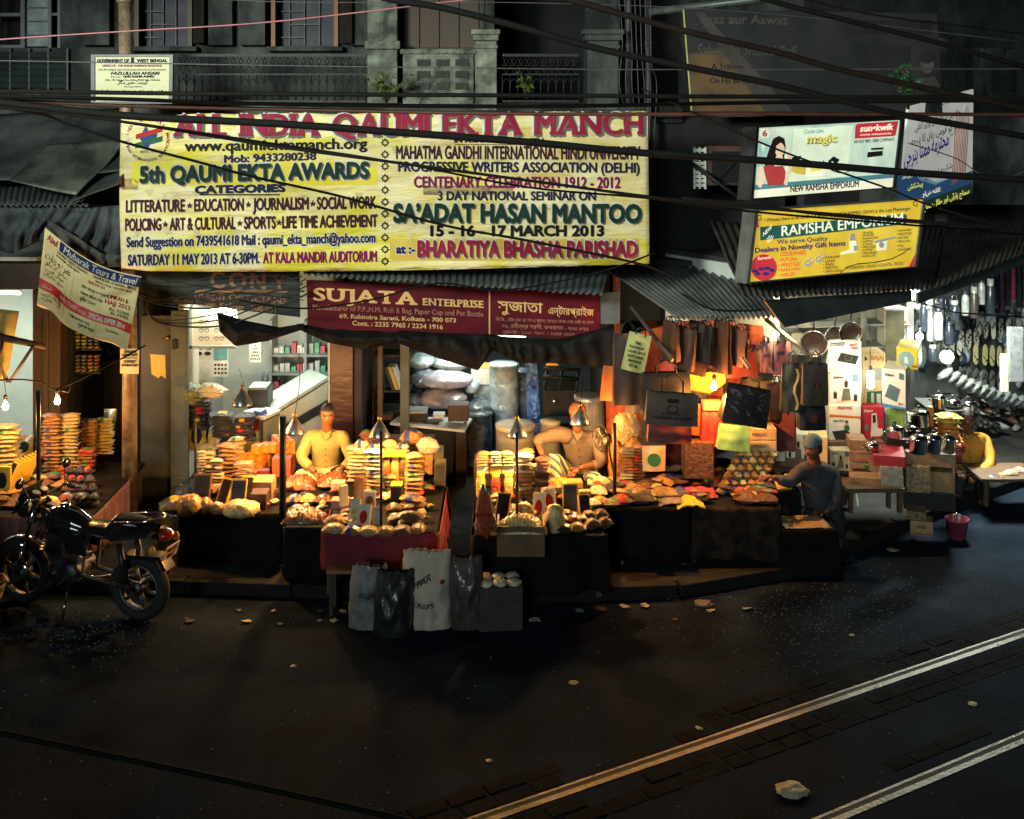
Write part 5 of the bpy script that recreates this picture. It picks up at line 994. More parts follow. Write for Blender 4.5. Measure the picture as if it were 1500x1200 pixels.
def puffs(label, x, y, z, wpx, hpx, key='white', n=9, cat='bag', seed=0):
    Y = depth(y, z); k = Y / 1800; w, h = wpx * k, hpx * k
    m = MB(); m.ball((P(x, y, Y).x, Y, z + h * .42), (w / 2, w * .42, h * .62), 22, 14, lambda d: 1 + .20 * noise.noise(d * 3.3 + Vector((seed, 1, 0))) + .10 * noise.noise(d * 8 + Vector((seed, 0, 2))))
    return tag(m.obj('puffed_bag', FOOD[key]), label, cat)
puffs('whitish puffed bag on the first stall under the short cream stack', 12, 682, .66, 40, 24, 'white', seed=1); puffs('small pale puffed bag at the front edge of the first stall', 72, 746, .62, 32, 18, 'cream', seed=2)
def pouch(x, yb, z, wpx, hpx, label, mat=None, rot=0, ink=GREENI, tilt=-.12):
    Y = depth(yb, z); k = Y / 1800; w, h = wpx * k, hpx * k; t = thing('stand_up_pouch', label, 'pouch', (P(x, yb, Y).x, Y, z), rot=(tilt, 0, rot))
    def f(s):
        return lambda u, v: Vector(((u - .5) * w * (1 - .12 * math.sin(math.pi * v) * 0 + .05 * (v - .5)), s * .035 * (1 - v) ** .7 * math.sin(math.pi * min(max(u, 0), 1)) - .0, v * h))
    m = MB(); m.grid(f(-1), 10, 10); m.grid(f(1), 10, 10, flip=True); local(m.obj('film', mat or M('pouch_yellow', (.50, .36, .07), .3, scale=3, coat=.4), t))
    m = MB(); m.poly([(w * .30 * math.cos(a * .5236), -.036 * (1 - (.45 + .26 * math.sin(a * .5236))) ** .7 - .004, h * (.45 + .26 * math.sin(a * .5236))) for a in range(12)]); local(m.obj('emblem', ink, t))
    m = MB(); m.box((0, -.003, h * .90), (w * .96, .006, h * .03)); local(m.obj('seal', GOLDI, t)); return t
pouch(36, 668, .62, 24, 30, 'yellow stand-up pouch with a green emblem between the two bulbs'); pouch(146, 660, .62, 22, 32, 'yellow stand-up pouch leaning on the nut pile by the pole', rot=-.2); pouch(160, 640, .62, 18, 40, 'silvery tall pouch at the back corner by the pole', M('pouch_silver', (.30, .30, .22), .25, .4, scale=5), ink=BLACKI); pouch(288, 660, .62, 26, 46, 'yellow stand-up pouch with a dark emblem behind the dull green stack', ink=BLACKI); pouch(302, 652, .62, 18, 40, 'second yellow pouch half behind the first at the opticians', rot=-.5)
def smallbox(x, yb, z, wpx, hpx, label, mat, dp=.1, rot=0, cat='box', prints=None, name='sweet_box', topm=None):
    Y = depth(yb, z); k = Y / 1800; w, h = wpx * k, hpx * k; t = thing(name, label, cat, (P(x, yb, Y).x, Y + dp / 2, z), rot=rot)
    local(MB().box((0, 0, h / 2), (w, dp, h)).obj('carton', mat, t, bevel=.003))
    if prints:
        ink, s = prints; pt = lambda a, b, o=0: Vector(((a - .5) * w, -dp / 2 - .001 - o, (1 - b) * h))
        if s: m = MB(); letters(m, pt, s, .12, .68, .88, .68, .36, .03, .001); local(m.obj('lettering', ink, t))
        else: m = MB(); disc(m, pt, .5, .5, .3, .3, .001, 14); local(m.obj('printed_disc', ink, t))
    if topm: local(MB().box((0, 0, h + .002), (w * .92, dp * .92, .004)).obj('lid_label', topm, t))
    return t
RBOX = M('box_red', (.45, .03, .02), .4, var=.1); YBOX = M('box_yellow', (.55, .36, .04), .4, var=.1); OBOX = M('box_orange', (.60, .20, .02), .4, var=.1); WBOX = M('box_white', (.60, .54, .40), .45, var=.08); KBOX = M('box_black', (.02, .016, .014), .35); CARD = M('cardboard', (.28, .17, .08), .75, scale=5, bump=.1)
smallbox(62, 672, .62, 22, 22, 'red box with a round mark beside the thin post on the first stall', RBOX, prints=(GOLDI, ''))
# date boxes: dark windowed lids with a yellow rim
def datebox(x, y, z, wpx, hpx, label, lean=.9, rot=0, rim=None, lid=None, picture=None):
    Y = depth(y, z); k = Y / 1800; w, h = wpx * k, hpx * k / .8; t = thing('date_box', label, 'box', (P(x, y, Y).x, Y, z), 'boxes of dates propped on the stalls', rot=(-(1.57 - lean) * .75, 0, rot))
    local(MB().box((0, .015, h / 2), (w, .03, h)).obj('tray', rim or YBOX, t, bevel=.003)); local(MB().box((0, -.002, h / 2), (w * .84, .006, h * .88)).obj('lid', lid or KBOX, t, bevel=.002))
    if picture: m = MB(); m.poly([(w * .3 * math.cos(a * .5236), -.0065, h * (.42 + .30 * math.sin(a * .5236))) for a in range(12)]); local(m.obj('picture', picture, t))
    return t
for i in range(7): datebox(4 + i * 5.2, 718 - i * 2.5, .62, 15, 34, 'dark date box in the leaning row at the frame edge, %s from the edge' % ('first second third fourth fifth sixth seventh'.split()[i]), rot=-.75)
smallbox(3, 724, .62, 24, 40, 'upright yellow box with black scrolls at the near end of the leaning row', YBOX, .04, prints=(BLACKI, ''))
# stall two
stack(302, 705, 652, 27, .62, 'green', 6, 'the dull green stack of the second stall', mix='white'); stack(318, 716, 672, 18, .62, 'brown', 7, 'the slim brown stack of the second stall', mix='white'); stack(334, 704, 650, 28, .62, 'tan', 7, 'the round tan stack of the second stall'); stack(346, 690, 640, 22, .62, 'cream', 6, 'the cream pile behind the tan stack'); stack(356, 712, 676, 26, .62, 'pink', 8, 'the flat pinkish stack before the sweet bricks'); stack(366, 706, 688, 22, .62, 'orange', 4, 'the small orange pile right of the pinkish stack'); stack(296, 712, 660, 12, .62, 'white', 9, 'the thin whitish column at the second post')
stack(272, 622, 580, 36, .9, 'dark', 6, 'the black stack highest by the steel door'); stack(296, 628, 584, 30, .9, 'dark', 6, 'the second black stack by the steel door', mix='violet'); stack(328, 640, 604, 32, .88, 'dark', 5, 'the shining black stack under the white desk'); stack(356, 642, 606, 28, .88, 'dark', 5, 'the black stack under the lamp shade', mix='violet')
tier('dark crate carrying the black packet stacks near the steel door', 250, 378, 640, .12, .88, .5, DW)
stack(284, 590, 566, 42, 1.19, 'green', 1, 'the black stacks, a plump sack'); 
o = packet(*P(310, 572, 13.75), .34, .2, .16, 'white', -.3, name='plump_sack'); tag(o, 'pale grey plump sack resting behind the greenish one', 'sack')
for i, (x, y) in enumerate(((352, 694), (366, 692), (380, 690), (352, 680), (366, 678), (380, 676), (392, 684), (392, 672), (400, 664), (388, 664), (376, 666))):
    t = smallbox(x, y, .62 + (0 if i < 3 or i == 6 else .1 if i < 6 or i == 7 else .19), 13, 13, 'orange sweet brick, %s of the brick pile' % ('front left corner', 'front middle', 'front right corner', 'second course left', 'second course middle', 'second course right', 'end of the first course', 'end of the second course', 'topmost, next to the post', 'upper right', 'upper middle')[i], foodmat('sev', (.60, .17, .01), (.75, .30, .03), 14), .12, -.35, name='sweet_brick', cat='sweet')
for i in range(6): smallbox(404 + (i % 3) * 7, 668 - (i // 3) * 11, .8 + (i // 3) * .07, 9, 10, 'narrow orange block in the crate by the post, %s' % ('front near end', 'front middle', 'front far end', 'upper near end', 'upper middle', 'upper far end')[i], FOOD['orange'], .3, .5, name='sweet_block', cat='sweet')
slabbox('sweet_crate', 'shallow orange crate tilted beside the thick post', 'crate', 398, 672, 426, 700, 13.2, .35, M('crate_orange', (.30, .08, .03), .6))
def jar(x, yb, z, wpx, hpx, label, key, lid=M('jar_lid', (.45, .33, .10), .35)):
    Y = depth(yb, z); k = Y / 1800; r, h = wpx * k / 2, hpx * k; t = thing('glass_jar', label, 'jar', (P(x, yb, Y).x, Y, z))
    local(MB().lathe([(0, .001), (r * .94, .002), (r, .012), (r, h * .72), (r * .8, h * .84), (r * .78, h * .86), (0, h * .86)], seg=22).obj('glass', FOOD[key], t)); local(MB().lathe([(r * .84, h * .86), (r * .86, h), (0, h)], seg=22).obj('lid', lid, t))
    local(MB().lathe([(r * 1.01, h * .2), (r * 1.012, h * .21), (r * 1.012, h * .24), (r * 1.01, h * .25)], seg=22).obj('label_band', lid, t)); return t
WLID = M('jar_lid_white', (.55, .52, .42), .4)
jar(313, 658, .62, 16, 30, 'whitish jar with a pale lid behind the dull green stack', 'cream', WLID)
smallbox(368, 660, .62, 25, 13, 'yellow box under the blue banded box', YBOX, .16); smallbox(367, 640 + 4, .735, 22, 13, 'white box with a blue band under the red one', WBOX, .13, prints=(NAVY, 'SOAN')); smallbox(368, 632, .83, 21, 18, 'bright red box with gold print on top of the box pile', RBOX, .12, prints=(GOLDI, 'SONA'))
smallbox(384, 705, .62, 18, 15, 'small dark red box on a brown carton near the post', M('box_maroon', (.16, .02, .02), .4), .1); slabbox('brown_carton', 'plain brown carton below the dark red box', 'carton', 369, 706, 398, 752, 12.45, .25, CARD)
datebox(292, 745, .62, 26, 40, 'date box under clear film at the left end of the second stall', lid=KBOX, rim=M('box_brown', (.16, .07, .03), .5)); datebox(321, 743, .62, 20, 34, 'date box with a wide yellow side in the middle of the second stall', rot=-.5); datebox(346, 750, .62, 23, 38, 'upright blue black date box with a thin yellow rim', lid=M('lid_blue', (.02, .028, .05), .3)); datebox(360, 738, .62, 18, 32, 'second date box half hidden behind the blue black one')
puffs('big pale puffed bag at the corner of the second stall', 278, 752, .62, 38, 26, 'tan', seed=4); puffs('round pale puffed bag next to the corner bag', 300, 750, .62, 26, 20, 'tan', seed=5); puffs('small puffed bag in the middle of the front edge', 318, 752, .62, 24, 16, 'tan', seed=6); puffs('long heap of cream lumps along the front edge of the second stall', 353, 754, .62, 54, 20, 'cream', seed=7)
slabbox('brown_basket', 'small dark basket at the right end of the second stall', 'basket', 366, 724, 390, 750, 12.2, .2, M('basket_weave', (.05, .02, .012), .7, scale=20, bump=.6, bscale=30))
for i, (x, y, w, k) in enumerate(((256, 740, 44, 'dark'), (268, 722, 34, 'dark'), (250, 758, 34, 'dark'))):
    Y = depth(y, .5 - i * .1); o = packet(P(x, y, Y).x, Y, .5 - i * .1, w * Y / 1800, .3, .16, k, .3, name='black_bundle'); tag(o, 'glossy black bundle on the ground pile beside the second stall, ' + ('middle', 'upper', 'lowest')[i], 'bundle')
drum('ground_crate', 'dark tub carrying the glossy black bundles', 254, 766, 826, 50, 12.5, BAKE, None, 1, 'tub')
# heaps and bags between
def heap(label, x, y, z, wpx, hpx, key, seed, name='date_heap', cat='heap'):
    Y = depth(y, z); k = Y / 1800; w, h = wpx * k, hpx * k; X = P(x, y, Y).x
    def f(u, v):
        a, b = u * 2 - 1, v * 2 - 1; e = max(0, 1 - a * a) ** .6 * max(0, 1 - b * b) ** .6
        return Vector((X + a * w / 2, Y + b * w * .38, z + h * e * (1 + .25 * noise.noise(Vector((a * 9, b * 9, seed)))) + .05 * e * abs(noise.noise(Vector((a * 15, b * 13, seed))))))
    return tag(MB().grid(f, 44, 26).obj(name, FOOD[key]), label, cat)
heap('heap of glossy reddish dates in front of the man in yellow', 440, 712, .62, 50, 16, 'date', 1); heap('smaller heap of dates touching the cream packets', 492, 708, .66, 46, 16, 'date', 2); heap('heap of orange dates before the man in brown', 822, 716, .7, 44, 14, 'orange', 3); heap('dark heap of raisins at the front of the date table', 445, 760, .62, 60, 14, 'brown', 4)
for i, (x, k) in enumerate(((432, 'tan'), (452, 'cream'), (474, 'tan'))):
    Y = depth(738, .62); o = packet(P(x, 738, Y).x, Y, .66, .165, .14, .11, k, .1); tag(o, '%s bag in the row before the date heaps, %s' % (ADJ[k], ('nearest the post', 'middle one', 'nearest the crimson cloth')[i]), 'bag')
smallbox(495, 720, .66, 20, 12, 'pale slatted box next to the smaller date heap', WBOX, .12); smallbox(516, 704, .66, 14, 16, 'small dark box behind the pale slatted one', KBOX, .1); smallbox(497, 748, .68, 24, 14, 'low pink box at the left corner of the crimson cloth', M('box_pink', (.4, .2, .16), .5), .14)
t = smallbox(503, 742, .82, 12, 30, 'slim cream box leaning on the low pink box', WBOX, .04, .6)
# stall three
stack(523, 705, 653, 27, .7, 'cream', 7, 'the left cream column of the crimson stall', mix='white'); stack(547, 729, 658, 27, .7, 'cream', 9, 'the tallest cream column behind the thin post', mix='white'); stack(567, 722, 696, 22, .7, 'cream', 4, 'the short pile right of the thin post'); stack(608, 723, 664, 28, .7, 'cream', 7, 'the right cream column of the crimson stall', mix='tan')
Yt = tier('wooden step behind the jars of the crimson stall', 522, 632, 700, .7, 1.02, .5)
for i, (x, w, k) in enumerate(((528, 22, 'white'), (550, 24, 'white'), (572, 22, 'cream'), (590, 20, 'white'))): stack(x, 664, 646 + (i % 2) * 4, w, 1.02, k, 2, 'the whitish row on the wooden step, %s pair' % ('first', 'second', 'third', 'fourth')[i])
stack(603, 650, 633, 34, 1.03, 'tan', 1, 'the wooden step, a bulging lone bag'); stack(626, 662, 644, 32, 1.03, 'white', 1, 'the step end, a broad bag'); stack(538, 650, 632, 20, 1.02, 'brown', 2, 'the brown pair just left of the third lamp')
for i, (x, k) in enumerate(((566, 'orange'), (579, 'cream'), (591, 'brown'))): jar(x, 706, .7, 13, 36, ('jar of orange crisps', 'jar of cream puffs', 'jar of brown nuts')[i] + ' in the row on the crimson stall', k)
for i in range(3): smallbox(562 + i * 13, 670, 1.0, 13, 9, 'yellow edged flat box above the jars, %s' % ('next to the post', 'middle', 'next to the right column')[i], YBOX, .12)
slabbox('tin_box', 'tall patterned red tin at the right end of the wooden step', 'tin', 622, 654, 634, 696, 12.9, .2, M('tin_pattern', (.30, .05, .03), .35, scale=20, col2=(.45, .35, .15))); slabbox('grey_bag_box', 'grey green box at the far right of the crimson stall', 'box', 634, 662, 648, 704, 12.95, .25, M('box_greygreen', (.16, .17, .12), .6)); slabbox('grey_bag_box', 'lower yellow edged box at the corner of the crimson stall', 'box', 636, 680, 652, 716, 12.7, .2, M('box_olive', (.22, .18, .07), .6))
datebox(526, 742, .74, 15, 34, 'upright orange date box in the middle of the crimson stall', 1.2, .1, OBOX, OBOX, GOLDI); datebox(516, 772, .72, 15, 32, 'oval windowed tray of yellow sweets on the crimson stall', .9, -.15, WBOX, WBOX, FOOD['yellow']); datebox(531, 772, .72, 20, 26, 'oval windowed tray with a red centre on the crimson stall', .9, -.1, WBOX, WBOX, REDI); datebox(549, 768, .72, 17, 20, 'pale blue grey box with a cream rim on the crimson stall', .9, -.05, WBOX, M('lid_bluegrey', (.22, .27, .30), .3)); datebox(541, 745, .74, 18, 20, 'white tray of brown sweets behind the blue grey box', .95, .05, WBOX, WBOX, FOOD['brown'])
slabbox('dark_tin', 'dark carton with a yellow flap between post and right column', 'carton', 572, 714, 588, 742, 12.1, .15, KBOX, YBOX)
for i, (x, y) in enumerate(((577, 750), (580, 766))): Y = depth(y, .7); o = packet(P(x, y, Y).x, Y, .74, .16, .11, .09, 'brown', .2, name='brown_loaf'); tag(o, 'brown loaf-shaped sweet on the crimson stall, ' + ('the rear one', 'the front one')[i], 'sweet')
stack(606, 744, 726, 38, .7, 'tan', 2, 'the wide nut bags at the foot of the right column', dd=.5); stack(600, 772, 750, 40, .7, 'brown', 2, 'the dark brown bags at the right front corner', dd=.5)
for i, (x, y, w, k) in enumerate(((492, 768, 34, 'tan'), (490, 780, 34, 'cream'), (515, 784, 30, 'tan'), (540, 784, 30, 'cream'), (565, 784, 30, 'tan'), (590, 783, 30, 'brown'), (612, 780, 24, 'tan'))):
    Y = depth(y, .72) + .06; o = packet(P(x, y, Y).x, Y, .735, w * Y / 1800, .15, .09, k, RND.uniform(-.2, .2)); tag(o, '%s bag along the front hem of the crimson stall, %s' % (ADJ[k], ('rear left corner', 'left corner', 'second along', 'third along', 'fourth along', 'fifth along', 'right corner')[i]), 'bag')
# stall four
tier('wooden step behind the jars of the stall before the man in brown', 694, 760, 712, .7, .92, .4)
for i, (x, k, l) in enumerate(((704, 'yellow', 'yellow'), (726, 'red', 'reddish'), (745, 'cream', 'pale'))): jar(x, 727, .7, 14, 34, 'jar of %s crisps before the man in brown' % l, k, YBOX)
for i, (x, m_) in enumerate(((707, WBOX), (726, YBOX), (744, WBOX))): smallbox(x, 694, .92, 17, 13, ('white slatted box above the jar of yellow crisps', 'bright yellow box above the jar of reddish crisps', 'pale box above the jar of pale crisps')[i], m_, .12)
for i, (x, w) in enumerate(((708, 18), (727, 18), (745, 18))): stack(x, 682, 662, w, 1.0, 'white' if i % 2 else 'cream', 4, 'the %s flat pile on the boxes above the jars' % ('first', 'second', 'third')[i])
stack(768, 735, 664, 24, .7, 'tan', 9, 'the nut column behind the fourth post', mix='white'); stack(795, 732, 670, 23, .7, 'brown', 9, 'the brown column before the man in brown', mix='pink'); stack(771, 672, 658, 22, .95, 'cream', 2, 'the cream pair on top near the round drum'); stack(782, 726, 680, 14, .7, 'white', 8, 'the thin whitish column between nut and brown')
for r in range(5): stack(711, 778 - r * 1, 760 - r * 9, 28, .7 + r * .075, ('dark', 'dark', 'brown', 'brown', 'red')[r], 1, 'the dark pile at the left corner, %s layer' % ('lowest', 'second', 'third', 'fourth', 'uppermost')[r], dd=.9)
datebox(788, 760, .72, 18, 30, 'white oval windowed tray with a red mark beside the fourth post', .9, -.15, WBOX, WBOX, REDI); datebox(806, 750, .72, 20, 28, 'second oval windowed tray with a red mark, set higher', .9, .15, WBOX, WBOX, REDI); datebox(836, 752, .72, 23, 34, 'tall date box with a thin yellow rim before the man in brown', .9, 0, YBOX, M('lid_grey', (.06, .06, .055), .35)); datebox(858, 755, .72, 17, 24, 'small dark date box with a gilt corner', .9, .15); datebox(733, 765, .72, 20, 34, 'dark framed date box beside the pile at the left corner', .9, -.3)
smallbox(857, 732, .72, 17, 12, 'small patterned box on the heap before the man in brown', M('box_pattern', (.10, .07, .03), .5, scale=30, col2=(.5, .4, .2)), .08, .1); smallbox(842, 716, .74, 22, 9, 'flat golden box lying beside the orange dates', M('box_gilt', (.45, .25, .08), .4), .14, .1)
puffs('cream lumpy bag hanging over the front edge at the open carton', 812, 778, .7, 30, 38, 'cream', seed=8); puffs('pale lumpy bag behind the open carton', 768, 758, .74, 26, 22, 'cream', seed=9)
t = thing('open_carton', 'open carton of cream lumps at the stall front before the man in brown', 'carton', P(763, 815, 11.15)); m = MB()
for q in ((728, 770, 731, 816), (795, 770, 798, 816)): wallbox(m, *q, 11.05, .3)
wallbox(m, 728, 772, 798, 816, 11.03, .015); wallbox(m, 731, 768, 795, 816, 11.34, .015); wallbox(m, 731, 812, 795, 816, 11.05, .28); m.obj('box', M('carton_dark', (.13, .075, .035), .7, scale=5), t); heap('cream lumps filling the open carton', 763, 774, .80, 66, 18, 'cream', 6, 'lumps').location.z = -.0
for i, (x, y) in enumerate(((862, 762), (880, 760), (868, 774), (886, 772))): Y = depth(y, .7); o = packet(P(x, y, Y).x, Y, .74, .15, .12, .1, 'brown', .1, name='brown_loaf'); tag(o, 'brown loaf before the man in brown, ' + ('rear left', 'rear right', 'front left', 'front right')[i], 'sweet')
for i, (x, y, k) in enumerate(((840, 766, 'brown'), (846, 778, 'tan'), (822, 766, 'brown'), (828, 780, 'dark'), (878, 738, 'tan'), (896, 742, 'brown'), (868, 742, 'white'))): Y = depth(y, .7); o = packet(P(x, y, Y).x, Y, .735, .16, .12, .08, k, RND.uniform(-.3, .3)); tag(o, '%s bag at the front corner before the man in brown, %s' % (ADJ[k], ('under the tall date box', 'before the tall box', 'beside the lumpy bag', 'lowest front', 'back row', 'back corner', 'back by the small box')[i]), 'bag')
# small packets strewn over the tables, nothing to tell them apart
def strew(where, x0, x1, y0, y1, z, n, keys, seed, w=(16, 26), hang=0):
    r = random.Random(seed)
    for i in range(n):
        x, y = r.uniform(x0, x1), r.uniform(y0, y1); Y = depth(y, z); w_ = r.uniform(*w) * Y / 1800; zz = z + .03 + r.uniform(0, .05) + hang * (y1 - y) / (y1 - y0)
        o = packet(P(x, y, Y).x, Y, zz, w_, w_ * .75, w_ * r.uniform(.28, .42), r.choice(keys), r.uniform(-1.5, 1.5), (r.uniform(-.3, .3), r.uniform(-.3, .3))); tag(o, 'small packet strewn loose among the goods ' + where, 'packet', 'loose packets ' + where)
strew('of the first stall', 95, 128, 695, 738, .62, 14, ['tan', 'brown', 'violet', 'red'], 1); strew('of the first stall', -6, 60, 700, 746, .62, 12, ['tan', 'brown', 'cream'], 2)
strew('of the second stall', 290, 410, 700, 744, .62, 22, ['tan', 'brown', 'orange', 'white', 'dark'], 3, (12, 20)); strew('of the crimson stall', 560, 632, 700, 770, .7, 24, ['tan', 'brown', 'cream', 'red', 'dark'], 4, (14, 22)); strew('of the crimson stall', 485, 560, 722, 772, .7, 16, ['brown', 'tan', 'orange', 'white'], 5, (12, 20))
strew('before the man in brown', 720, 880, 715, 775, .7, 34, ['tan', 'brown', 'cream', 'dark', 'red'], 6, (12, 22)); strew('beside the fan', 890, 1005, 690, 738, .7, 26, ['tan', 'brown', 'violet', 'cream', 'pink'], 7, (16, 28)); strew('at the end of the bag stall', 1144, 1166, 694, 716, .68, 12, ['tan', 'brown', 'dark', 'red', 'yellow', 'violet'], 18, (12, 22)); strew('of the bag stall', 1015, 1132, 700, 738, .68, 34, ['tan', 'brown', 'dark', 'red', 'yellow', 'violet'], 8, (14, 26))
strew('between the date heaps', 422, 474, 716, 764, .62, 14, ['brown', 'tan', 'dark'], 9, (14, 22))
# stall five and the bag stall
stack(918, 706, 656, 22, .7, 'tan', 8, 'the white-crimped nut column beside the bag stall', mix='white'); stack(934, 706, 658, 20, .7, 'brown', 8, 'the brown column touching the nut column'); o = puffs('tall orange wrapped sack beside the nut column', 903, 700, .7, 26, 52, 'orange', seed=12)
for i, (x, y, w, k) in enumerate(((925, 722, 34, 'tan'), (950, 716, 40, 'brown'), (980, 708, 40, 'tan'), (912, 738, 30, 'brown'), (940, 736, 40, 'dark'), (972, 728, 44, 'tan'), (880, 712, 30, 'cream'), (876, 726, 28, 'white'))): Y = depth(y, .7); o = packet(P(x, y, Y).x, Y, .74, w * Y / 1800, .18, .11, k, RND.uniform(-.4, .4)); tag(o, '%s bag on the table left of the bag stall, %s' % (ADJ[k], ('left of the middle', 'large middle one', 'back right one', 'front left one', 'front middle one', 'front right one', 'back left one', 'nearest the fan')[i]), 'bag')
puffs('cream ruffled bag with a dotted paper behind the fan', 917, 652, .95, 44, 46, 'cream', seed=13); puffs('yellowish wrapped parcel under the ruffled bag', 930, 672, .9, 34, 30, 'tan', seed=14); tier('dark box behind the nut column carrying the ruffled bag', 896, 944, 690, .7, .95, .4, DW)
n_ = 0
for r in range(6):
    for c in range(5):
        y = 722 - r * 11 - c * 1.5; x = 1058 + c * 12.5 + r * 5; z = .70 + r * .062
        Y = depth(728, .68) + .1 + r * .035; o = packet(P(x, 0, Y).x, Y, z + .02, .105, .12, .085, 'tan' if (r + c) % 3 else 'cream', -.5, (0, -.12)); n_ += 1
        tag(o, '%s packet in the sloping bank under the lit bag bulb, %s row, %s along' % (ADJ['tan' if (r + c) % 3 else 'cream'], ('lowest', 'second', 'third', 'fourth', 'fifth', 'uppermost')[r], ('first', 'second', 'third', 'fourth', 'fifth')[c]), 'packet', 'sloping bank of packets')
for i, (x, y, w, k) in enumerate(((1120, 712, 40, 'yellow'), (1142, 702, 34, 'orange'), (1152, 692, 34, 'red'), (1110, 730, 40, 'brown'), (1112, 722, 40, 'tan'), (1158, 714, 30, 'brown'), (1140, 706, 30, 'dark'), (1094, 742, 36, 'brown'), (1122, 742, 34, 'brown'))): Y = depth(y, .68) + .1; o = packet(P(x, y, Y).x, Y, .725, w * Y / 1800, .17, .1, k, RND.uniform(-.4, .4)); tag(o, '%s bag beside the sloping bank on the bag stall, %s' % (ADJ[k], ('beside the bank', 'second from the back', 'back one', 'left in the second row', 'middle of second row', 'right of the second row', 'at the far end', 'front left', 'front middle')[i]), 'bag')
datebox(1150, 716, .74, 22, 12, 'flat gilt box lying among the bags at the end of the bag stall', .4, .2, YBOX, M('lid_gilt', (.45, .28, .09), .35)); datebox(1161, 710, .76, 24, 14, 'flat white and orange box at the end of the bag stall', .4, -.2, WBOX, OBOX)
slabbox('basket_box', 'woven brown basket of folded bags in the middle of the bag stall', 'basket', 1004, 648, 1046, 702, 12.55, .3, M('woven_brown', (.05, .025, .015), .7, scale=24, bump=.8, bscale=26, col2=(.14, .07, .04)))
sheetm = M('silver_bag', (.20, .16, .14), .3, .2, scale=9, bump=.5, coat=.3)
for i, (x, y, w, h, k, lb) in enumerate(((1018, 722, 60, 14, M('pink_cloth', (.40, .06, .12), .6, scale=5), 'folded pink edged cloth bag on the bag stall'), (985, 734, 46, 16, sheetm, 'crumpled silvery bag at the corner of the bag stall'), (1010, 738, 40, 14, YBOX, 'folded yellow bag lying over the table corner'))):
    Y = depth(y, .7); k_ = Y / 1800; o = MB().grid(lambda u, v: Vector((P(x, y, Y).x + (u - .5) * w * k_, Y + (v - .5) * .3, .70 + .03 * noise.noise(Vector((u * 5, v * 4, i))) + .03 * math.sin(math.pi * u))), 16, 10).obj('folded_bag', k, solid=.012); tag(o, lb, 'bag')
# wooden crate boxes printed, red and green bags glowing by the low bulb
for i, (y0, y1) in enumerate(((628, 645), (646, 662))):
    t = slabbox('printed_box', ('upper', 'lower')[i] + ' pale printed box right of the green bag', 'box', 1098, y0, 1138, y1, 12.65, .25, M('pale_print_box', (.50, .36, .18), .6, scale=6)); write(t, lambda x, y, o=0: P(x, y, 12.648 - o), M('ink_brown', (.12, .05, .03), .6), [('MANGO', 1102, y1 - 6, 1122, y1 - 6, 5, .03)])
# ================================================================== shopping bags
def bag(label, x0, y0, x1, y1, Y, mat, rot=0, tilt=0, dp=.12, handle=.13, hm=None, design=None, name='shopping_bag', grp=None):
    k = Y / 1800; w, h = (x1 - x0) * k, (y1 - y0) * k; c = P((x0 + x1) / 2, y0, Y); t = thing(name, label, 'bag', c, grp, rot=(0, tilt, rot))
    def side(s):
        def f(u, v):
            fl = 1 - .22 * v * 0; return Vector(((u - .5) * w * (1 + .03 * v), s * dp / 2 * (.25 + .75 * max(v, 0) ** .6) * (1 - .12 * math.cos(u * 6.28)) + .014 * noise.noise(Vector((u * 3, v * 3, s + c.x * 5))), -v * h))
        return f
    m = MB(); m.grid(side(-1), 12, 12, flip=False); m.grid(side(1), 12, 12, flip=True)
    for u in (0, 1): m.grid(lambda a, v, u=u: side(-1)(u, v).lerp(side(1)(u, v), a) + Vector(((.5 - u) * .05 * math.sin(math.pi * a) * (1 - v), 0, 0)), 6, 12, flip=(u == 0))
    m.grid(lambda a, b: side(-1)(a, 1).lerp(side(1)(a, 1), b), 8, 4, flip=True)
    local(m.obj('body', mat, t))
    for s in (-1, 1):
        if handle: local(MB().tube([(-w * .22, s * dp * .13, -.02), (-w * .2, s * .03, handle * .6), (0, 0, handle), (w * .2, s * .03, handle * .6), (w * .22, s * dp * .13, -.02)], .007, 6).obj('handle', hm or CORD, t))
    if design:
        pt = lambda a, b, o=0: side(-1)(a, b) + Vector((0, -.004 - o, 0)); design(t, pt)
    return t
def ink_on(t, ink, lines):
    def go(tt, pt):
        m = MB()
        for l in lines: letters(m, pt, *l[:6], .02, .001)
        local(m.obj('lettering', ink, tt))
    return go
BKR = M('bag_brown', (.045, .018, .011), .6, scale=4); BKK = M('bag_black', (.007, .006, .006), .55, scale=4); BKG = M('bag_greygreen', (.022, .024, .016), .5, scale=4); BKO = M('bag_orange', (.55, .12, .015), .6, scale=4); BTAN = M('bag_tan', (.055, .036, .026), .6, scale=3)
bag('limp grey brown bag hanging at the left end of the bag stall', 898, 488, 940, 592, 12.7, BTAN, .2, dp=.1); bag('bright orange bag behind the grey brown one', 884, 538, 946, 588, 12.95, BKO, 0, .08, dp=.1)
def notice(t, pt):
    m = MB()
    for i, (s, a, b) in enumerate((('786', .35, .62), ('RAMSHA', .15, .8), ('LADIES BAGS', .1, .9), ('GENTS BAGS', .12, .85), ('WHOLESALE', .2, .8), ('RETAIL', .3, .7))): letters(m, pt, s, a, .28 + i * .12, b, .28 + i * .12, .07, .03, .001)
    local(m.obj('lettering', BLACKI, t))
bag('yellow green printed bag tilting beside the tin edge strut', 922, 489, 955, 545, 12.55, M('bag_limegreen', (.36, .38, .14), .6, scale=4), -.15, .22, .07, .06, None, notice)
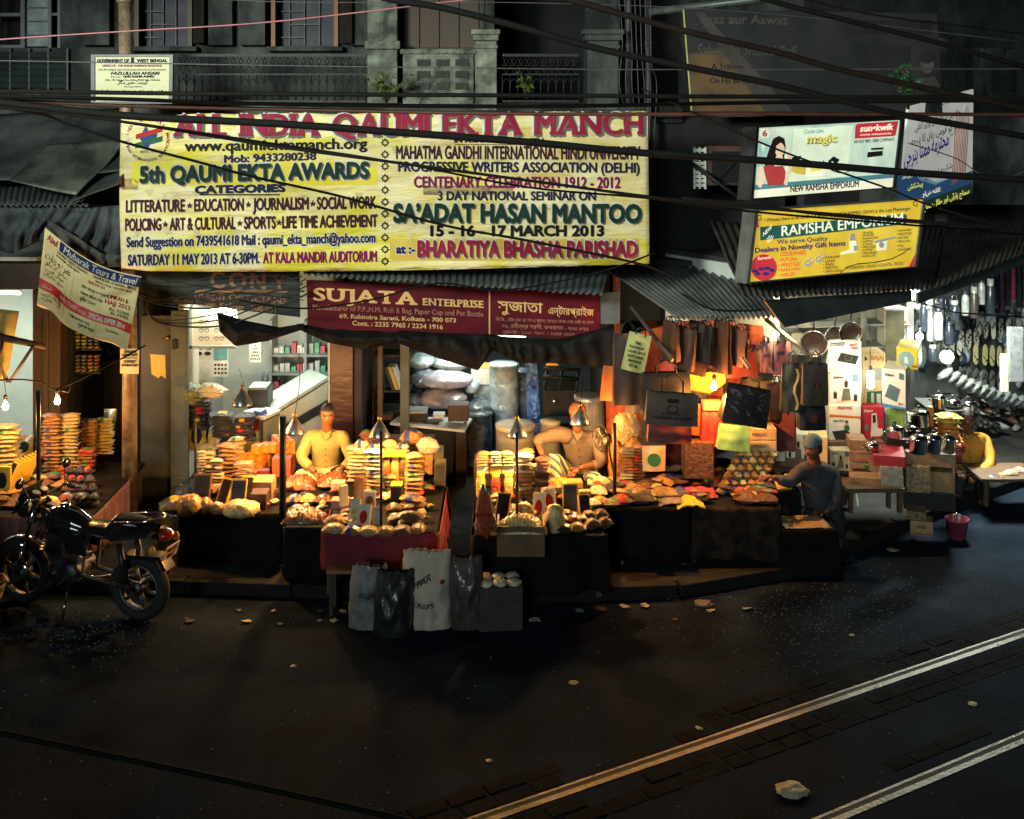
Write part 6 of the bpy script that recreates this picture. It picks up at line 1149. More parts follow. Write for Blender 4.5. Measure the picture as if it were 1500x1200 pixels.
def bag_print(t, pt):
    m = MB(); patch(m, pt, .40, .16, .62, .30, .001); local(m.obj('printed_block', BLACKI, t)); m = MB(); letters(m, pt, 'FASHION BAZAAR', .12, .80, .88, .80, .08, .03, .001); letters(m, pt, 'KOLKATA', .3, .66, .66, .66, .07, .02, .001); ring(m, pt, .5, .48, .09, .12, .001, 16); local(m.obj('lettering', BLACKI, t))
bag('big grey shopping bag with dark print hanging at the front of the bag stall', 948, 575, 1022, 620, 12.1, BTAN, 0, .06, .2, .2, None, bag_print); bag('dark red bag just below the big grey bag', 950, 616, 1012, 646, 12.3, M('bag_darkred', (.12, .015, .012), .6), 0, .05, .18, 0); bag('black hooded bag behind the big grey bag', 940, 545, 1010, 600, 12.45, BKK, .1, 0, .22, .12)
def zebra(t, pt):
    for q in range(3):
        m = MB()
        for k in range(22):
            x, y = RND.random() * .86 + .07, RND.random() * .86 + .07; a = RND.uniform(-1, 1); l = RND.uniform(.05, .11); m.poly([pt(x - l * math.cos(a), y - l * math.sin(a), .001 + q * .0012), pt(x + .02, y - .03, .001 + q * .0012), pt(x + l * math.cos(a), y + l * math.sin(a), .001 + q * .0012), pt(x - .02, y + .03, .001 + q * .0012)])
        local(m.obj('printed_streaks', M('streak%d' % q, [(.03, .027, .025), (.08, .074, .068), (.015, .015, .015)][q], .5), t))
bag('large tilted black bag with grey leaf streaks right of the low bulb', 1064, 566, 1130, 620, 12.15, BKK, .1, .20, .2, .1, None, zebra)
for i in range(9):
    x = 968 + i * 12.5; bag('dark brown bag in the hanging row under the tin awning, %s of nine' % ('first second third fourth fifth sixth seventh eighth ninth'.split()[i]), x, 470 + (i % 3) * 6, x + 30, 528 + (i * 7) % 24, 12.55 + (i % 2) * .14, (BKR, BKK, BKR)[i % 3], -.95 + .1 * (i % 3), 0.06 * (i % 3), .07, .05, grp=None)
for i in range(12):
    x, y = ((915, 560), (1000, 548), (1020, 520), (1100, 512), (1120, 560), (1088, 548), (960, 528), (940, 600), (1110, 600), (1005, 590), (1130, 604), (978, 500))[i]; bag('dark bag in the second row behind the big grey bag, %s of twelve' % (('first', 'second', 'third', 'fourth', 'fifth', 'sixth', 'seventh', 'eighth', 'ninth', 'tenth', 'eleventh', 'last')[i]), x, y, x + 30 + i % 3 * 5, y + 44 + (i * 7) % 20, 12.82 + (i % 3) * .09, (BKR, BKK, MATS.get('bag_maroon') or M('bag_maroon', (.10, .012, .012), .6), BKG)[i % 4], -.5 + .25 * (i % 5), .05 * (i % 3 - 1), .1, .07)
bag('maroon bag with a tan top and tall brown handle', 1062, 505, 1108, 552, 12.75, M('bag_maroon', (.10, .012, .012), .6), 0, 0, .12, .16, M('handle_tan', (.25, .11, .06), .6)); bag('plum coloured bag with lettering hanging below the warm bulb', 1114, 500, 1130, 545, 12.7, M('bag_plum', (.10, .04, .05), .6), .1, 0, .08, .06, None, ink_on(None, NAVY, [('106', .2, .5, .8, .5, .1)])); bag('second plum bag with lettering nearest the white shop', 1132, 500, 1158, 548, 12.75, M('bag_plum'), .1, 0, .08, .06, None, ink_on(None, NAVY, [('106', .2, .4, .6, .4, .1)]))
def gold(t, pt):
    m = MB(); 
    for k in range(7): m.poly([pt(.62 + .1 * math.sin(k * 1.3), .1 + k * .12, .001), pt(.74 + .1 * math.sin(k * 1.3), .1 + k * .12, .001), pt(.74 + .1 * math.sin(k * 1.3 + 1.3), .22 + k * .12, .001), pt(.62 + .1 * math.sin(k * 1.3 + 1.3), .22 + k * .12, .001)])
    local(m.obj('gold_wave', GOLDI, t))
def bow(t, pt):
    m = MB(); m.poly([pt(.40, .45, .001), pt(.52, .54, .001), pt(.40, .64, .001)]); m.poly([pt(.66, .45, .001), pt(.66, .64, .001), pt(.54, .54, .001)]); local(m.obj('printed_bow', GREENI, t)); m = MB(); m.poly([pt(.47, .60, .0015), pt(.53, .53, .0015), pt(.60, .60, .0015), pt(.53, .46, .0015)]); local(m.obj('printed_bow', REDI, t))
bag('olive black gift bag with a gold wave in front of the appliance cartons', 1146, 532, 1176, 602, 12.3, BKG, -.1, .04, .12, .13, None, gold); bag('brown gift bag with a red and green bow beside the gold wave bag', 1174, 532, 1212, 592, 12.25, M('bag_taupe', (.045, .03, .024), .6), .15, .03, .14, .13, None, bow); bag('lower black gift bag with a faint rose under the bow bag', 1170, 592, 1208, 628, 12.35, BKK, .1, .02, .14, .05, None, lambda t, pt: local(disc(MB(), pt, .5, .5, .18, .2, .001, 12).obj('printed_rose', M('dull_rose', (.08, .02, .02), .6), t)))
bag('bright red bag under the low bulb', 1028, 602, 1058, 652, 12.65, M('bag_red', (.50, .022, .015), .5), 0, .03, .14, .05); bag('slim orange red bag left of the bright red one', 1016, 592, 1030, 636, 12.7, M('bag_vermilion', (.50, .07, .012), .5), .2, .1, .1, 0); bag('pale green bag lit by the low bulb', 1054, 622, 1100, 658, 12.5, M('bag_green', (.16, .36, .14), .5), .1, .12, .12, 0)
slabbox('paper_stack', 'stack of pale price tags just under the low bulb', 'paper stack', 1030, 590, 1058, 602, 12.6, .15, M('tag_cream', (.5, .3, .12), .6))
pouch(958, 690, .9, 34, 36, 'child’s gift pouch with coloured balloons behind the brown column', M('pouch_balloons', (.45, .42, .25), .4, scale=7, col2=(.5, .2, .08)), ink=LEAFI)
drape('bag_cloth', 'red cloth backdrop glowing behind the low bulb', 'cloth', [(885, 500), (1000, 470), (1060, 470), (1132, 480)], [(890, 690), (1000, 680), (1070, 660), (1132, 650)], 13.3, M('red_backdrop', (.13, .010, .005), .85, scale=5, col2=(.32, .06, .012)), 8, .05, seed=21)
drape('straw_fringe', 'yellow straw fringe hanging right behind the low bulb', 'fringe', [(1008, 548), (1040, 545), (1064, 548)], [(1012, 572), (1040, 577), (1062, 562)], 12.75, M('straw', (.55, .30, .05), .8, scale=30, bump=.6), 14, .03, seed=22)
def strut(label, a, b, r=.022): tag(MB().tube([P(*a), P(*b)], r, 6).obj('roof_strut', M('strut_wood', (.06, .055, .05), .6, scale=5)), label, 'strut')
strut('slanting strut at the left end of the bag stall roof', (925, 450, 13.1), (985, 528, 12.4)); strut('slanting strut in the middle of the bag stall roof', (1050, 472, 12.9), (1098, 540, 12.4)); strut('slanting pole from the roof to the gift bags', (1122, 468, 13.0), (1188, 522, 12.3))
# thin posts of the stalls
for x, y0, y1, z, lb, w in ((56, 572, 748, .62, 'thin post carrying the bulbs of the first stall', .022), (286, 615, 720, .62, 'thin post at the left of the second stall', .014), (414, 610, 765, .6, 'thick black post right of the second stall', .034), (558, 632, 778, .7, 'thin black post rising through the cream columns', .013), (757, 634, 776, .7, 'thin wavy post before the pale round drum', .013), (900, 620, 735, .7, 'thin black post beside the fan', .02)):
    Y = depth(y1, z); a, b = P(x, y1, Y), P(x, y0, Y); a.z = z
    tag(MB().tube([a, a.lerp(b, .5) + Vector((.004, 0, 0)), b], w, 7).obj('stall_post', IRON), lb, 'post')
t = thing('clip_fan', 'small black clip fan beside the last thin post', 'fan', P(884, 645, 12.6)); c = P(880, 642, 12.5); m = MB(); ax = Vector((-.8, -.5, 0)).normalized(); e1 = Vector((0, 0, 1)); e2 = ax.cross(e1)
for k in range(18):
    a = k * math.pi / 9; d = e1 * math.cos(a) + e2 * math.sin(a); m.tube([c + ax * .05 + d * .02, c + ax * .04 + d * .10, c + d * .135, c - ax * .04 + d * .09], .003, 4)
for r, o in ((.135, 0), (.09, .045), (.05, .05)): m.tube([c + ax * o + (e1 * math.cos(k * .35) + e2 * math.sin(k * .35)) * r for k in range(19)], .004, 4)
m.obj('cage', BAKE, t); m = MB()
for k in range(3):
    a = k * 2.094; d = e1 * math.cos(a) + e2 * math.sin(a); q = e1 * math.cos(a + .8) + e2 * math.sin(a + .8); m.poly([c + d * .02, c + d * .11 + ax * .015, c + q * .11 - ax * .015, c + q * .02])
m.obj('blades', M('fan_blade', (.10, .08, .06), .4), t); m = MB(); m.tube([c, c - ax * .1], .04, 12); m.tube([c - ax * .08, P(898, 690, 12.55)], .012, 6); m.obj('motor', BAKE, t)
# ================================================================== appliance shop
def carton(label, x0, y0, x1, y1, Y, dp, mat, design=None, rot=0, cat='carton', sidem=None):
    k = Y / 1800; w, h = (x1 - x0) * k, (y1 - y0) * k; c = P((x0 + x1) / 2, y1, Y); t = thing('appliance_carton', label, cat, c, rot=rot)
    local(MB().box((0, dp / 2, h / 2), (w, dp, h)).obj('box', mat, t, bevel=.004))
    if sidem: local(MB().box((w / 2 + .002, dp / 2, h / 2), (.003, dp * .98, h * .97)).obj('side_print', sidem, t))
    pt = lambda a, b, o=0: Vector(((a - .5) * w, -.001 - o, (1 - b) * h))
    def put_(mat, pts, o=.001, name='printed_shape'): local(MB().poly([pt(a, b, o) for a, b in pts][::-1]).obj(name, mat, t))
    def txt(ink, *ls):
        m = MB()
        for s, a, b, c_, d, hh in ls: letters(m, pt, s, a, b, c_, d, hh, .03, .002)
        local(m.obj('lettering', ink, t))
    if design: design(put_, txt, t, pt)
    return t
CW = M('carton_white', (.60, .58, .50), .45, var=.06); CDK = M('carton_navy', (.02, .024, .04), .4); INKB = INK('charcoal', (.03, .03, .03)); PB = INK('plate_blue', (.10, .17, .22))
def hob(ink, x0, y0, x1, y1): return lambda p, t_, t, pt: p(ink, ((x0 + .18 * (x1 - x0), y0), (x1, y0 + .3 * (y1 - y0)), (x1 - .15 * (x1 - x0), y1), (x0, y1 - .3 * (y1 - y0))))
def d1(p, t_, t, pt): hob(INKB, .25, .36, .92, .74)(p, t_, t, pt); p(INKB, ((.04, .06), (.48, .02), (.48, .13), (.04, .17)), .0015); t_(WHITEI, ('INDUCTION', .07, .145, .45, .11, .05)); t_(REDI, ('BEST', .64, .16, .90, .14, .07), ('OFFER', .66, .26, .9, .25, .07)); m = MB(); ring(m, lambda a, b, o=0: pt(a, b, o), .60, .52, .10, .115, .003, 16); local(m.obj('printed_ring', GREYI, t))
def d2(p, t_, t, pt):
    t_(NAVY, ('Jaipan', .10, .17, .42, .17, .08)); p(PB, ((.72, .05), (.92, .05), (.92, .27), (.72, .27)))
    for x, y in ((.15, .62), (.50, .28), (.80, .70)): p(INKB, ((x - .05, y), (x + .07, y), (x + .055, y + .17), (x - .035, y + .17)), .0015); p(GREYI, ((x - .04, y - .05), (x + .06, y - .05), (x + .06, y), (x - .04, y)), .002)
    p(GREYI, ((.42, .48), (.62, .48), (.66, .85), (.35, .88)), .0012); p(GOLDI, ((.2, .88), (.75, .82), (.75, .84), (.2, .91)), .002)
def d3(p, t_, t, pt): t_(REDI, ('PRESTIGE', .25, .10, .72, .10, .07)); p(ORNI, ((0, .24), (1, .30), (1, .35), (0, .31))); t_(NAVY, ('INDUCTION', .12, .44, .45, .44, .05)); p(INKB, ((.08, .70), (.55, .66), (.85, .92), (.22, .98)), .0015); p(SKINI, ((.50, .44), (.58, .44), (.59, .53), (.50, .53)), .002); p(LEAFI, ((.46, .54), (.62, .54), (.64, .68), (.48, .67)), .002); p(INKB, ((.49, .41), (.59, .41), (.60, .47), (.49, .46)), .003)
def d4(p, t_, t, pt): t_(ORNI, ('BAJAJ', .38, .13, .92, .13, .075)); p(NAVY, ((.10, .06), (.24, .11), (.10, .16))); p(M('ink_grey_pane', (.28, .28, .24), .5), ((.4, .28), (.85, .28), (.85, .5), (.4, .5))); t_(NAVY, ('BAJAJ', .06, .90, .16, .55, .05)); p(LEAFI, ((.2, .72), (1, .70), (1, .98), (.2, .98)), .0012); p(WHITEI, ((.38, .74), (.5, .74), (.5, .92), (.38, .92)), .002); p(WHITEI, ((.62, .76), (.8, .76), (.8, .94), (.62, .94)), .002)
def d5(p, t_, t, pt): t_(WHITEI, ('Jaipan', .1, .14, .5, .14, .07)); p(WHITEI, ((.45, .2), (.66, .18), (.72, .6), (.95, .62), (.94, .82), (.40, .84), (.44, .5))); p(GREYI, ((.12, .5), (.32, .5), (.3, .68), (.14, .68)), .002); p(INKB, ((.48, .24), (.62, .22), (.64, .44), (.49, .46)), .002)
def d6(p, t_, t, pt): t_(NAVY, ('Jaipan', .1, .17, .5, .19, .07)); p(PB, ((.30, .38), (.78, .50), (.62, .84), (.10, .72))); p(M('ink_sky', (.05, .22, .45), .5), ((0, .90), (1, .96), (1, 1), (0, 1)), .0015); p(PB, ((.72, .08), (.92, .1), (.92, .26), (.72, .24)), .002); t_(REDI, ('NEW', .68, .90, .88, .91, .05))
def d7(p, t_, t, pt): m = MB(); disc(m, pt, .45, .55, .36, .36, .001, 20); local(m.obj('printed_oval', M('ink_oval', (.16, .28, .34), .5), t)); p(WHITEI, ((.36, .45), (.50, .42), (.56, .72), (.38, .74)), .002); t_(REDI, ('FAN', .72, .9, .95, .92, .12))
def d8(p, t_, t, pt): p(M('ink_leaves', (.14, .30, .05), .5, scale=20, col2=(.45, .55, .15)), ((.05, .05), (.95, .05), (.95, .6), (.05, .6))); p(INKB, ((.3, .66), (.7, .66), (.66, .92), (.34, .92)), .002)
BORG = M('carton_peach', (.60, .42, .20), .45, var=.08); CRED = M('carton_red', (.36, .02, .035), .45)
T0 = .84
bench = thing('display_bench', 'wooden bench carrying the wall of appliance cartons', 'bench', P(1275, 720, 13.3)); m = MB(); wallbox(m, 1212, 648, 1350, 655, 13.15, .7); m.obj('plank', PLANK, bench)
m = MB()
for x in (1216, 1300, 1344): wallbox(m, x, 655, x + 5, 745, 13.2, .06)
m.obj('leg', PLANK, bench)
carton('white carton with an orange stripe and a black cooktop, lowest of the white column', 1215, 594, 1261, 648, 13.25, .35, CW, d3); carton('white carton with mixer jars, in the middle of the white column', 1216, 546, 1262, 594, 13.27, .35, CW, d2); carton('white carton with a black induction plate, top of the white column', 1214, 500, 1262, 546, 13.26, .35, CW, d1)
carton('tall peach and white carton behind the stick-shaped energy bulb', 1263, 517, 1297, 596, 13.45, .3, BORG, d4); carton('crimson carton with a white mixer below the energy bulb', 1262, 596, 1295, 648, 13.28, .3, CRED, d5); carton('green leafy carton beside the crimson one', 1297, 596, 1327, 648, 13.36, .3, CW, d8)
carton('large white carton with a blue plate and a dark navy side', 1293, 541, 1326, 598, 13.05, .42, CW, d6, -.42, 'carton', CDK); carton('yellow carton with a pale oval picture, perched on top', 1314, 509, 1344, 541, 13.2, .45, M('carton_yellow', (.55, .42, .04), .45), d7, -.40, 'carton', M('carton_brownside', (.10, .06, .04), .5))
for i, (x0, y0, x1, y1, lb) in enumerate(((1296, 452, 1330, 475, 'picture carton at the very top of the back shelf'), (1296, 476, 1330, 508, 'carton with a grey pane on the back shelf'), (1296, 509, 1316, 540, 'red and white carton low on the back shelf'))): carton(lb + ' of the appliance shop', x0, y0, x1, y1, 14.3, .3, CW, (d7, d4, d5)[i])
shelf_t = thing('back_shelf', 'back shelf of the appliance shop under the topmost cartons', 'shelf', P(1310, 545, 14.5)); m = MB()
for y in (475.4, 508.4, 540.4): wallbox(m, 1270, y, 1334, y + 2, 14.28, .4)
m.obj('board', GREYW, shelf_t)
# hanging frying pans
for i, (x, y, r, lb) in enumerate(((1193, 502, 19, 'dark frying pan hanging nearest the warm bulb'), (1219, 493, 17, 'brown frying pan hanging in the middle of three'), (1244, 486, 17, 'frying pan with a bright rim hanging by the pale post'))):
    c = P(x, y, 13.35); k = 13.35 / 1800; R_ = r * k; t = thing('frying_pan', lb, 'pan', c, rot=(math.radians(90 + 6), 0, (-.35, .35, .1)[i])); local(MB().lathe([(0, -.0), (R_ * .75, 0), (R_, .04), (R_ * 1.03, .042), (R_ * .78, .008), (0, .008)], seg=26).obj('pan', M('pan_dark', (.035, .022, .018), .28, .3, coat=.3), t)); local(MB().lathe([(R_ * 1.0, .038), (R_ * 1.05, .044), (R_ * 1.0, .046), (R_ * .97, .042)], seg=26).obj('rim', ALU, t)); local(MB().tube([(0, R_ * .95, .035), (0, R_ + .16, .05)], .011, 6).obj('handle', BAKE, t))
rail_ = MB(); rail_.tube([P(1160, 462, 13.38), P(1266, 452, 13.42)], .008, 6); tag(rail_.obj('hanging_rail', IRON), 'thin rail from which the frying pans hang', 'rail')
# inside the appliance shop: pale shelf stock seen between bags
for i, (x0, y0, x1, y1, m_) in enumerate(((1160, 488, 1176, 500, 'case4'), (1160, 506, 1174, 518, 'case1'), (1176, 498, 1186, 512, 'case3'), (1170, 462, 1188, 478, 'case0'))): slabbox('shelf_box', 'small box on the bright shelf behind the gift bags, ' + ('upper left', 'lower left', 'red one', 'topmost')[i], 'box', x0, y0, x1, y1, 14.2, .15, MATS[m_])
sh = thing('wall_shelf', 'bright white shelf behind the gift bags and pans', 'shelf', P(1180, 520, 14.3)); q = MB()
for y in (478, 500, 518): wallbox(q, 1150, y, 1262, y + 2, 14.18, .3)
q.obj('board', LAM, sh)
for i, (x0, y0, x1, y1, lb) in enumerate(((1152, 636, 1186, 680, 'white carton with printed jars on the ground end of the bag stall'), (1128, 656, 1150, 684, 'open white tray box beside the printed carton'), (1135, 628, 1152, 654, 'blue and white carton behind the pale printed boxes'), (1186, 640, 1212, 690, 'peach carton standing behind the man with the cap'))):
    carton(lb, x0, y0, x1, y1, 13.2 - .1 * i, .3, (CW, CW, CW, BORG)[i], (d2, None, d6, None)[i], -.2)
cr = thing('carton_rack', 'low rack holding the cartons between bag stall and bench', 'rack', P(1170, 730, 13.2)); q = MB(); wallbox(q, 1122, 686, 1214, 691, 12.85, .7); q.obj('plank', PLANK, cr); q = MB(); wallbox(q, 1124, 691, 1129, 760, 12.9, .05); wallbox(q, 1207, 691, 1212, 760, 12.9, .05); q.obj('leg', PLANK, cr)
# boxes below the bench and kitchen pots
def flat(label, x0, y0, x1, y1, Y, dp, mat, rot=0, design=None, sidem=None): return carton(label, x0, y0, x1, y1, Y, dp, mat, design, rot, 'carton', sidem)
PRINTC = M('carton_brownprint', (.16, .09, .045), .55, scale=9, col2=(.30, .20, .11)); GREYC = M('carton_greyprint', (.22, .20, .16), .55, scale=14, col2=(.42, .38, .30)); REDC = M('carton_redtop', (.26, .02, .03), .45); KK = M('carton_black', (.016, .015, .015), .4)
flat('brown printed carton under the crimson and white cartons', 1245, 662, 1290, 698, 12.95, .4, PRINTC, -.15, d3); flat('grey printed carton pile, upper box', 1290, 684, 1322, 700, 12.7, .4, GREYC, -.2, None); flat('grey printed carton pile, lower box', 1289, 700, 1323, 718, 12.7, .4, GREYC, -.2, None); flat('red lidded carton lying before the pots', 1280, 668, 1325, 684, 12.72, .5, REDC, -.25, None, KK); flat('cream carton with small print at the left end of the bench foot', 1216, 660, 1246, 690, 13.0, .35, M('carton_cream', (.45, .38, .24), .5, scale=12), -.1, d2); flat('small brown box standing on the brown printed carton', 1245, 645, 1270, 662, 12.98, .25, PRINTC, -.1)
flat('long low brown carton at the foot of the boxes', 1246, 700, 1290, 716, 12.75, .45, PRINTC, -.2)
flat('patterned cream carton with tall scrolls below the steel pots', 1328, 684, 1362, 722, 12.85, .3, M('carton_scroll', (.40, .28, .14), .5, scale=24, col2=(.10, .05, .03)), -.2); flat('dull wooden coloured carton right of the scroll carton', 1362, 692, 1398, 722, 12.9, .35, CARD, -.25); flat('brown carton right under the steel pots', 1328, 664, 1398, 684, 12.9, .4, PRINTC, -.25); flat('dark carton at the foot of the pot pile', 1326, 722, 1398, 748, 12.9, .35, KK, -.22); flat('small printed carton lying near the kerb', 1329, 750, 1356, 762, 12.75, .25, CARD, -.3, d2); flat('peach carton with a red stripe standing by the kerb', 1334, 764, 1366, 785, 12.75, .2, M('carton_peachred', (.42, .24, .12), .55), -.3, lambda p, t_, t, pt: (p(REDI, ((0, .84), (1, .84), (1, .92), (0, .92))), t_(INKB, ('MIXER', .3, .5, .7, .5, .2))))
q = MB(); wallbox(q, 1240, 716, 1326, 722, 12.62, .6); q.obj('plank', PLANK, tag(thing('low_platform', '', '', P(1280, 740, 12.7)), 'low plank platform under the printed cartons', 'platform')); 
q = MB(); wallbox(q, 1244, 722, 1250, 752, 12.66, .06); wallbox(q, 1316, 722, 1322, 752, 12.66, .06); q.obj('leg', PLANK, bpy.data.objects['low_platform'])
SS = M('stainless_steel', (.62, .62, .60), .12, 1, var=.06, scale=5, rvar=.05)
def pot(x, yb, Y, wpx, hpx, label, lid=True, mat=SS):
    k = Y / 1800; r, h = wpx * k / 2, hpx * k; t = thing('steel_pot', label, 'pot', P(x, yb, Y)); local(MB().lathe([(0, 0), (r * .9, 0), (r * .97, .012), (r, h * .94), (r * 1.04, h * .96), (r * 1.04, h), (r * .96, h)], seg=30).obj('body', mat, t))
    if lid: local(MB().lathe([(r * 1.0, h), (r * .96, h + .012), (r * .6, h + .035), (0, h + .042)], seg=30).obj('lid', mat, t)); local(MB().lathe([(.008, h + .04), (.008, h + .055), (.02, h + .06), (.02, h + .072), (0, h + .076)], seg=12).obj('knob', BAKE, t))
    for s in (-1, 1): local(MB().tube([(s * r * .99, -.035, h * .72), (s * (r + .03), -.03, h * .74), (s * (r + .03), .03, h * .74), (s * r * .99, .035, h * .72)], .006, 6).obj('handle', mat, t))
    return t
for a in ((1345, 664, 12.75, 25, 22, 'steel pot with a lid, first of the front three'), (1367, 663, 12.9, 23, 22, 'steel pot with a lid, middle of the front three'), (1389, 662, 13.05, 19, 20, 'steel pot with a lid, smallest of the front three'), (1311, 640, 13.1, 26, 12, 'shallow steel pan on the red lidded carton'), (1333, 642, 13.3, 24, 14, 'steel pan with a lid beside the shallow pan'), (1345, 624, 13.5, 34, 20, 'large steel pot with a lid by the green leafy carton'), (1277, 660, 12.9, 20, 8, 'low round steel dish on the brown carton'), (1375, 598, 14.1, 20, 16, 'dull pot at the back below the globe bulb'), (1395, 596, 14.2, 26, 8, 'wide flat steel lid behind the yellow sweets'), (1418, 600, 14.4, 26, 10, 'second wide flat pan behind the yellow sweets')): pot(*a)
st = thing('pot_stand', 'dark stand under the large steel pot and the pans', 'stand', P(1335, 700, 13.4)); q = MB(); wallbox(q, 1298, 644, 1362, 662, 13.1, .6); q.obj('body', KK, st, bevel=.006); q = MB(); wallbox(q, 1326, 626, 1362, 643, 13.45, .4); q.obj('upper_step', KK, st, bevel=.006)
q = MB(); wallbox(q, 1364, 602, 1410, 680, 14.05, .6); tag(q.obj('display_step', DW, bevel=.006), 'dark step behind the yellow sweets carrying flat pans', 'step')
stack(1390, 656, 606, 34, .78, 'orange', 5, 'the golden pile beside the man in the yellow shirt', mix='yellow'); slabbox('orange_frame', 'orange wooden frame left of the golden pile', 'frame', 1360, 596, 1368, 625, 13.8, .05, OBOX)
tier('dark box carrying the golden pile', 1372, 1410, 662, .12, .78, .4, DW); puffs('heap of red wrapped sweets below the golden pile', 1404, 672, .62, 20, 26, 'red', seed=31, cat='sweets')
# sandals and belts
SOLE = [M('sole_yellow', (.50, .44, .20), .6), M('sole_spotted', (.42, .40, .36), .6, scale=40, col2=(.02, .02, .02), lo=.5, hi=.52), M('sole_grey', (.12, .12, .12), .6), M('sole_cream', (.52, .50, .42), .6)]; STRAP = M('strap_black', (.015, .015, .015), .4)
def slipper(x, y, wpx, hpx, mat, label, flip=1):
    Y = RY(x, -1.0) - .02; k = Y / 1800; w, h = wpx * k, hpx * k; t = thing('slipper', label, 'slipper', P(x, y, Y), 'slippers hung on the rack', rot=(0, 0, RROT * .5))
    n = 16; m = MB(); pts = []
    for i in range(n):
        a = i * 2 * math.pi / n; zz = math.sin(a); pts.append(Vector((math.cos(a) * w / 2 * (1 - .18 * math.exp(-((zz + .1) / .3) ** 2)) * (1 + .12 * zz * flip), 0, zz * h / 2)))
    m.prism(pts, (0, .018, 0)); local(m.obj('sole', mat, t)); local(MB().tube([(-w * .42, -.004, h * .02 * flip), (-w * .25, -.03, h * .16 * flip), (0, -.012, h * .30 * flip), (w * .25, -.03, h * .16 * flip), (w * .42, -.004, h * .02 * flip)], .007, 5).obj('strap', STRAP, t))
ROWN = ('uppermost', 'second', 'yellow', 'lowest dark', 'spotted'); A_ = 'first second third fourth fifth sixth seventh eighth'.split()
for i in range(5): slipper(1433 + i * 10.6 - (3 if i < 1 else 0), 519 + i * 1.2, 9.5, 31, SOLE[0], 'yellow slipper in the bright row of the rack, %s from the globe bulb' % A_[i], -1)
for i in range(3): slipper(1409 + i * 11, 500 - i * 2, 9.5, 32, SOLE[1], 'black and white spotted slipper, %s of the spotted row' % A_[i])
for i in range(5): slipper(1434 + i * 11, 480 + i * .8, 8.5, 32, SOLE[1] if i % 2 else SOLE[3], '%s slipper with black bands above the yellow row, %s along' % (('pale', 'spotted')[i % 2], A_[i]))
for i in range(3): slipper(1384 + i * 11, 508 + i, 9, 22, SOLE[3], 'cream slipper just above the globe bulb, %s along' % A_[i], -1)
for i in range(6): slipper(1408 + i * 11.5, 552 + i * 1.4, 9, 30, SOLE[2], 'dark slipper in the lowest row over the white garland, %s along' % A_[i])
for i in range(7): slipper(1402 + i * 15, 590 + i * 4, 10, 26, SOLE[2], 'dark slipper propped on the slanting shelf below the garland, %s along' % A_[i])
slipper(1440, 600, 11, 30, SOLE[3], 'pale outlined slipper among the dark ones below the garland'); 
sb = thing('slipper_board', 'slanting board along the foot of the sandal shop', 'board', RP(1440, 640, -.6)); MB().prism([RP(1366, 606, -.75), RP(1530, 628, -.75), RP(1530, 636, -.75), RP(1366, 614, -.75)], -RN * .15).obj('plank', PLANK, sb)
for i in range(9):
    x = 1442 + i * 8.5; Y = RY(x, -.85); L = 44 + (i * 13) % 20; t = thing('hanging_belt', 'dark strap hanging at the top of the sandal shop, %s along' % ('first second third fourth fifth sixth seventh eighth ninth'.split()[i]), 'belt', P(x, 400 - i * 1.5, Y), 'straps at the top of the sandal shop'); m = MB(); wallbox(m, x - 2.6, 402 - i * 2, x + 2.6, 402 - i * 2 + L, Y, .02); m.obj('strap', (M('belt_navy', (.02, .02, .05), .5), STRAP, M('belt_plum', (.08, .03, .09), .5), M('belt_rose', (.25, .03, .08), .5))[(0, 1, 0, 2, 1, 3, 1, 0, 2)[i]], t); wallbox(MB(), x - 3, 401 - i * 2 + L, x + 3, 406 - i * 2 + L, Y - .005, .03).obj('buckle', ALU, t)
CLR = M('clear_bottle', (.26, .28, .28), .15, coat=.5, scale=8, col2=(.45, .46, .44)); DKB = M('dark_bottle', (.03, .035, .05), .25)
for i, (x, y0, y1, w, m_) in enumerate(((1352, 442, 486, 13, DKB), (1362, 454, 500, 10, CLR), (1374, 446, 498, 14, CLR), (1342, 414, 452, 12, CLR), (1358, 426, 452, 16, CLR), (1398, 440, 470, 15, DKB), (1414, 424, 462, 11, CLR), (1427, 420, 466, 13, M('brown_flask', (.06, .05, .045), .35)), (1438, 406, 446, 10, CLR), (1451, 408, 460, 14, DKB), (1390, 470, 505, 14, DKB), (1366, 505, 530, 14, DKB))):
    Y = RY(x, -.55); k = Y / 1800; r, h = w * k / 2, (y1 - y0) * k; t = thing('hanging_flask', '%s flask hanging in the sandal shop, %s' % ('dark' if m_ is DKB else 'pale', ('beside the small white bulb', 'right of the small white bulb', 'widest of the lower three', 'at the left end of the top row', 'under the roof end', 'behind the globe bulb flex', 'left of the brown one', 'brown with a square loop', 'over the banded slippers', 'with a square wire loop', 'above the cream slippers', 'lowest, near the globe bulb')[i]), 'flask', P(x, y1, Y)); local(MB().lathe([(0, 0), (r * .9, 0), (r, .02), (r, h * .68), (r * .6, h * .8), (r * .6, h * .82)], seg=16).obj('bottle', m_, t)); local(MB().lathe([(r * .7, h * .8), (r * .7, h), (0, h)], seg=14).obj('cap', (DKB, CLR)[i % 2], t)); local(MB().tube([(-r * .5, 0, h), (-r * .4, 0, h + .06), (r * .4, 0, h + .06), (r * .5, 0, h)], .006, 5).obj('loop', ALU, t))
rr_ = random.Random(17)
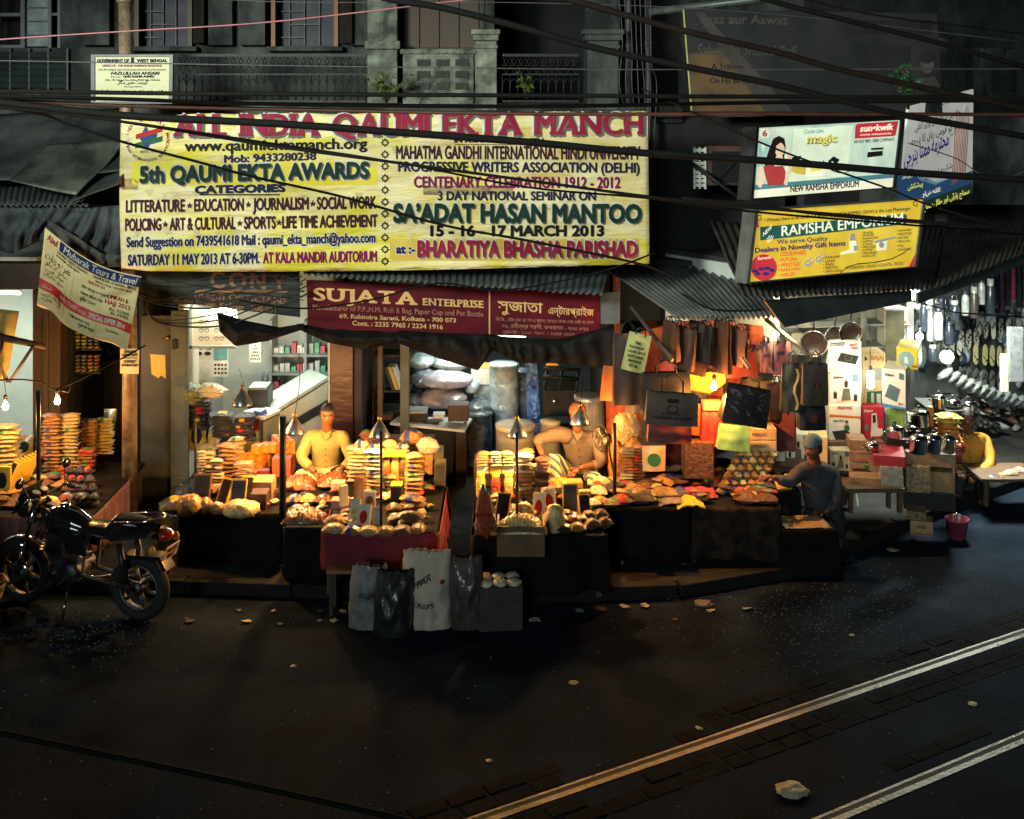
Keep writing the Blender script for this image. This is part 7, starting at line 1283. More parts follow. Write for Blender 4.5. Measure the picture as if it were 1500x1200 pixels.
for i in range(80):
    x, y = rr_.uniform(1342, 1520), rr_.uniform(408, 560); y += (1520 - x) * .10 if y < 440 else 0
    if 1425 < x < 1490 and 500 < y < 545: continue
    Y = RY(x, -1.12); k = Y / 1800; w, h = rr_.uniform(9, 17) * k, rr_.uniform(16, 34) * k; t = tag(MB().ball((0, 0, 0), (w / 2, .03, h / 2), 12, 9, lambda d: 1 + .25 * noise.noise(d * 3 + Vector((i, 0, 0)))).obj('hanging_packet', (CLR, STRAP, SOLE[2], SHINY[2], CLR, M('packet_blue', (.03, .04, .09), .35), WRAP)[i % 7], None, P(x, y, Y)), 'small packet crowding the back wall of the sandal shop between flasks and slippers', 'packet', 'packets on the back wall of the sandal shop')
for i in range(46):
    x = rr_.uniform(1372, 1525); v_ = rr_.uniform(0, 1); y = 578 + (x - 1372) * .16 + v_ * 34; Y = RY(x, -.78 + .35 * v_)
    tag(put('shoe', MB().ball((0, 0, 0), (.05, .12, .05), 12, 8, lambda d: 1 + .22 * noise.noise(d * 2.6 + Vector((i, 0, 0))) - .3 * max(0, d.z) * (d.y < 0)).mesh('shoe'), None, P(x, y, Y), rot=(0, 0, rr_.uniform(-.8, .8))), 'dark shoe heaped on the sloping display below the white garland', 'shoe', 'shoes heaped below the garland').data.materials.append((STRAP, STRAP, SOLE[2], BAKE, M('shoe_brown', (.06, .03, .02), .35))[i % 5])
tag(MB().prism([RP(1368, 596, -.9), RP(1534, 622, -.9), RP(1534, 662, -.35), RP(1368, 636, -.35)], (0, 0, -.03)).obj('sloping_display', DW), 'sloping dark display board under the heaped shoes', 'display board')
q = MB(); q.prism([RP(1328, 440, .06), RP(1339, 440, .06), RP(1339, 716, .06), RP(1328, 716, .06)], -RN * .05); tag(q.obj('door_post', DARKW, bevel=.006), 'added dark post masking the bright wall edge between the appliance and sandal shops', 'post')  # added to cover the brightly lit end of the side wall
g = thing('bag_garland', 'thick white twisted garland of clear bags sagging under the slippers', 'garland', RP(1440, 570, -.5)); GW = M('garland_white', (.16, .17, .165), .3, scale=8, col2=(.36, .38, .37), coat=.4, bump=.5, bscale=14)
for i in range(13):
    u = i / 12; x = 1384 + 128 * u; y = 548 + 44 * u - 10 * math.sin(math.pi * u) * -1 * .6; Y = RY(x, -.55); m = MB(); m.ball((0, 0, 0), (.12, .06, .05), 18, 11, lambda d: 1 + .30 * noise.noise(d * 3.4 + Vector((i, 0, 0))) + .12 * noise.noise(d * 9 + Vector((i, 2, 0)))); o = m.obj('clear_bag', GW, g); o.matrix_parent_inverse = root_inv(g); o.location = P(x, y, Y); o.rotation_euler = (0, -.6, 0)
for i, (x0, y0, x1, y1) in enumerate(((1468, 540, 1478, 575), (1478, 500, 1500, 560))): slabbox('hanging_pouch', ('narrow pale pouch', 'silvery wide pouch')[i] + ' hanging at the edge beyond the slippers', 'pouch', x0, y0 - 20, x1, y1, 15.0, .08, (M('pouch_pale', (.42, .40, .33), .5), SHINY[2])[i])
MB().tube([P(1334, 440, 13.2), P(1400, 458, 13.4), P(1520, 466, 13.6)], .010, 6).obj('x', CORD).name = 'shop_wire'; tag(bpy.data.objects['shop_wire'], 'black wire slung across the front of the sandal shop', 'wire')
m = MB(); m.lathe([(0, 0), (.09, 0), (.115, .19), (.125, .19), (.125, .21), (.11, .205), (.085, .02), (0, .02)], P(1402, 788, 13.1) + Vector((0, 0, .0)), 26); t = thing('plastic_bucket', 'pink plastic bucket holding bottles on the kerb by the peach carton', 'bucket', P(1402, 788, 13.1)); m.obj('pail', M('bucket_pink', (.32, .05, .10), .35), t); MB().tube([P(1396, 772, 13.1), P(1396, 753, 13.12)], .02, 8).obj('bottle', M('bottle_amber', (.35, .18, .06), .3), t); MB().tube([P(1405, 772, 13.1), P(1405, 756, 13.12)], .016, 8).obj('bottle', CLR, t); MB().tube([P(1386, 760, 13.1), P(1402, 752, 13.0), P(1418, 760, 13.1)], .005, 5).obj('handle', ALU, t)
def carrier(label, x, yb, z, wpx, hpx, seed):
    Y = depth(yb, z); k = Y / 1800; w, h = wpx * k, hpx * k; X = P(x, yb, Y).x; t = thing('carrier_bag', label, 'bag', (X, Y, z))
    m = MB(); m.grid(lambda u, v: Vector((math.cos(u * 6.283) * w / 2 * (1 - .55 * v ** 2) * (1 + .18 * noise.noise(Vector((math.cos(u * 6.28) * 2, v * 3, seed)))), math.sin(u * 6.283) * w * .32 * (1 - .6 * v ** 2), v * h * .8)), 20, 12, flip=True); local(m.obj('film', M('film_white', (.42, .42, .40), .35, scale=5, col2=(.58, .57, .52), bump=.5, bscale=10), t)); local(MB().tube([(-w * .15, 0, h * .78), (-w * .08, 0, h), (w * .05, 0, h * 1.02), (w * .14, 0, h * .78)], .014, 6).obj('handle', MATS['film_white'], t))
carrier('white plastic carrier bag standing on the pavement by the peach cloth', 1245, 742, .125, 24, 42, 3)
drape('cloth', 'pinkish cloth hanging from the bench beside the carrier bag', 'cloth', [(1218, 690), (1245, 690)], [(1222, 745), (1240, 740)], 13.1, M('pink_brown_cloth', (.16, .07, .06), .8, scale=5), 4, .03, seed=41)
# covered stool by the road, and the things at the kerb
ct = thing('covered_stool', 'stool swathed in black cloth with a sheet of old newspaper on top', 'stool', T(1188, 848, 0)); c0 = T(1188, 848, 0); hz = .46
def skirt(u, v):
    a = u * 2 * math.pi; sx = max(-1, min(1, 1.35 * math.cos(a))); sy = max(-1, min(1, 1.35 * math.sin(a))); r = 1 + .16 * v + .07 * v * math.sin(u * 60 + 3 * noise.noise(Vector((u * 9, v, 0)))); return Vector((c0.x + sx * .27 * r, c0.y + .21 + sy * .19 * r, hz * (1 - v) + .01))
MB().grid(skirt, 110, 10).obj('cloth', BLKC, ct, solid=.004); MB().grid(lambda u, v: Vector((c0.x + (u - .5) * .54, c0.y + .03 + v * .36, hz + .006 + .01 * noise.noise(Vector((u * 4, v * 4, 1))))), 8, 8).obj('cloth_top', BLKC, ct); MB().grid(lambda u, v: Vector((c0.x - .24 + u * .46 - .03 * v, c0.y + .03 + v * .36 + .03 * u, hz + .02 + .012 * noise.noise(Vector((u * 5, v * 5, 3))))), 12, 12).obj('newspaper', M('old_newspaper', (.34, .22, .09), .75, scale=12, col2=(.50, .38, .2)), ct, solid=.004)
t = carton('small crate of silver foil packs at the edge of the road', 964, 796, 1010, 822, depth(822, 0), .28, M('foil_crate', (.16, .15, .12), .5, scale=8), None, .1, 'crate'); q = MB()
for i in range(4):
    for j in range(2): q.box(((i - 1.5) * .072, .075 + j * .13, .165 + .012), (.062, .11, .024))
local(q.obj('foil_pack', SHINY[2], t, bevel=.004))
def sack(label, x, yb, wpx, hpx, seed, mat, prints=None, lean=0, film=None):
    Y = depth(yb, 0); k = Y / 1800; w, h = wpx * k, hpx * k; t = thing('sack', label, 'sack', (P(x, yb, Y).x, Y + .12, 0), rot=(0, lean, 0))
    def f(s):
        def g(u, v):
            a = u * 2 - 1; wv = 1 + .07 * math.sin(math.pi * v) - .05 * (v > .9) + .06 * max(0, v - .82) * 5; d = .15 * (1 - abs(a) ** 2.4) ** .6 * (math.sin(math.pi * min(1, v * .94 + .05)) ** .45); 
            return Vector((a * w / 2 * wv + .012 * noise.noise(Vector((a * 2, v * 5, seed))), s * d * (1 + .25 * noise.noise(Vector((a * 3, v * 4, seed + s)))), v * h + .025 * max(0, v - .8) * 5 * noise.noise(Vector((a * 4, 0, seed))) * 2 + .012 * abs(a) * max(0, v - .85) * 7))
        return g
    m = MB(); m.grid(f(-1), 22, 26); m.grid(f(1), 22, 26, flip=True); local(m.obj('cloth', mat, t))
    if prints:
        pt = lambda a, b, o=0: f(-1)(a, 1 - b) + Vector((0, -.004 - o, 0)); m = MB(); prints(m, pt); local(m.obj('printed_mark', M('ink_sack', (.05, .03, .035), .6), t))
        m = MB(); disc(m, pt, .82, .34, .05, .03, .002, 10); local(m.obj('printed_mark', REDI, t))
    return t
SACKW = M('sack_woven', (.46, .38, .31), .8, scale=5, col2=(.64, .55, .45), bump=.25, bscale=70); SACKG = M('sack_grey', (.12, .125, .125), .6, scale=4, col2=(.28, .28, .27), bump=.4, bscale=14); SACKD = M('sack_dark', (.010, .0105, .012), .5, scale=4, col2=(.035, .035, .038), bump=.5, bscale=12, coat=.3)
def sp(m, pt):
    letters(m, pt, 'STAR', .22, .46, .62, .30, .09, .03, .001); letters(m, pt, 'CRISPS', .24, .66, .66, .66, .06, .02, .001)
    for k in range(3): m.poly([pt(.14 + k * .06, .48 - k * .05, .001), pt(.42 + k * .06, .34 - k * .05, .001), pt(.43 + k * .06, .35 - k * .05, .001), pt(.15 + k * .06, .50 - k * .05, .001)])
sack('tall white woven sack with printed marks, standing highest of the sacks', 624, 928, 70, 114, 1, SACKW, sp)
sack('grey white sack with a knotted corner, leftmost of the sacks', 534, 928, 52, 92, 2, SACKG, lambda m, pt: letters(m, pt, 'SUGAR', .3, .42, .75, .42, .07, .02, .001), .06); sack('dark plastic sack squeezed between the two printed sacks', 572, 940, 54, 96, 3, SACKD, None, .05); sack('pinkish plastic sack slumped right of the tall white one', 684, 928, 50, 106, 4, M('sack_pink', (.04, .03, .028), .6, scale=4, col2=(.10, .08, .075), bump=.5, bscale=12, coat=.3), None, -.03)
t = carton('pale tray of wrapped sweets on a dark crate right of the sacks', 702, 862, 766, 925, depth(925, 0), .3, M('crate_dark', (.045, .035, .035), .6), None, .1, 'crate'); q = MB()
for i in range(3):
    for j in range(2): q.ball(((i - 1) * .125, .08 + j * .14, .40), (.068, .075, .035), 12, 8, lambda d: 1 + .15 * noise.noise(d * 4 + Vector((i, j, 0))))
local(q.obj('wrapped_sweets', FOOD['white'], t))
t = thing('plank_stool', 'small wooden stool left of the sacks', 'stool', T(505, 905, 0)); m = MB(); a = T(505, 905, 0); m.box((a.x, a.y + .15, .40), (.34, .26, .03)); m.obj('seat', M('stool_wood', (.22, .11, .06), .6, scale=4, stretch=(1, 6, 6)), t, bevel=.004)
for sx in (-.13, .13):
    for sy in (.05, .25): MB().box((a.x + sx, a.y + sy, .192), (.035, .035, .384)).obj('leg', BROWNW, t)
# ================================================================== plants sprouting from the balcony
def sprout(label, x, y, Y, n, hgt, spread, seed, bright=1):
    r = random.Random(seed); t = thing('sprouting_plant', label, 'plant', P(x, y, Y)); st = MB(); lf = MB(); k = Y / 1800
    for i in range(n):
        a = r.uniform(-1, 1); p0 = P(x + r.uniform(-2, 2), y, Y); p2 = P(x + a * spread, y - hgt * r.uniform(.55, 1), Y - r.uniform(-.1, .25)); p1 = (p0 + p2) / 2 + Vector((a * -.03, -.05, .05)); pts = [p0.lerp(p1, q).lerp(p1.lerp(p2, q), q) for q in (0, .25, .5, .75, 1)]; st.tube(pts, [.008, .006, .005, .004, .003], 5)
        for j in range(9):
            q = r.uniform(.3, 1); c = p0.lerp(p1, q).lerp(p1.lerp(p2, q), q); d = Vector((r.uniform(-1, 1), r.uniform(-1, .4), r.uniform(-.6, .7))).normalized(); s = d.cross(Vector((r.uniform(-1, 1), 1, r.uniform(-1, 1)))).normalized(); L = r.uniform(.045, .085); c2 = c + d * L * .5 + Vector((0, 0, -.01)); lf.poly([c, c2 + s * L * .24, c + d * L + Vector((0, 0, -.02)), c2 - s * L * .24])
    st.obj('stem', M('plant_stem', (.06, .05, .025), .7), t); lf.obj('leaves', M('leaf_green%d' % bright, ((.07, .11, .025), (.015, .09, .02))[bright - 1], .45, var=.5, scale=9), t)
sprout('leafy plant sprouting at the foot of the pale pilaster on the balcony', 566, 150, 14.3, 11, 48, 46, 5, 1); sprout('bright green plant rising in front of the unlit hoarding', 1330, 160, 13.5, 10, 72, 30, 8, 2)
sprout('dry bare tuft behind the iron railing', 772, 150, 14.6, 6, 50, 18, 9, 1)
# ================================================================== cables
def cable(label, pts, px, ya, yb=None, name='overhead_cable', col=CORD):
    n = len(pts); yb = yb or ya; Q = []
    fine = []
    for i in range(n - 1):
        for s in range(6):
            t = s / 6; p = [pts[max(0, i - 1)], pts[i], pts[i + 1], pts[min(n - 1, i + 2)]]
            f = lambda j: .5 * (2 * p[1][j] + (p[2][j] - p[0][j]) * t + (2 * p[0][j] - 5 * p[1][j] + 4 * p[2][j] - p[3][j]) * t * t + (3 * p[1][j] - p[0][j] - 3 * p[2][j] + p[3][j]) * t ** 3)
            fine.append((f(0), f(1)))
    fine.append(pts[-1]); x0, x1 = fine[0][0], fine[-1][0]
    for x, y in fine: Y = ya + (yb - ya) * (x - x0) / (x1 - x0); Q.append(P(x, y, Y))
    r = px / 2 * (ya + yb) / 2 / 1800; tag(MB().tube(Q, r, 8).obj(name, col), label, 'cable'); return Q
FLEX = M('cable_rubber', (.004, .004, .004), .8, spec=.2, bump=.3, bscale=40); CPINK = M('cable_pink', (.30, .10, .12), .5); CGREY = M('cable_grey', (.06, .06, .065), .5); CRUST = M('cable_rust', (.07, .025, .015), .6)
cable('thickest black cable dipping across the heading of the cloth banner', [(-320, 112), (0, 150), (190, 170), (400, 181), (570, 193), (770, 208), (940, 224), (1140, 237), (1320, 252), (1500, 264), (1820, 282)], 11, 9.5, 10.5, col=FLEX)
cable('level black cable just below the registrar notice board', [(-320, 134), (0, 134), (250, 137), (400, 138), (770, 140), (1140, 142), (1500, 143), (1820, 143)], 6.5, 10.5, col=FLEX)
cable('black cable touching the top hem of the cloth banner', [(-320, 132), (0, 141), (200, 146), (370, 152), (770, 156), (1140, 150), (1500, 147), (1820, 145)], 6, 10.8, col=FLEX)
cable('rust streaked cable bundle entering above the loose roof sheets', [(-320, 140), (0, 147), (120, 153), (260, 157), (400, 160), (770, 167), (1140, 167), (1500, 168), (1820, 170)], 5.5, 10.9, col=CRUST)
cable('black cable falling from the roof sheets across the web address', [(-320, 135), (0, 158), (100, 168), (190, 180), (290, 196), (400, 214), (570, 237), (770, 264), (948, 288), (1060, 300), (1320, 322), (1820, 360)], 4.5, 10.2, col=FLEX)
cable('slim cable close beside the one crossing the web address', [(-320, 142), (30, 160), (180, 178), (370, 206), (580, 238), (770, 274), (945, 290), (1100, 310), (1336, 330), (1820, 372)], 3.2, 10.4, col=FLEX)
cable('cable slanting from the emblem down to the last line of the banner', [(-320, 120), (20, 160), (100, 182), (180, 208), (300, 240), (370, 259), (500, 288), (650, 330), (770, 352), (930, 385), (985, 405)], 4, 10.8, 12.6, col=FLEX)
cable('heavy black cable running from the top edge past the hoarding’s lower script', [(420, -50), (560, -4), (640, 10), (740, 34), (870, 70), (1000, 97), (1140, 125), (1220, 145), (1320, 168), (1500, 200), (1820, 262)], 10, 9.2, 9.8, col=FLEX)
cable('heavy brownish cable across the middle of the unlit hoarding', [(600, -60), (820, -4), (1000, 45), (1140, 77), (1220, 100), (1340, 126), (1500, 160), (1820, 232)], 9.5, 9.0, 9.6, col=M('cable_brown', (.010, .006, .005), .8, spec=.2, bump=.3))
cable('black cable crossing the upper right of the hoarding', [(900, -60), (1100, -6), (1200, 20), (1290, 42), (1370, 62), (1500, 98), (1820, 190)], 8, 9.2, col=FLEX)
cable('thin doubled wire at the top right above the hoarding', [(1100, -20), (1270, 20), (1400, 37), (1500, 50), (1820, 96)], 3, 9.6, col=FLEX)
cable('pinkish thread-like wire before the upper windows', [(-320, 84), (0, 58), (200, 45), (400, 32), (680, 0), (900, -26)], 2.2, 10.5, col=CPINK)
cable('thin straight wire crossing the balcony railings', [(-320, 84), (0, 89), (400, 96), (800, 101), (1000, 102), (1500, 101), (1820, 100)], 1.8, 11.5, col=CGREY)
cable('pale hair-thin wire over the top of the balcony door', [(100, -20), (380, 2), (760, 4), (1100, 18), (1500, 62)], 1.2, 11, col=CGREY)
cable('thin wire sloping over the teal light box', [(940, 130), (1100, 203), (1190, 238), (1300, 276), (1360, 300), (1500, 340), (1820, 420)], 3, 10.6, col=FLEX)
cable('doubled wire along the bottom of the teal light box', [(1000, 290), (1100, 300), (1200, 314), (1345, 326), (1500, 336), (1820, 350)], 4, 10.9, col=FLEX)
cable('hanging grey wire before the corner house', [(1330, 210), (1400, 232), (1450, 262), (1500, 252), (1600, 200)], 1.6, 12.5, col=CGREY)
cable('near black cable sweeping across the road at the bottom of the view', [(-1500, 700), (-420, 985), (0, 1074), (250, 1126), (500, 1180), (620, 1208), (900, 1280), (2400, 1640)], 8.5, 5.2, 5.6, col=FLEX)
for i in range(9):
    y = 400 + i * 6; cable('loose wire in the tangle over the opticians board, %s from the top' % (ORD + ['x'])[i].replace('top', 'first'), [(150 + i * 8, 396 + i * 5), (230, y + 14 + (i * 17) % 21), (320, y + 6 + (i * 29) % 26), (400, y + 4 - (i * 7) % 14), (436 + i * 2, 402 + (i * 11) % 30)], 1.6 + (i % 3) * .5, 13.2, 13.2, 'loose_wire')
for i in range(7): cable('thin wire straggling down the rain pipe, %s from the pier' % (('first',) + tuple(ORD[1:]))[i], [(905 + i * 8, -20), (912 + i * 7, 60 + i * 5), (908 + i * 9, 130), (930 + i * 4, 200 + i * 12), (946 + i * 3, 300)], 1.3, 13.9, 14.1, 'loose_wire', CGREY)
cable('loop of wire hanging over the tin edge and the red board', [(350, 440), (440, 452), (540, 440), (640, 415), (740, 425), (880, 398), (960, 370)], 2.6, 12.9, 12.9, 'loose_wire', FLEX); cable('black wire drooping over the bag stall roof', [(1000, 430), (1040, 452), (1098, 455), (1120, 452)], 2.4, 12.6, 12.6, 'loose_wire', FLEX); cable('feed wire running between the two bulbs of the first stall', [(-60, 562), (20, 556), (60, 560), (84, 570), (150, 540), (215, 505)], 2.4, 12.6, 12.9, 'loose_wire', FLEX)
tag(MB().tube([P(-80, 470, 13.0), P(0, 494, 12.9), P(68, 508, 12.8)], [.045, .04, .03], 9).obj('timber_pole', BROWNW), 'rough wooden pole slanting above the bulb at the frame edge', 'pole')
for i, (a, b) in enumerate((((-6, 540), (4, 500)), ((14, 560), (50, 505)), ((-20, 500), (12, 560)))): tag(MB().tube([P(*a, 12.8), P(*b, 12.8)], .018, 6).obj('timber_stick', BROWNW), 'thin stick tied under the slanting wooden pole, %s from the frame edge' % ('first', 'third', 'second')[i], 'stick')
drape('yellow_cloth', 'yellowish cloth hanging at the frame edge under the brown beam', 'cloth', [(-60, 446), (28, 456)], [(-60, 560), (10, 555)], 13.1, M('mustard_cloth', (.30, .22, .04), .8, scale=5, col2=(.42, .34, .10)), 3, .05, seed=51)
# ================================================================== litter
def litter(label, x, y, w, seed, mat, hgt=.05, cat='litter', name='paper_scrap'):
    c = T(x, y, 0); r = random.Random(seed); k = c.y / 1800 * w / 2; hgt *= .55
    m = MB(); m.ball((c.x, c.y, hgt * .45), (k, k * .9, hgt * .55), 26, 16, lambda d: 1 + .45 * noise.noise(d * 2.2 + Vector((seed, 0, 0))) + .12 * noise.noise(d * 5 + Vector((seed, 3, 0)))); tag(m.obj(name, mat), label, cat)
CRUMP = M('crumpled_paper', (.40, .36, .24), .7, scale=14, bump=.6, bscale=40)
litter('crumpled straw coloured leaf lying between the rails near the bottom', 1161, 1162, 44, 1, CRUMP, .09); litter('grey heap of rubble scraps on the open road before the bag stall', 1030, 886, 26, 2, M('rubble_grey', (.14, .14, .13), .8, scale=20, bump=.8), .05, name='rubble'); litter('pale scrap on the road right of the crimson stall’s sacks', 840, 1001, 14, 3, CRUMP, .02); litter('tiny red and white wrapper near the bottom middle of the road', 716, 1115, 9, 4, M('wrapper_red', (.4, .1, .06), .5, scale=60, col2=(.5, .45, .4)), .015); litter('scrap of pale paper beside the far rail', 1024, 1068, 12, 5, CRUMP, .02); litter('small scrap close to the far rail, nearer the corner', 1248, 931, 8, 6, CRUMP, .015); litter('white scrap on the dark road below the sacks', 781, 909, 9, 7, CRUMP, .015); litter('bent scrap at the foot of the peach carton', 1308, 806, 16, 8, CRUMP, .02)
litter('pale scrap far left on the road', 430, 976, 9, 9, CRUMP, .012); litter('scrap of paper between the rails at the right', 1425, 1032, 14, 10, CRUMP, .02)

rr_ = random.Random(41)
for i in range(34):                                  # paper and leaf scraps swept against the kerb
    x = rr_.uniform(250, 1120); y = rr_.uniform(884, 915) - max(0, x - 1000) * .2; c = T(x, y, .004); s_ = rr_.uniform(.02, .06); a = rr_.uniform(0, 6)
    q = [c + Vector((math.cos(a + t * 1.05) * s_ * rr_.uniform(.6, 1.2), math.sin(a + t * 1.05) * s_ * rr_.uniform(.5, 1), rr_.uniform(0, .02))) for t in range(6)]
    o = MB().prism(q, (0, 0, .002)).obj('paper_scrap', (CRUMP, M('leaf_litter', (.06, .04, .015), .8), M('scrap_grey', (.16, .16, .15), .7))[i % 3]); tag(o, 'scrap of litter swept against the dark kerb below the stalls', 'litter', 'litter along the kerb')
# ================================================================== people
SKIN = M('brown_skin', (.15, .06, .03), .5, var=.15, scale=8); EYEW = M('eye_white', (.5, .48, .42), .3); HAIRB = M('black_hair', (.012, .010, .010), .5, bump=.5, bscale=60); LIP = M('lip', (.16, .05, .04), .5)
def skinned(verts, edges, sub=2):
    """grow one smooth surface over a skeleton of (point, radius) joints"""
    me = bpy.data.meshes.new('grow'); names = list(verts); ix = {n: i for i, n in enumerate(names)}
    me.from_pydata([tuple(verts[n][0]) for n in names], [(ix[a], ix[b]) for a, b in edges], []); o = bpy.data.objects.new('grow', me); COL.objects.link(o)
    sk = o.modifiers.new('s', 'SKIN'); sk.use_smooth_shade = True; sk.branch_smoothing = .3
    for i, n in enumerate(names):
        r = verts[n][1]; me.skin_vertices[0].data[i].radius = (r, r) if not isinstance(r, tuple) else r; me.skin_vertices[0].data[i].use_root = (i == 0)
    o.modifiers.new('d', 'SUBSURF').levels = sub
    dg = bpy.context.evaluated_depsgraph_get(); ev = o.evaluated_get(dg); m2 = ev.to_mesh(); V = [v.co.copy() for v in m2.vertices]; F = [tuple(p.vertices) for p in m2.polygons]; ev.to_mesh_clear()
    bpy.data.objects.remove(o); bpy.data.meshes.remove(me); return V, F
def add_skin(mb, verts, edges, sub=2):
    V, F = skinned(verts, edges, sub); k = len(mb.v); mb.v += V; mb.smooth = True
    for f in F: mb.face([k + i for i in f])
    mb.smooth = False
def head(mb, c, yaw, pitch=0, s=1.0):
    R3 = Matrix.Rotation(yaw, 3, 'Z') @ Matrix.Rotation(pitch, 3, 'X'); at = lambda x, y, z: Vector(c) + R3 @ (Vector((x, y, z)) * s)      # the face looks along local -Y
    def f(u, v):
        t = u * 2 * math.pi; p = v * math.pi; d = Vector((math.sin(p) * math.cos(t), math.sin(p) * math.sin(t), math.cos(p))); x, y, z = d.x * .077, d.y * .098, d.z * .118
        if z < 0: q = -z / .118; x *= 1 - .30 * q * q; y *= 1 - .12 * q; y -= .012 * q
        if d.y < 0:
            y += .010 * math.exp(-((d.z - .16) / .12) ** 2) * min(1, -d.y * 1.3); y -= .024 * math.exp(-(d.x / .13) ** 2 - ((d.z + .12) / .17) ** 2); y += .010 * (math.exp(-((abs(d.x) - .38) / .15) ** 2 - ((d.z - .08) / .10) ** 2)); y -= .008 * math.exp(-(d.x / .2) ** 2 - ((d.z + .85) / .14) ** 2)
        return at(x, y, z)
    mb.use(0).grid(f, 32, 24)
    for sx in (-1, 1):
        mb.use(0).ball(at(sx * .080, .012, -.004), .001); mb.grid(lambda u, v: at(sx * (.076 + .012 * math.sin(v * math.pi)), .012 + .020 * math.cos(u * 6.28) * math.sin(v * math.pi), -.004 + .034 * math.cos(v * math.pi)), 8, 6)
        mb.use(1).ball(at(sx * .030, -.0785, .010), .0105 * s, 10, 7); mb.use(2).ball(at(sx * .030, -.0845, .008), .0068 * s, 8, 6); mb.use(0).grid(lambda u, v: at(sx * .030 + (u - .5) * .034, -.0905 + .012 * (2 * u - 1) ** 2 - .002 * math.sin(v * 3.1), .013 + .010 * v), 6, 3); mb.use(2).tube([at(sx * .014, -.094, .030), at(sx * .032, -.096, .034), at(sx * .050, -.086, .028)], .004 * s, 5)
    mb.use(3).tube([at(-.024, -.091, -.056), at(0, -.0985, -.054), at(.024, -.091, -.056)], [.004 * s, .007 * s, .004 * s], 6); mb.use(0); return at
def hand(mb, w, d, nrm, curl=.5, s=1.0, side=1):
    """palm, four unequal curled fingers and a thumb; d points along the hand, nrm out of the back of it"""
    d = Vector(d).normalized(); nrm = (Vector(nrm) - d * Vector(nrm).dot(d)).normalized(); x = d.cross(nrm) * side; w = Vector(w)
    V = {'a': (w, .026 * s), 'b': (w + d * .045 * s, (.038 * s, .017 * s)), 'c': (w + d * .085 * s, (.040 * s, .014 * s))}; add_skin(mb, V, [('a', 'b'), ('b', 'c')], 1)
    for i, L in enumerate((.068, .078, .072, .056)):
        b = w + d * .088 * s + x * (.030 - i * .020) * s; c1 = curl * (.8 + .12 * i); p = [b]; a = 0
        for seg, fr in enumerate((.45, .32, .23)): a += c1 * (.5 + .35 * seg); p.append(p[-1] + (d * math.cos(a) - nrm * math.sin(a)) * L * fr * s)
        mb.tube(p, [.0095 * s, .009 * s, .008 * s, .006 * s], 7); mb.ball(p[-1], .0062 * s, 7, 5)
    b = w + d * .03 * s + x * .032 * s; p = [b, b + (d * .6 + x * .75) * .032 * s, b + (d * .95 + x * .7 - nrm * .25) * .056 * s]; mb.tube(p, [.012 * s, .0105 * s, .007 * s], 7); mb.ball(p[-1], .0072 * s, 7, 5)
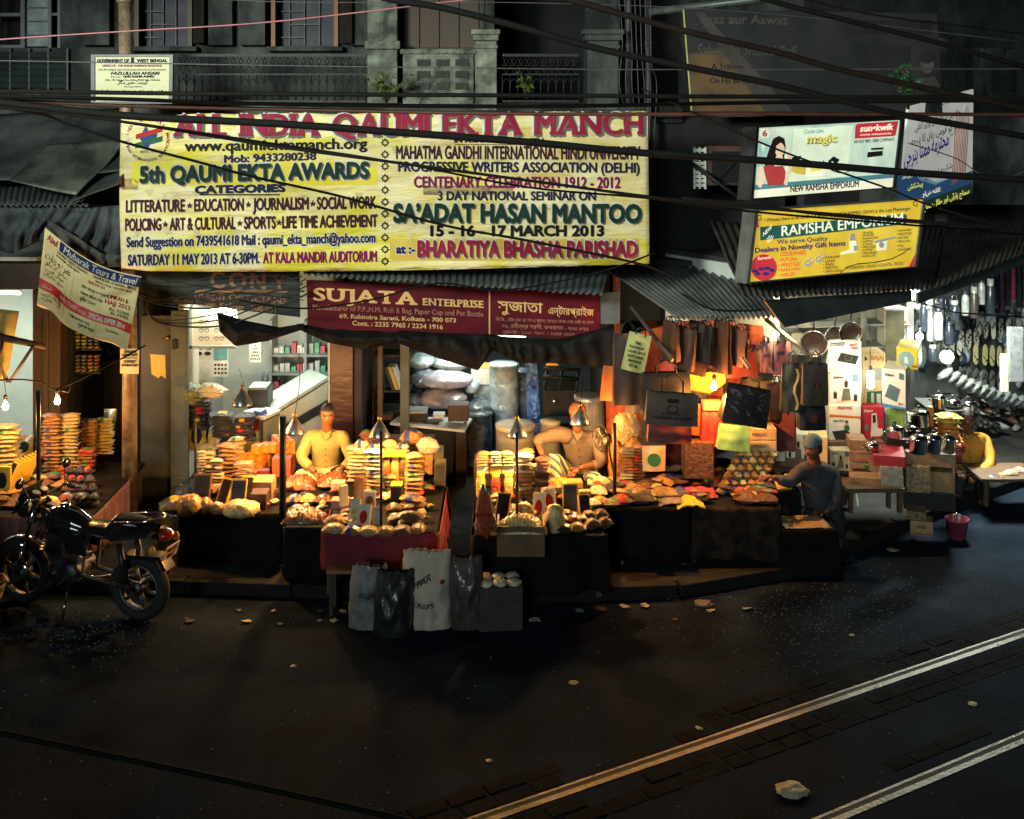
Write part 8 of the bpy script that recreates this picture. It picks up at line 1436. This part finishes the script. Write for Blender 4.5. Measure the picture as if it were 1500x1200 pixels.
def person(label, J, yaw, pitch, cloth, lower, hair='short', facing=None, cap=None, hands=None, sleeve=.7, lowname='trousers', curl=.6):
    """J: joints in metres - pelvis, chest, neck, head, and shoulder / elbow / wrist / hip / knee / ankle / toe with _l and _r"""
    t = thing('person', label, 'person', (J['pelvis'].x, J['pelvis'].y, J['pelvis'].z)); m = MB(); V = {}; E = []
    waist = J['pelvis'].lerp(J['chest'], .5); V['pelvis'] = (J['pelvis'], (.13, .10)); V['waist'] = (waist, (.115, .085)); V['chest'] = (J['chest'], (.125, .09)); V['neck0'] = (J['neck'], .060); V['neck'] = (J['neck'].lerp(J['head'], .45), .054); V['skull'] = (J['head'] + Vector((0, 0, -.03)), .06)
    E += [('pelvis', 'waist'), ('waist', 'chest'), ('chest', 'neck0'), ('neck0', 'neck'), ('neck', 'skull')]
    for s in 'lr':
        for a, r in (('shoulder', .066), ('elbow', .043), ('wrist', .028), ('hip', .09), ('knee', .062), ('ankle', .042), ('toe', .034)): V[a + s] = (J[a + '_' + s], r)
        E += [('chest', 'shoulder' + s), ('shoulder' + s, 'elbow' + s), ('elbow' + s, 'wrist' + s), ('pelvis', 'hip' + s), ('hip' + s, 'knee' + s), ('knee' + s, 'ankle' + s), ('ankle' + s, 'toe' + s)]
    m.use(0); add_skin(m, V, E); at = head(m, J['head'], yaw, pitch)
    for s, sd in (('l', 1), ('r', -1)):
        d = J['wrist_' + s] - J['elbow_' + s]; m.use(0); hand(m, J['wrist_' + s], d.normalized() + Vector((0, -.15, -.35)), (0, -.35, 1), curl, 1, sd)
    m.obj('body', [SKIN, EYEW, HAIRB, LIP], t)
    m = MB(); V2 = {k: (V[k][0], tuple(x + .047 for x in V[k][1]) if isinstance(V[k][1], tuple) else V[k][1] + .026) for k in ('pelvis', 'waist', 'chest', 'shoulderl', 'elbowl', 'shoulderr', 'elbowr')}; V2['collar'] = (J['chest'].lerp(J['neck'], .85), .074)
    E2 = [('pelvis', 'waist'), ('waist', 'chest'), ('chest', 'collar'), ('chest', 'shoulderl'), ('shoulderl', 'elbowl'), ('chest', 'shoulderr'), ('shoulderr', 'elbowr')]
    for s in 'lr': V2['cuff' + s] = (J['elbow_' + s].lerp(J['wrist_' + s], sleeve), .048); E2.append(('elbow' + s, 'cuff' + s))
    add_skin(m, V2, E2)
    for v in m.v: q = Vector((v.x * 5, v.y * 5, v.z * 16 + v.x * 9)); v += (v - J['chest']).normalized() * (.020 * abs(noise.noise(q)) + .010 * noise.noise(v * 14) - .004)
    sh = m.obj('shirt', cloth, t); m = MB(); fw = Matrix.Rotation(yaw, 3, 'Z') @ Vector((0, -1, 0))
    m.prism([J['neck'] + fw * .07 + Vector((0, 0, -.03)), J['neck'] + fw * .10 + Vector((0, 0, -.10)), J['neck'] + fw * .105 + Vector((.04, 0, -.05)), J['neck'] + fw * .05 + Vector((.06, 0, .0))], fw * .012); m.prism([J['neck'] + fw * .07 + Vector((0, 0, -.03)), J['neck'] + fw * .05 + Vector((-.06, 0, .0)), J['neck'] + fw * .105 + Vector((-.04, 0, -.05)), J['neck'] + fw * .10 + Vector((0, 0, -.10))], fw * .012); m.obj('collar', cloth, sh); m = MB()
    for q in range(4): m.ball(J['chest'].lerp(J['pelvis'], q * .22) + fw * (.150 - .004 * q), .008, 7, 5)
    m.obj('button', HAIRB, sh)
    m = MB(); V3 = {'p': (J['pelvis'], (.17, .14))}; E3 = []
    for s in 'lr': V3['h' + s] = (J['hip_' + s], .112); V3['k' + s] = (J['knee_' + s], .088); V3['a' + s] = (J['knee_' + s].lerp(J['ankle_' + s], .88), .066); E3 += [('p', 'h' + s), ('h' + s, 'k' + s), ('k' + s, 'a' + s)]
    add_skin(m, V3, E3); m.obj(lowname, lower, t)
    m = MB(); R3 = Matrix.Rotation(yaw, 3, 'Z') @ Matrix.Rotation(pitch, 3, 'X')
    def hf(u, v):
        a = u * 6.2832; p = v * 1.95; d = Vector((math.sin(p) * math.cos(a), math.sin(p) * math.sin(a), math.cos(p))); lim = 1.0 if d.y > -.25 else .0
        z = d.z * .128
        if d.y < -.15: z = max(z, .050 + .03 * (-d.y))
        k = math.sqrt(max(0, 1 - (z / .128) ** 2)) if d.y < -.15 else math.sin(p); L = math.hypot(d.x, d.y) or 1
        return J['head'] + R3 @ Vector((d.x / L * k * .084, d.y / L * k * .104 + .003, z))
    m.grid(hf, 28, 14); m.obj('hair', HAIRB, t)
    if cap: m = MB(); m.grid(lambda u, v: J['head'] + R3 @ Vector((math.cos(u * 6.283) * .092 * math.cos(v * 1.5), math.sin(u * 6.283) * .112 * math.cos(v * 1.5) + .004, .045 + .10 * math.sin(v * 1.5))), 24, 8); m.obj('cap', cap, t)
    return t
def J_(**k): return {n: P(*v) for n, v in k.items()}
YSH = M('yellow_shirt', (.25, .20, .075), .85, var=.15, scale=6, bump=.2, bscale=15); BSH = M('brown_shirt', (.12, .085, .06), .8, var=.2, scale=6, bump=.25, bscale=14); DSH = M('charcoal_shirt', (.05, .05, .06), .8, var=.3, bump=.2); OSH = M('amber_shirt', (.55, .26, .03), .8, var=.2, bump=.2)
LUN = M('white_lungi', (.45, .38, .26), .8, var=.15, bump=.2)
def checked():
    m = M('checked_lungi', (.30, .30, .20), .8); n = m.node_tree; b = n.nodes['Principled BSDF']; tc = n.nodes.new('ShaderNodeTexCoord'); ck = n.nodes.new('ShaderNodeTexWave'); ck.inputs['Scale'].default_value = 5.5; ck.bands_direction = 'DIAGONAL'
    rp = n.nodes.new('ShaderNodeValToRGB'); rp.color_ramp.elements[0].color = (.04, .08, .16, 1); rp.color_ramp.elements[1].color = (.55, .46, .22, 1); rp.color_ramp.elements[0].position = .35; rp.color_ramp.elements[1].position = .6
    n.links.new(tc.outputs['Object'], ck.inputs[0]); n.links.new(ck.outputs[1], rp.inputs[0]); n.links.new(rp.outputs[0], b.inputs['Base Color']); return m
person('man in a loose yellow shirt sitting cross-legged behind the date heaps', J_(pelvis=(478, 692, 13.3), chest=(478, 652, 13.22), neck=(478, 628, 13.2), head=(480, 607, 13.13), shoulder_l=(502, 639, 13.2), elbow_l=(516, 672, 13.1), wrist_l=(496, 692, 12.9), shoulder_r=(454, 639, 13.2), elbow_r=(440, 671, 13.1), wrist_r=(462, 692, 12.9),
    hip_l=(490, 697, 13.25), knee_l=(522, 700, 12.98), ankle_l=(478, 706, 12.9), toe_l=(462, 707, 12.88), hip_r=(466, 697, 13.25), knee_r=(434, 700, 12.98), ankle_r=(476, 703, 13.0), toe_r=(494, 704, 13.0)), .1, .25, YSH, LUN, lowname='lungi')
tier('low seat under the man in the yellow shirt', 436, 522, 720, .12, .56, .55, DW)
pb = person('man in a brown shirt leaning on his raised knee behind the heaped dates', J_(pelvis=(852, 702, 13.25), chest=(848, 652, 13.1), neck=(846, 629, 13.02), head=(846, 609, 12.92), shoulder_l=(874, 640, 13.05), elbow_l=(882, 678, 12.9), wrist_l=(848, 686, 12.72), shoulder_r=(822, 634, 13.0), elbow_r=(786, 644, 12.85), wrist_r=(795, 668, 12.7),
    hip_l=(862, 706, 13.2), knee_l=(872, 700, 12.7), ankle_l=(868, 745, 12.75), toe_l=(866, 752, 12.6), hip_r=(838, 706, 13.2), knee_r=(808, 668, 12.85), ankle_r=(818, 720, 12.75), toe_r=(816, 726, 12.62)), -.05, .15, BSH, checked(), lowname='lungi', sleeve=.45, cap=M('rust_cap', (.25, .06, .02), .7))
tier('low seat under the man in brown', 816, 890, 726, .12, .52, .5, DW)
person('dark figure in a bluish cap bending over the end of the bag stall', J_(pelvis=(1200, 752, 12.75), chest=(1196, 700, 12.6), neck=(1194, 676, 12.52), head=(1191, 656, 12.45), shoulder_l=(1222, 692, 12.65), elbow_l=(1226, 736, 12.55), wrist_l=(1206, 752, 12.55), shoulder_r=(1176, 686, 12.5), elbow_r=(1156, 708, 12.35), wrist_r=(1130, 698, 12.3),
    hip_l=(1212, 757, 12.75), knee_l=(1228, 752, 12.55), ankle_l=(1228, 796, 12.62), toe_l=(1230, 800, 12.5), hip_r=(1192, 757, 12.75), knee_r=(1190, 752, 12.56), ankle_r=(1194, 796, 12.64), toe_r=(1192, 800, 12.52)), -.9, .2, DSH, M('dark_trousers', (.02, .02, .022), .8, bump=.2), cap=M('blue_cap', (.06, .10, .14), .7))
tier('stool box under the figure in the bluish cap', 1184, 1222, 800, .12, .36, .3, DW)
person('person in an amber shirt crouched behind the golden pile of sweets', J_(pelvis=(1420, 704, 14.5), chest=(1420, 655, 14.4), neck=(1418, 632, 14.35), head=(1416, 612, 14.28), shoulder_l=(1444, 644, 14.4), elbow_l=(1452, 680, 14.25), wrist_l=(1430, 694, 14.05), shoulder_r=(1396, 644, 14.35), elbow_r=(1388, 678, 14.2), wrist_r=(1402, 688, 14.0),
    hip_l=(1430, 708, 14.45), knee_l=(1440, 690, 14.1), ankle_l=(1438, 732, 14.1), toe_l=(1436, 737, 13.98), hip_r=(1410, 708, 14.45), knee_r=(1404, 690, 14.1), ankle_r=(1404, 732, 14.1), toe_r=(1402, 737, 13.98)), -.3, .2, OSH, M('dark_trousers'))
tier('low box under the person in the amber shirt', 1398, 1446, 720, .12, .32, .4, DW)
t = thing('tray_table', 'low table of pale wrapped sweets at the right edge of the view', 'table', P(1480, 730, 13.9)); q = MB(); wallbox(q, 1438, 702, 1530, 706, 13.7, .6); q.obj('tabletop', PLANK, t); q = MB(); wallbox(q, 1442, 706, 1448, 742, 13.74, .06); wallbox(q, 1520, 706, 1526, 742, 13.74, .06); q.obj('leg', PLANK, t)
for i, (x, y, k) in enumerate(((1450, 694, 'white'), (1468, 690, 'pink'), (1486, 694, 'white'), (1462, 700, 'red'), (1480, 682, 'white'), (1496, 688, 'pink'))): o = packet(P(x, y, 13.9).x, 13.8 + .08 * (i % 3), P(x, 700, 13.9).z + .02 + .04 * (i > 3), .15, .12, .08, k, RND.uniform(-.5, .5)); tag(o, '%s packet on the low table at the view edge, %s' % (ADJ[k], ('nearest the amber shirt', 'second from the amber shirt', 'front middle', 'front one', 'topmost', 'furthest along')[i]), 'packet')
# ================================================================== motorcycles
GLOSS = M('black_enamel', (.010, .010, .011), .12, coat=1, var=.1, rvar=.03); TYRE = M('tyre_rubber', (.013, .013, .013), .75, bump=.5, bscale=50); CHROME = M('chrome', (.65, .65, .66), .08, 1, var=.05, rvar=.03); ALLOY = M('dull_alloy', (.10, .10, .105), .4, .8, bump=.3); SEATV = M('seat_vinyl', (.018, .016, .016), .32, bump=.35, bscale=25, coat=.4); TAILR = M('tail_lens', (.30, .02, .015), .15, coat=1); AMBER = M('amber_lens', (.55, .30, .03), .15, coat=1); PLATE = M('plate_pinkish', (.55, .40, .38), .5)
def motorcycle(label, loc, rz):
    t = thing('motorcycle', label, 'motorcycle', loc, rot=rz); V = Vector
    def part(mb, name, mat, par=t, bevel=0): o = mb.obj(name, mat, None, bevel=bevel); o.parent = par; return o
    for wx, r, wd, nm in ((-.63, .30, .055, 'rear'), (.63, .30, .045, 'front')):
        def torus(u, v, R_, q, sx): a, b = u * 6.2832, v * 6.2832; return V((wx + math.cos(a) * (R_ + q * math.cos(b)), sx * math.sin(b), R_ + wd * .9 - (R_ + wd * .9 - r) * 1 + math.sin(a) * (R_ + q * math.cos(b)) + 0)) if False else V((wx + math.cos(a) * (R_ + q * math.cos(b)), sx * math.sin(b), r + math.sin(a) * (R_ + q * math.cos(b))))
        w = part(MB().grid(lambda u, v: torus(u, v, r - wd, wd, wd * 1.05), 44, 12), 'wheel', TYRE)
        m = MB(); m.grid(lambda u, v: torus(u, v, r - wd * 1.9, .014, wd * .75), 44, 8)
        for k in range(6):
            a = k * 1.0472 + .3; d = V((math.cos(a), 0, math.sin(a))); m.tube([V((wx, 0, r)) + d * .04, V((wx, 0, r)) + d * (r - wd * 1.9)], [.026, .015], 6)
        part(m, 'rim', ALLOY, w); m = MB(); m.lathe([(0, -.07), (.055, -.07), (.06, -.03), (.06, .03), (.055, .07), (0, .07)], (wx, 0, r), 18, (0, 1, 0)); part(m, 'hub', ALLOY, w)
        if nm == 'front': m = MB(); m.lathe([(.05, .05), (.12, .05), (.12, .056), (.05, .056)], (wx, 0, r), 26, (0, 1, 0)); part(m, 'brake_disc', CHROME, w)
    m = MB(); prof = [(.34, .86, .03, .08), (.30, .93, .10, .11), (.18, .965, .13, .125), (.02, .93, .125, .12), (-.10, .86, .09, .09), (-.14, .82, .03, .05)]
    def tank(u, v):
        s = v * (len(prof) - 1); i = min(int(s), len(prof) - 2); q = s - i; q = q * q * (3 - 2 * q); a, b = prof[i], prof[i + 1]; x, z, w, h = [a[j] + (b[j] - a[j]) * q for j in range(4)]; th = u * 6.2832; cs, sn = math.cos(th), math.sin(th); return V((x, w * cs * (1.12 if sn < 0 else 1), z - h + h * (sn if sn > 0 else sn * 1.1)))
    m.grid(tank, 30, 30, flip=True); tk = part(m, 'tank', GLOSS); m = MB(); m.lathe([(0, .012), (.04, .012), (.048, .0), (.05, -.01)], (.16, 0, .968), 20); part(m, 'filler_cap', CHROME, tk)
    m = MB()
    def seat(u, v):
        x = -.08 - .62 * v; zz = .835 + .02 * math.sin(v * 3) + (.085 * min(1, max(0, (v - .42) / .12))); w = .13 * (1 - .15 * abs(v - .4)) * (1 - .35 * max(0, v - .75) / .25); th = u * 6.2832; return V((x, w * math.cos(th), zz - .05 + .055 * math.sin(th)))
    m.grid(seat, 24, 34, flip=True); m.poly([seat(i / 24, 0) for i in range(24)]); m.poly([seat(1 - i / 24, 1) for i in range(24)]); part(m, 'seat', SEATV)
    m = MB(); m.prism([(-.62, -.10, .90), (-.80, -.075, .93), (-.86, -.05, .90), (-.74, -.09, .78), (-.40, -.12, .72), (-.34, -.12, .80)], (0, .008, 0)); m.prism([(-.62, .092, .90), (-.80, .067, .93), (-.86, .042, .90), (-.74, .082, .78), (-.40, .112, .72), (-.34, .112, .80)], (0, .008, 0)); m.poly([(-.62, -.10, .905), (-.62, .10, .905), (-.80, .075, .935), (-.80, -.075, .935)]); m.poly([(-.80, -.075, .935), (-.80, .075, .935), (-.86, .05, .90), (-.86, -.05, .90)]); part(m, 'tail_panel', GLOSS)
    m = MB(); m.tube([(-.45, .13, .90), (-.70, .135, .93), (-.84, .09, .95), (-.88, 0, .955), (-.84, -.09, .95), (-.70, -.135, .93), (-.45, -.13, .90)], .011, 8); part(m, 'grab_rail', CHROME)
    m = MB(); m.prism([(-.50, -.075, .60), (-.88, -.075, .62), (-.95, -.075, .50), (-.92, -.075, .49), (-.86, -.075, .58), (-.50, -.075, .56)], (0, .15, 0)); part(m, 'rear_fender', GLOSS)
    tl = part(MB().ball((-.90, 0, .80), (.075, .085, .055), 16, 10), 'tail_light', TAILR); m = MB(); m.box((-.85, 0, .80), (.06, .19, .03)); part(m, 'lamp_housing', GLOSS, tl)
    R_ = Matrix.Rotation(math.radians(-18), 3, 'Y'); m = MB(); m.box((-.955, .0, .66), (.006, .21, .13), R_); pl = part(m, 'number_plate', PLATE); f = lambda x, y, o=0: V((-.955, .0, .66)) + R_ @ V((-.004 - o, -(x - .5) * .21, (.5 - y) * .13)); m = MB(); letters(m, f, 'WB 02Q', .08, .45, .92, .45, .30, .03, .001); letters(m, f, '0957', .2, .90, .8, .90, .32, .03, .001); part(m, 'lettering', BLACKI, pl)
    for s in (-1, 1): o = part(MB().ball((-.88, s * .19, .72), (.035, .03, .042), 12, 8), 'indicator', AMBER); part(MB().tube([(-.84, s * .06, .74), (-.87, s * .17, .725)], .012, 6), 'stalk', BAKE, o)
    m = MB(); m.box((.10, 0, .42), (.30, .22, .20)); m.prism([(.18, -.09, .50), (.34, -.09, .56), (.28, -.09, .72), (.10, -.09, .68)], (0, .18, 0))
    for k in range(6): m.prism([(.10 + k * .008, -.12, .535 + k * .028), (.36 - k * .008, -.12, .565 + k * .028), (.36 - k * .008, -.12, .573 + k * .028), (.10 + k * .008, -.12, .543 + k * .028)], (0, .24, 0))
    m.lathe([(0, -.16), (.085, -.16), (.10, -.13), (.10, .13), (.085, .16), (0, .16)], (.02, 0, .40), 20, (0, 1, 0)); m.lathe([(0, -.155), (.06, -.155), (.07, -.12), (.07, .12), (0, .155)], (.19, 0, .38), 18, (0, 1, 0)); part(m, 'engine', ALLOY)
    m = MB()
    for s in (-1, 1): m.tube([(.40, s * .03, .92), (.20, s * .09, .88), (-.15, s * .10, .76), (-.45, s * .10, .74)], .018, 7); m.tube([(-.15, s * .10, .76), (-.10, s * .11, .38), (-.63, s * .085, .30)], .022, 7); m.tube([(-.50, s * .13, .72), (-.58, s * .13, .36)], [.028, .034], 9)
    m.tube([(.40, 0, .88), (.34, 0, .62), (.22, 0, .34), (-.1, 0, .30)], .022, 7); part(m, 'frame', BAKE)
    m = MB(); m.prism([(.12, -.135, .78), (-.12, -.13, .74), (-.16, -.13, .56), (.06, -.135, .58)], (0, .01, 0)); m.prism([(.12, .125, .78), (-.12, .12, .74), (-.16, .12, .56), (.06, .125, .58)], (0, .01, 0)); part(m, 'side_panel', GLOSS, bevel=.004)
    m = MB(); m.tube([(.30, -.08, .50), (.34, -.12, .34), (.20, -.14, .24), (-.10, -.15, .25), (-.35, -.16, .30), (-.80, -.17, .40)], [.02, .02, .022, .03, .045, .042], 12); part(m, 'exhaust', CHROME)
    m = MB()
    for s in (-1, 1): m.tube([(.63, s * .085, .30), (.55, s * .085, .58)], .026, 9); m.tube([(.55, s * .085, .58), (.42, s * .085, .98)], .019, 9)
    m.box((.43, 0, .95), (.06, .22, .03)); m.box((.475, 0, .80), (.06, .22, .03)); part(m, 'fork', CHROME)
    m = MB(); m.grid(lambda u, v: V((.63 + math.cos(.3 + u * 2.0) * .335, (v - .5) * .13, .30 + math.sin(.3 + u * 2.0) * .335 - .02 * (2 * v - 1) ** 2)), 20, 6); part(m, 'front_fender', GLOSS)
    m = MB(); m.tube([(.30, .36, 1.00), (.36, .26, 1.05), (.42, .12, 1.02), (.43, 0, 1.00), (.42, -.12, 1.02), (.36, -.26, 1.05), (.30, -.36, 1.00)], .012, 8); hb = part(m, 'handlebar', CHROME)
    for s in (-1, 1):
        part(MB().tube([(.335, s * .27, 1.035), (.29, s * .385, .995)], .019, 9), 'grip', BAKE, hb); part(MB().tube([(.385, s * .24, 1.06), (.37, s * .36, 1.03)], .006, 5), 'lever', CHROME, hb)
        part(MB().tube([(.36, s * .25, 1.06), (.40, s * .30, 1.20)], .006, 5), 'mirror_stalk', BAKE, hb); m = MB(); m.ball((.40, s * .33, 1.23), (.018, .065, .045), 12, 8); part(m, 'mirror', GLOSS, hb)
    m = MB(); m.lathe([(0, .10), (.085, .09), (.098, .05), (.085, -.04), (.05, -.10), (0, -.11)], (.54, 0, .90), 22, (1, 0, -.1)); hl = part(m, 'headlight', GLOSS); m = MB(); m.lathe([(0, .112), (.06, .108), (.086, .092)], (.54, 0, .90), 22, (1, 0, -.1)); part(m, 'lens', M('lamp_glass', (.35, .36, .36), .08, coat=1), hl)
    m = MB(); m.prism([(.66, -.13, .86), (.66, .13, .86), (.52, .15, 1.12), (.52, -.15, 1.12)], (-.012, 0, .004)); part(m, 'windscreen', M('smoked_visor', (.04, .045, .05), .08, coat=1))
    for s in (-.055, .055): m = MB(); m.lathe([(0, .03), (.042, .03), (.046, .02), (.046, -.03), (0, -.03)], (.45, s, 1.04), 18, (-.35, 0, 1)); g = part(m, 'gauge', BAKE, hb); m = MB(); m.lathe([(0, .0315), (.036, .0315)], (.45, s, 1.04), 18, (-.35, 0, 1)); part(m, 'dial', LAM, g)
    m = MB(); m.tube([(.05, .12, .28), (.0, .26, .02)], .014, 7); m.tube([(.1, -.2, .31), (.1, .2, .31)], .012, 7); part(m, 'side_stand', CHROME); return t
fw = Vector((-.955, .295, 0)); rr = T(205, 908, 0); ang = math.atan2(fw.y, fw.x)
motorcycle('black motorcycle parked beside the first stall, its number plate and amber indicator showing', rr + fw * .63 + Vector((0, 0, .0)), ang)
rr2 = T(-58, 985, 0); a2 = math.atan2(.2, -.98); motorcycle('second dark motorcycle of which only the tail reaches into the view', rr2 + Vector((-.98, .2, 0)) * .63, a2)
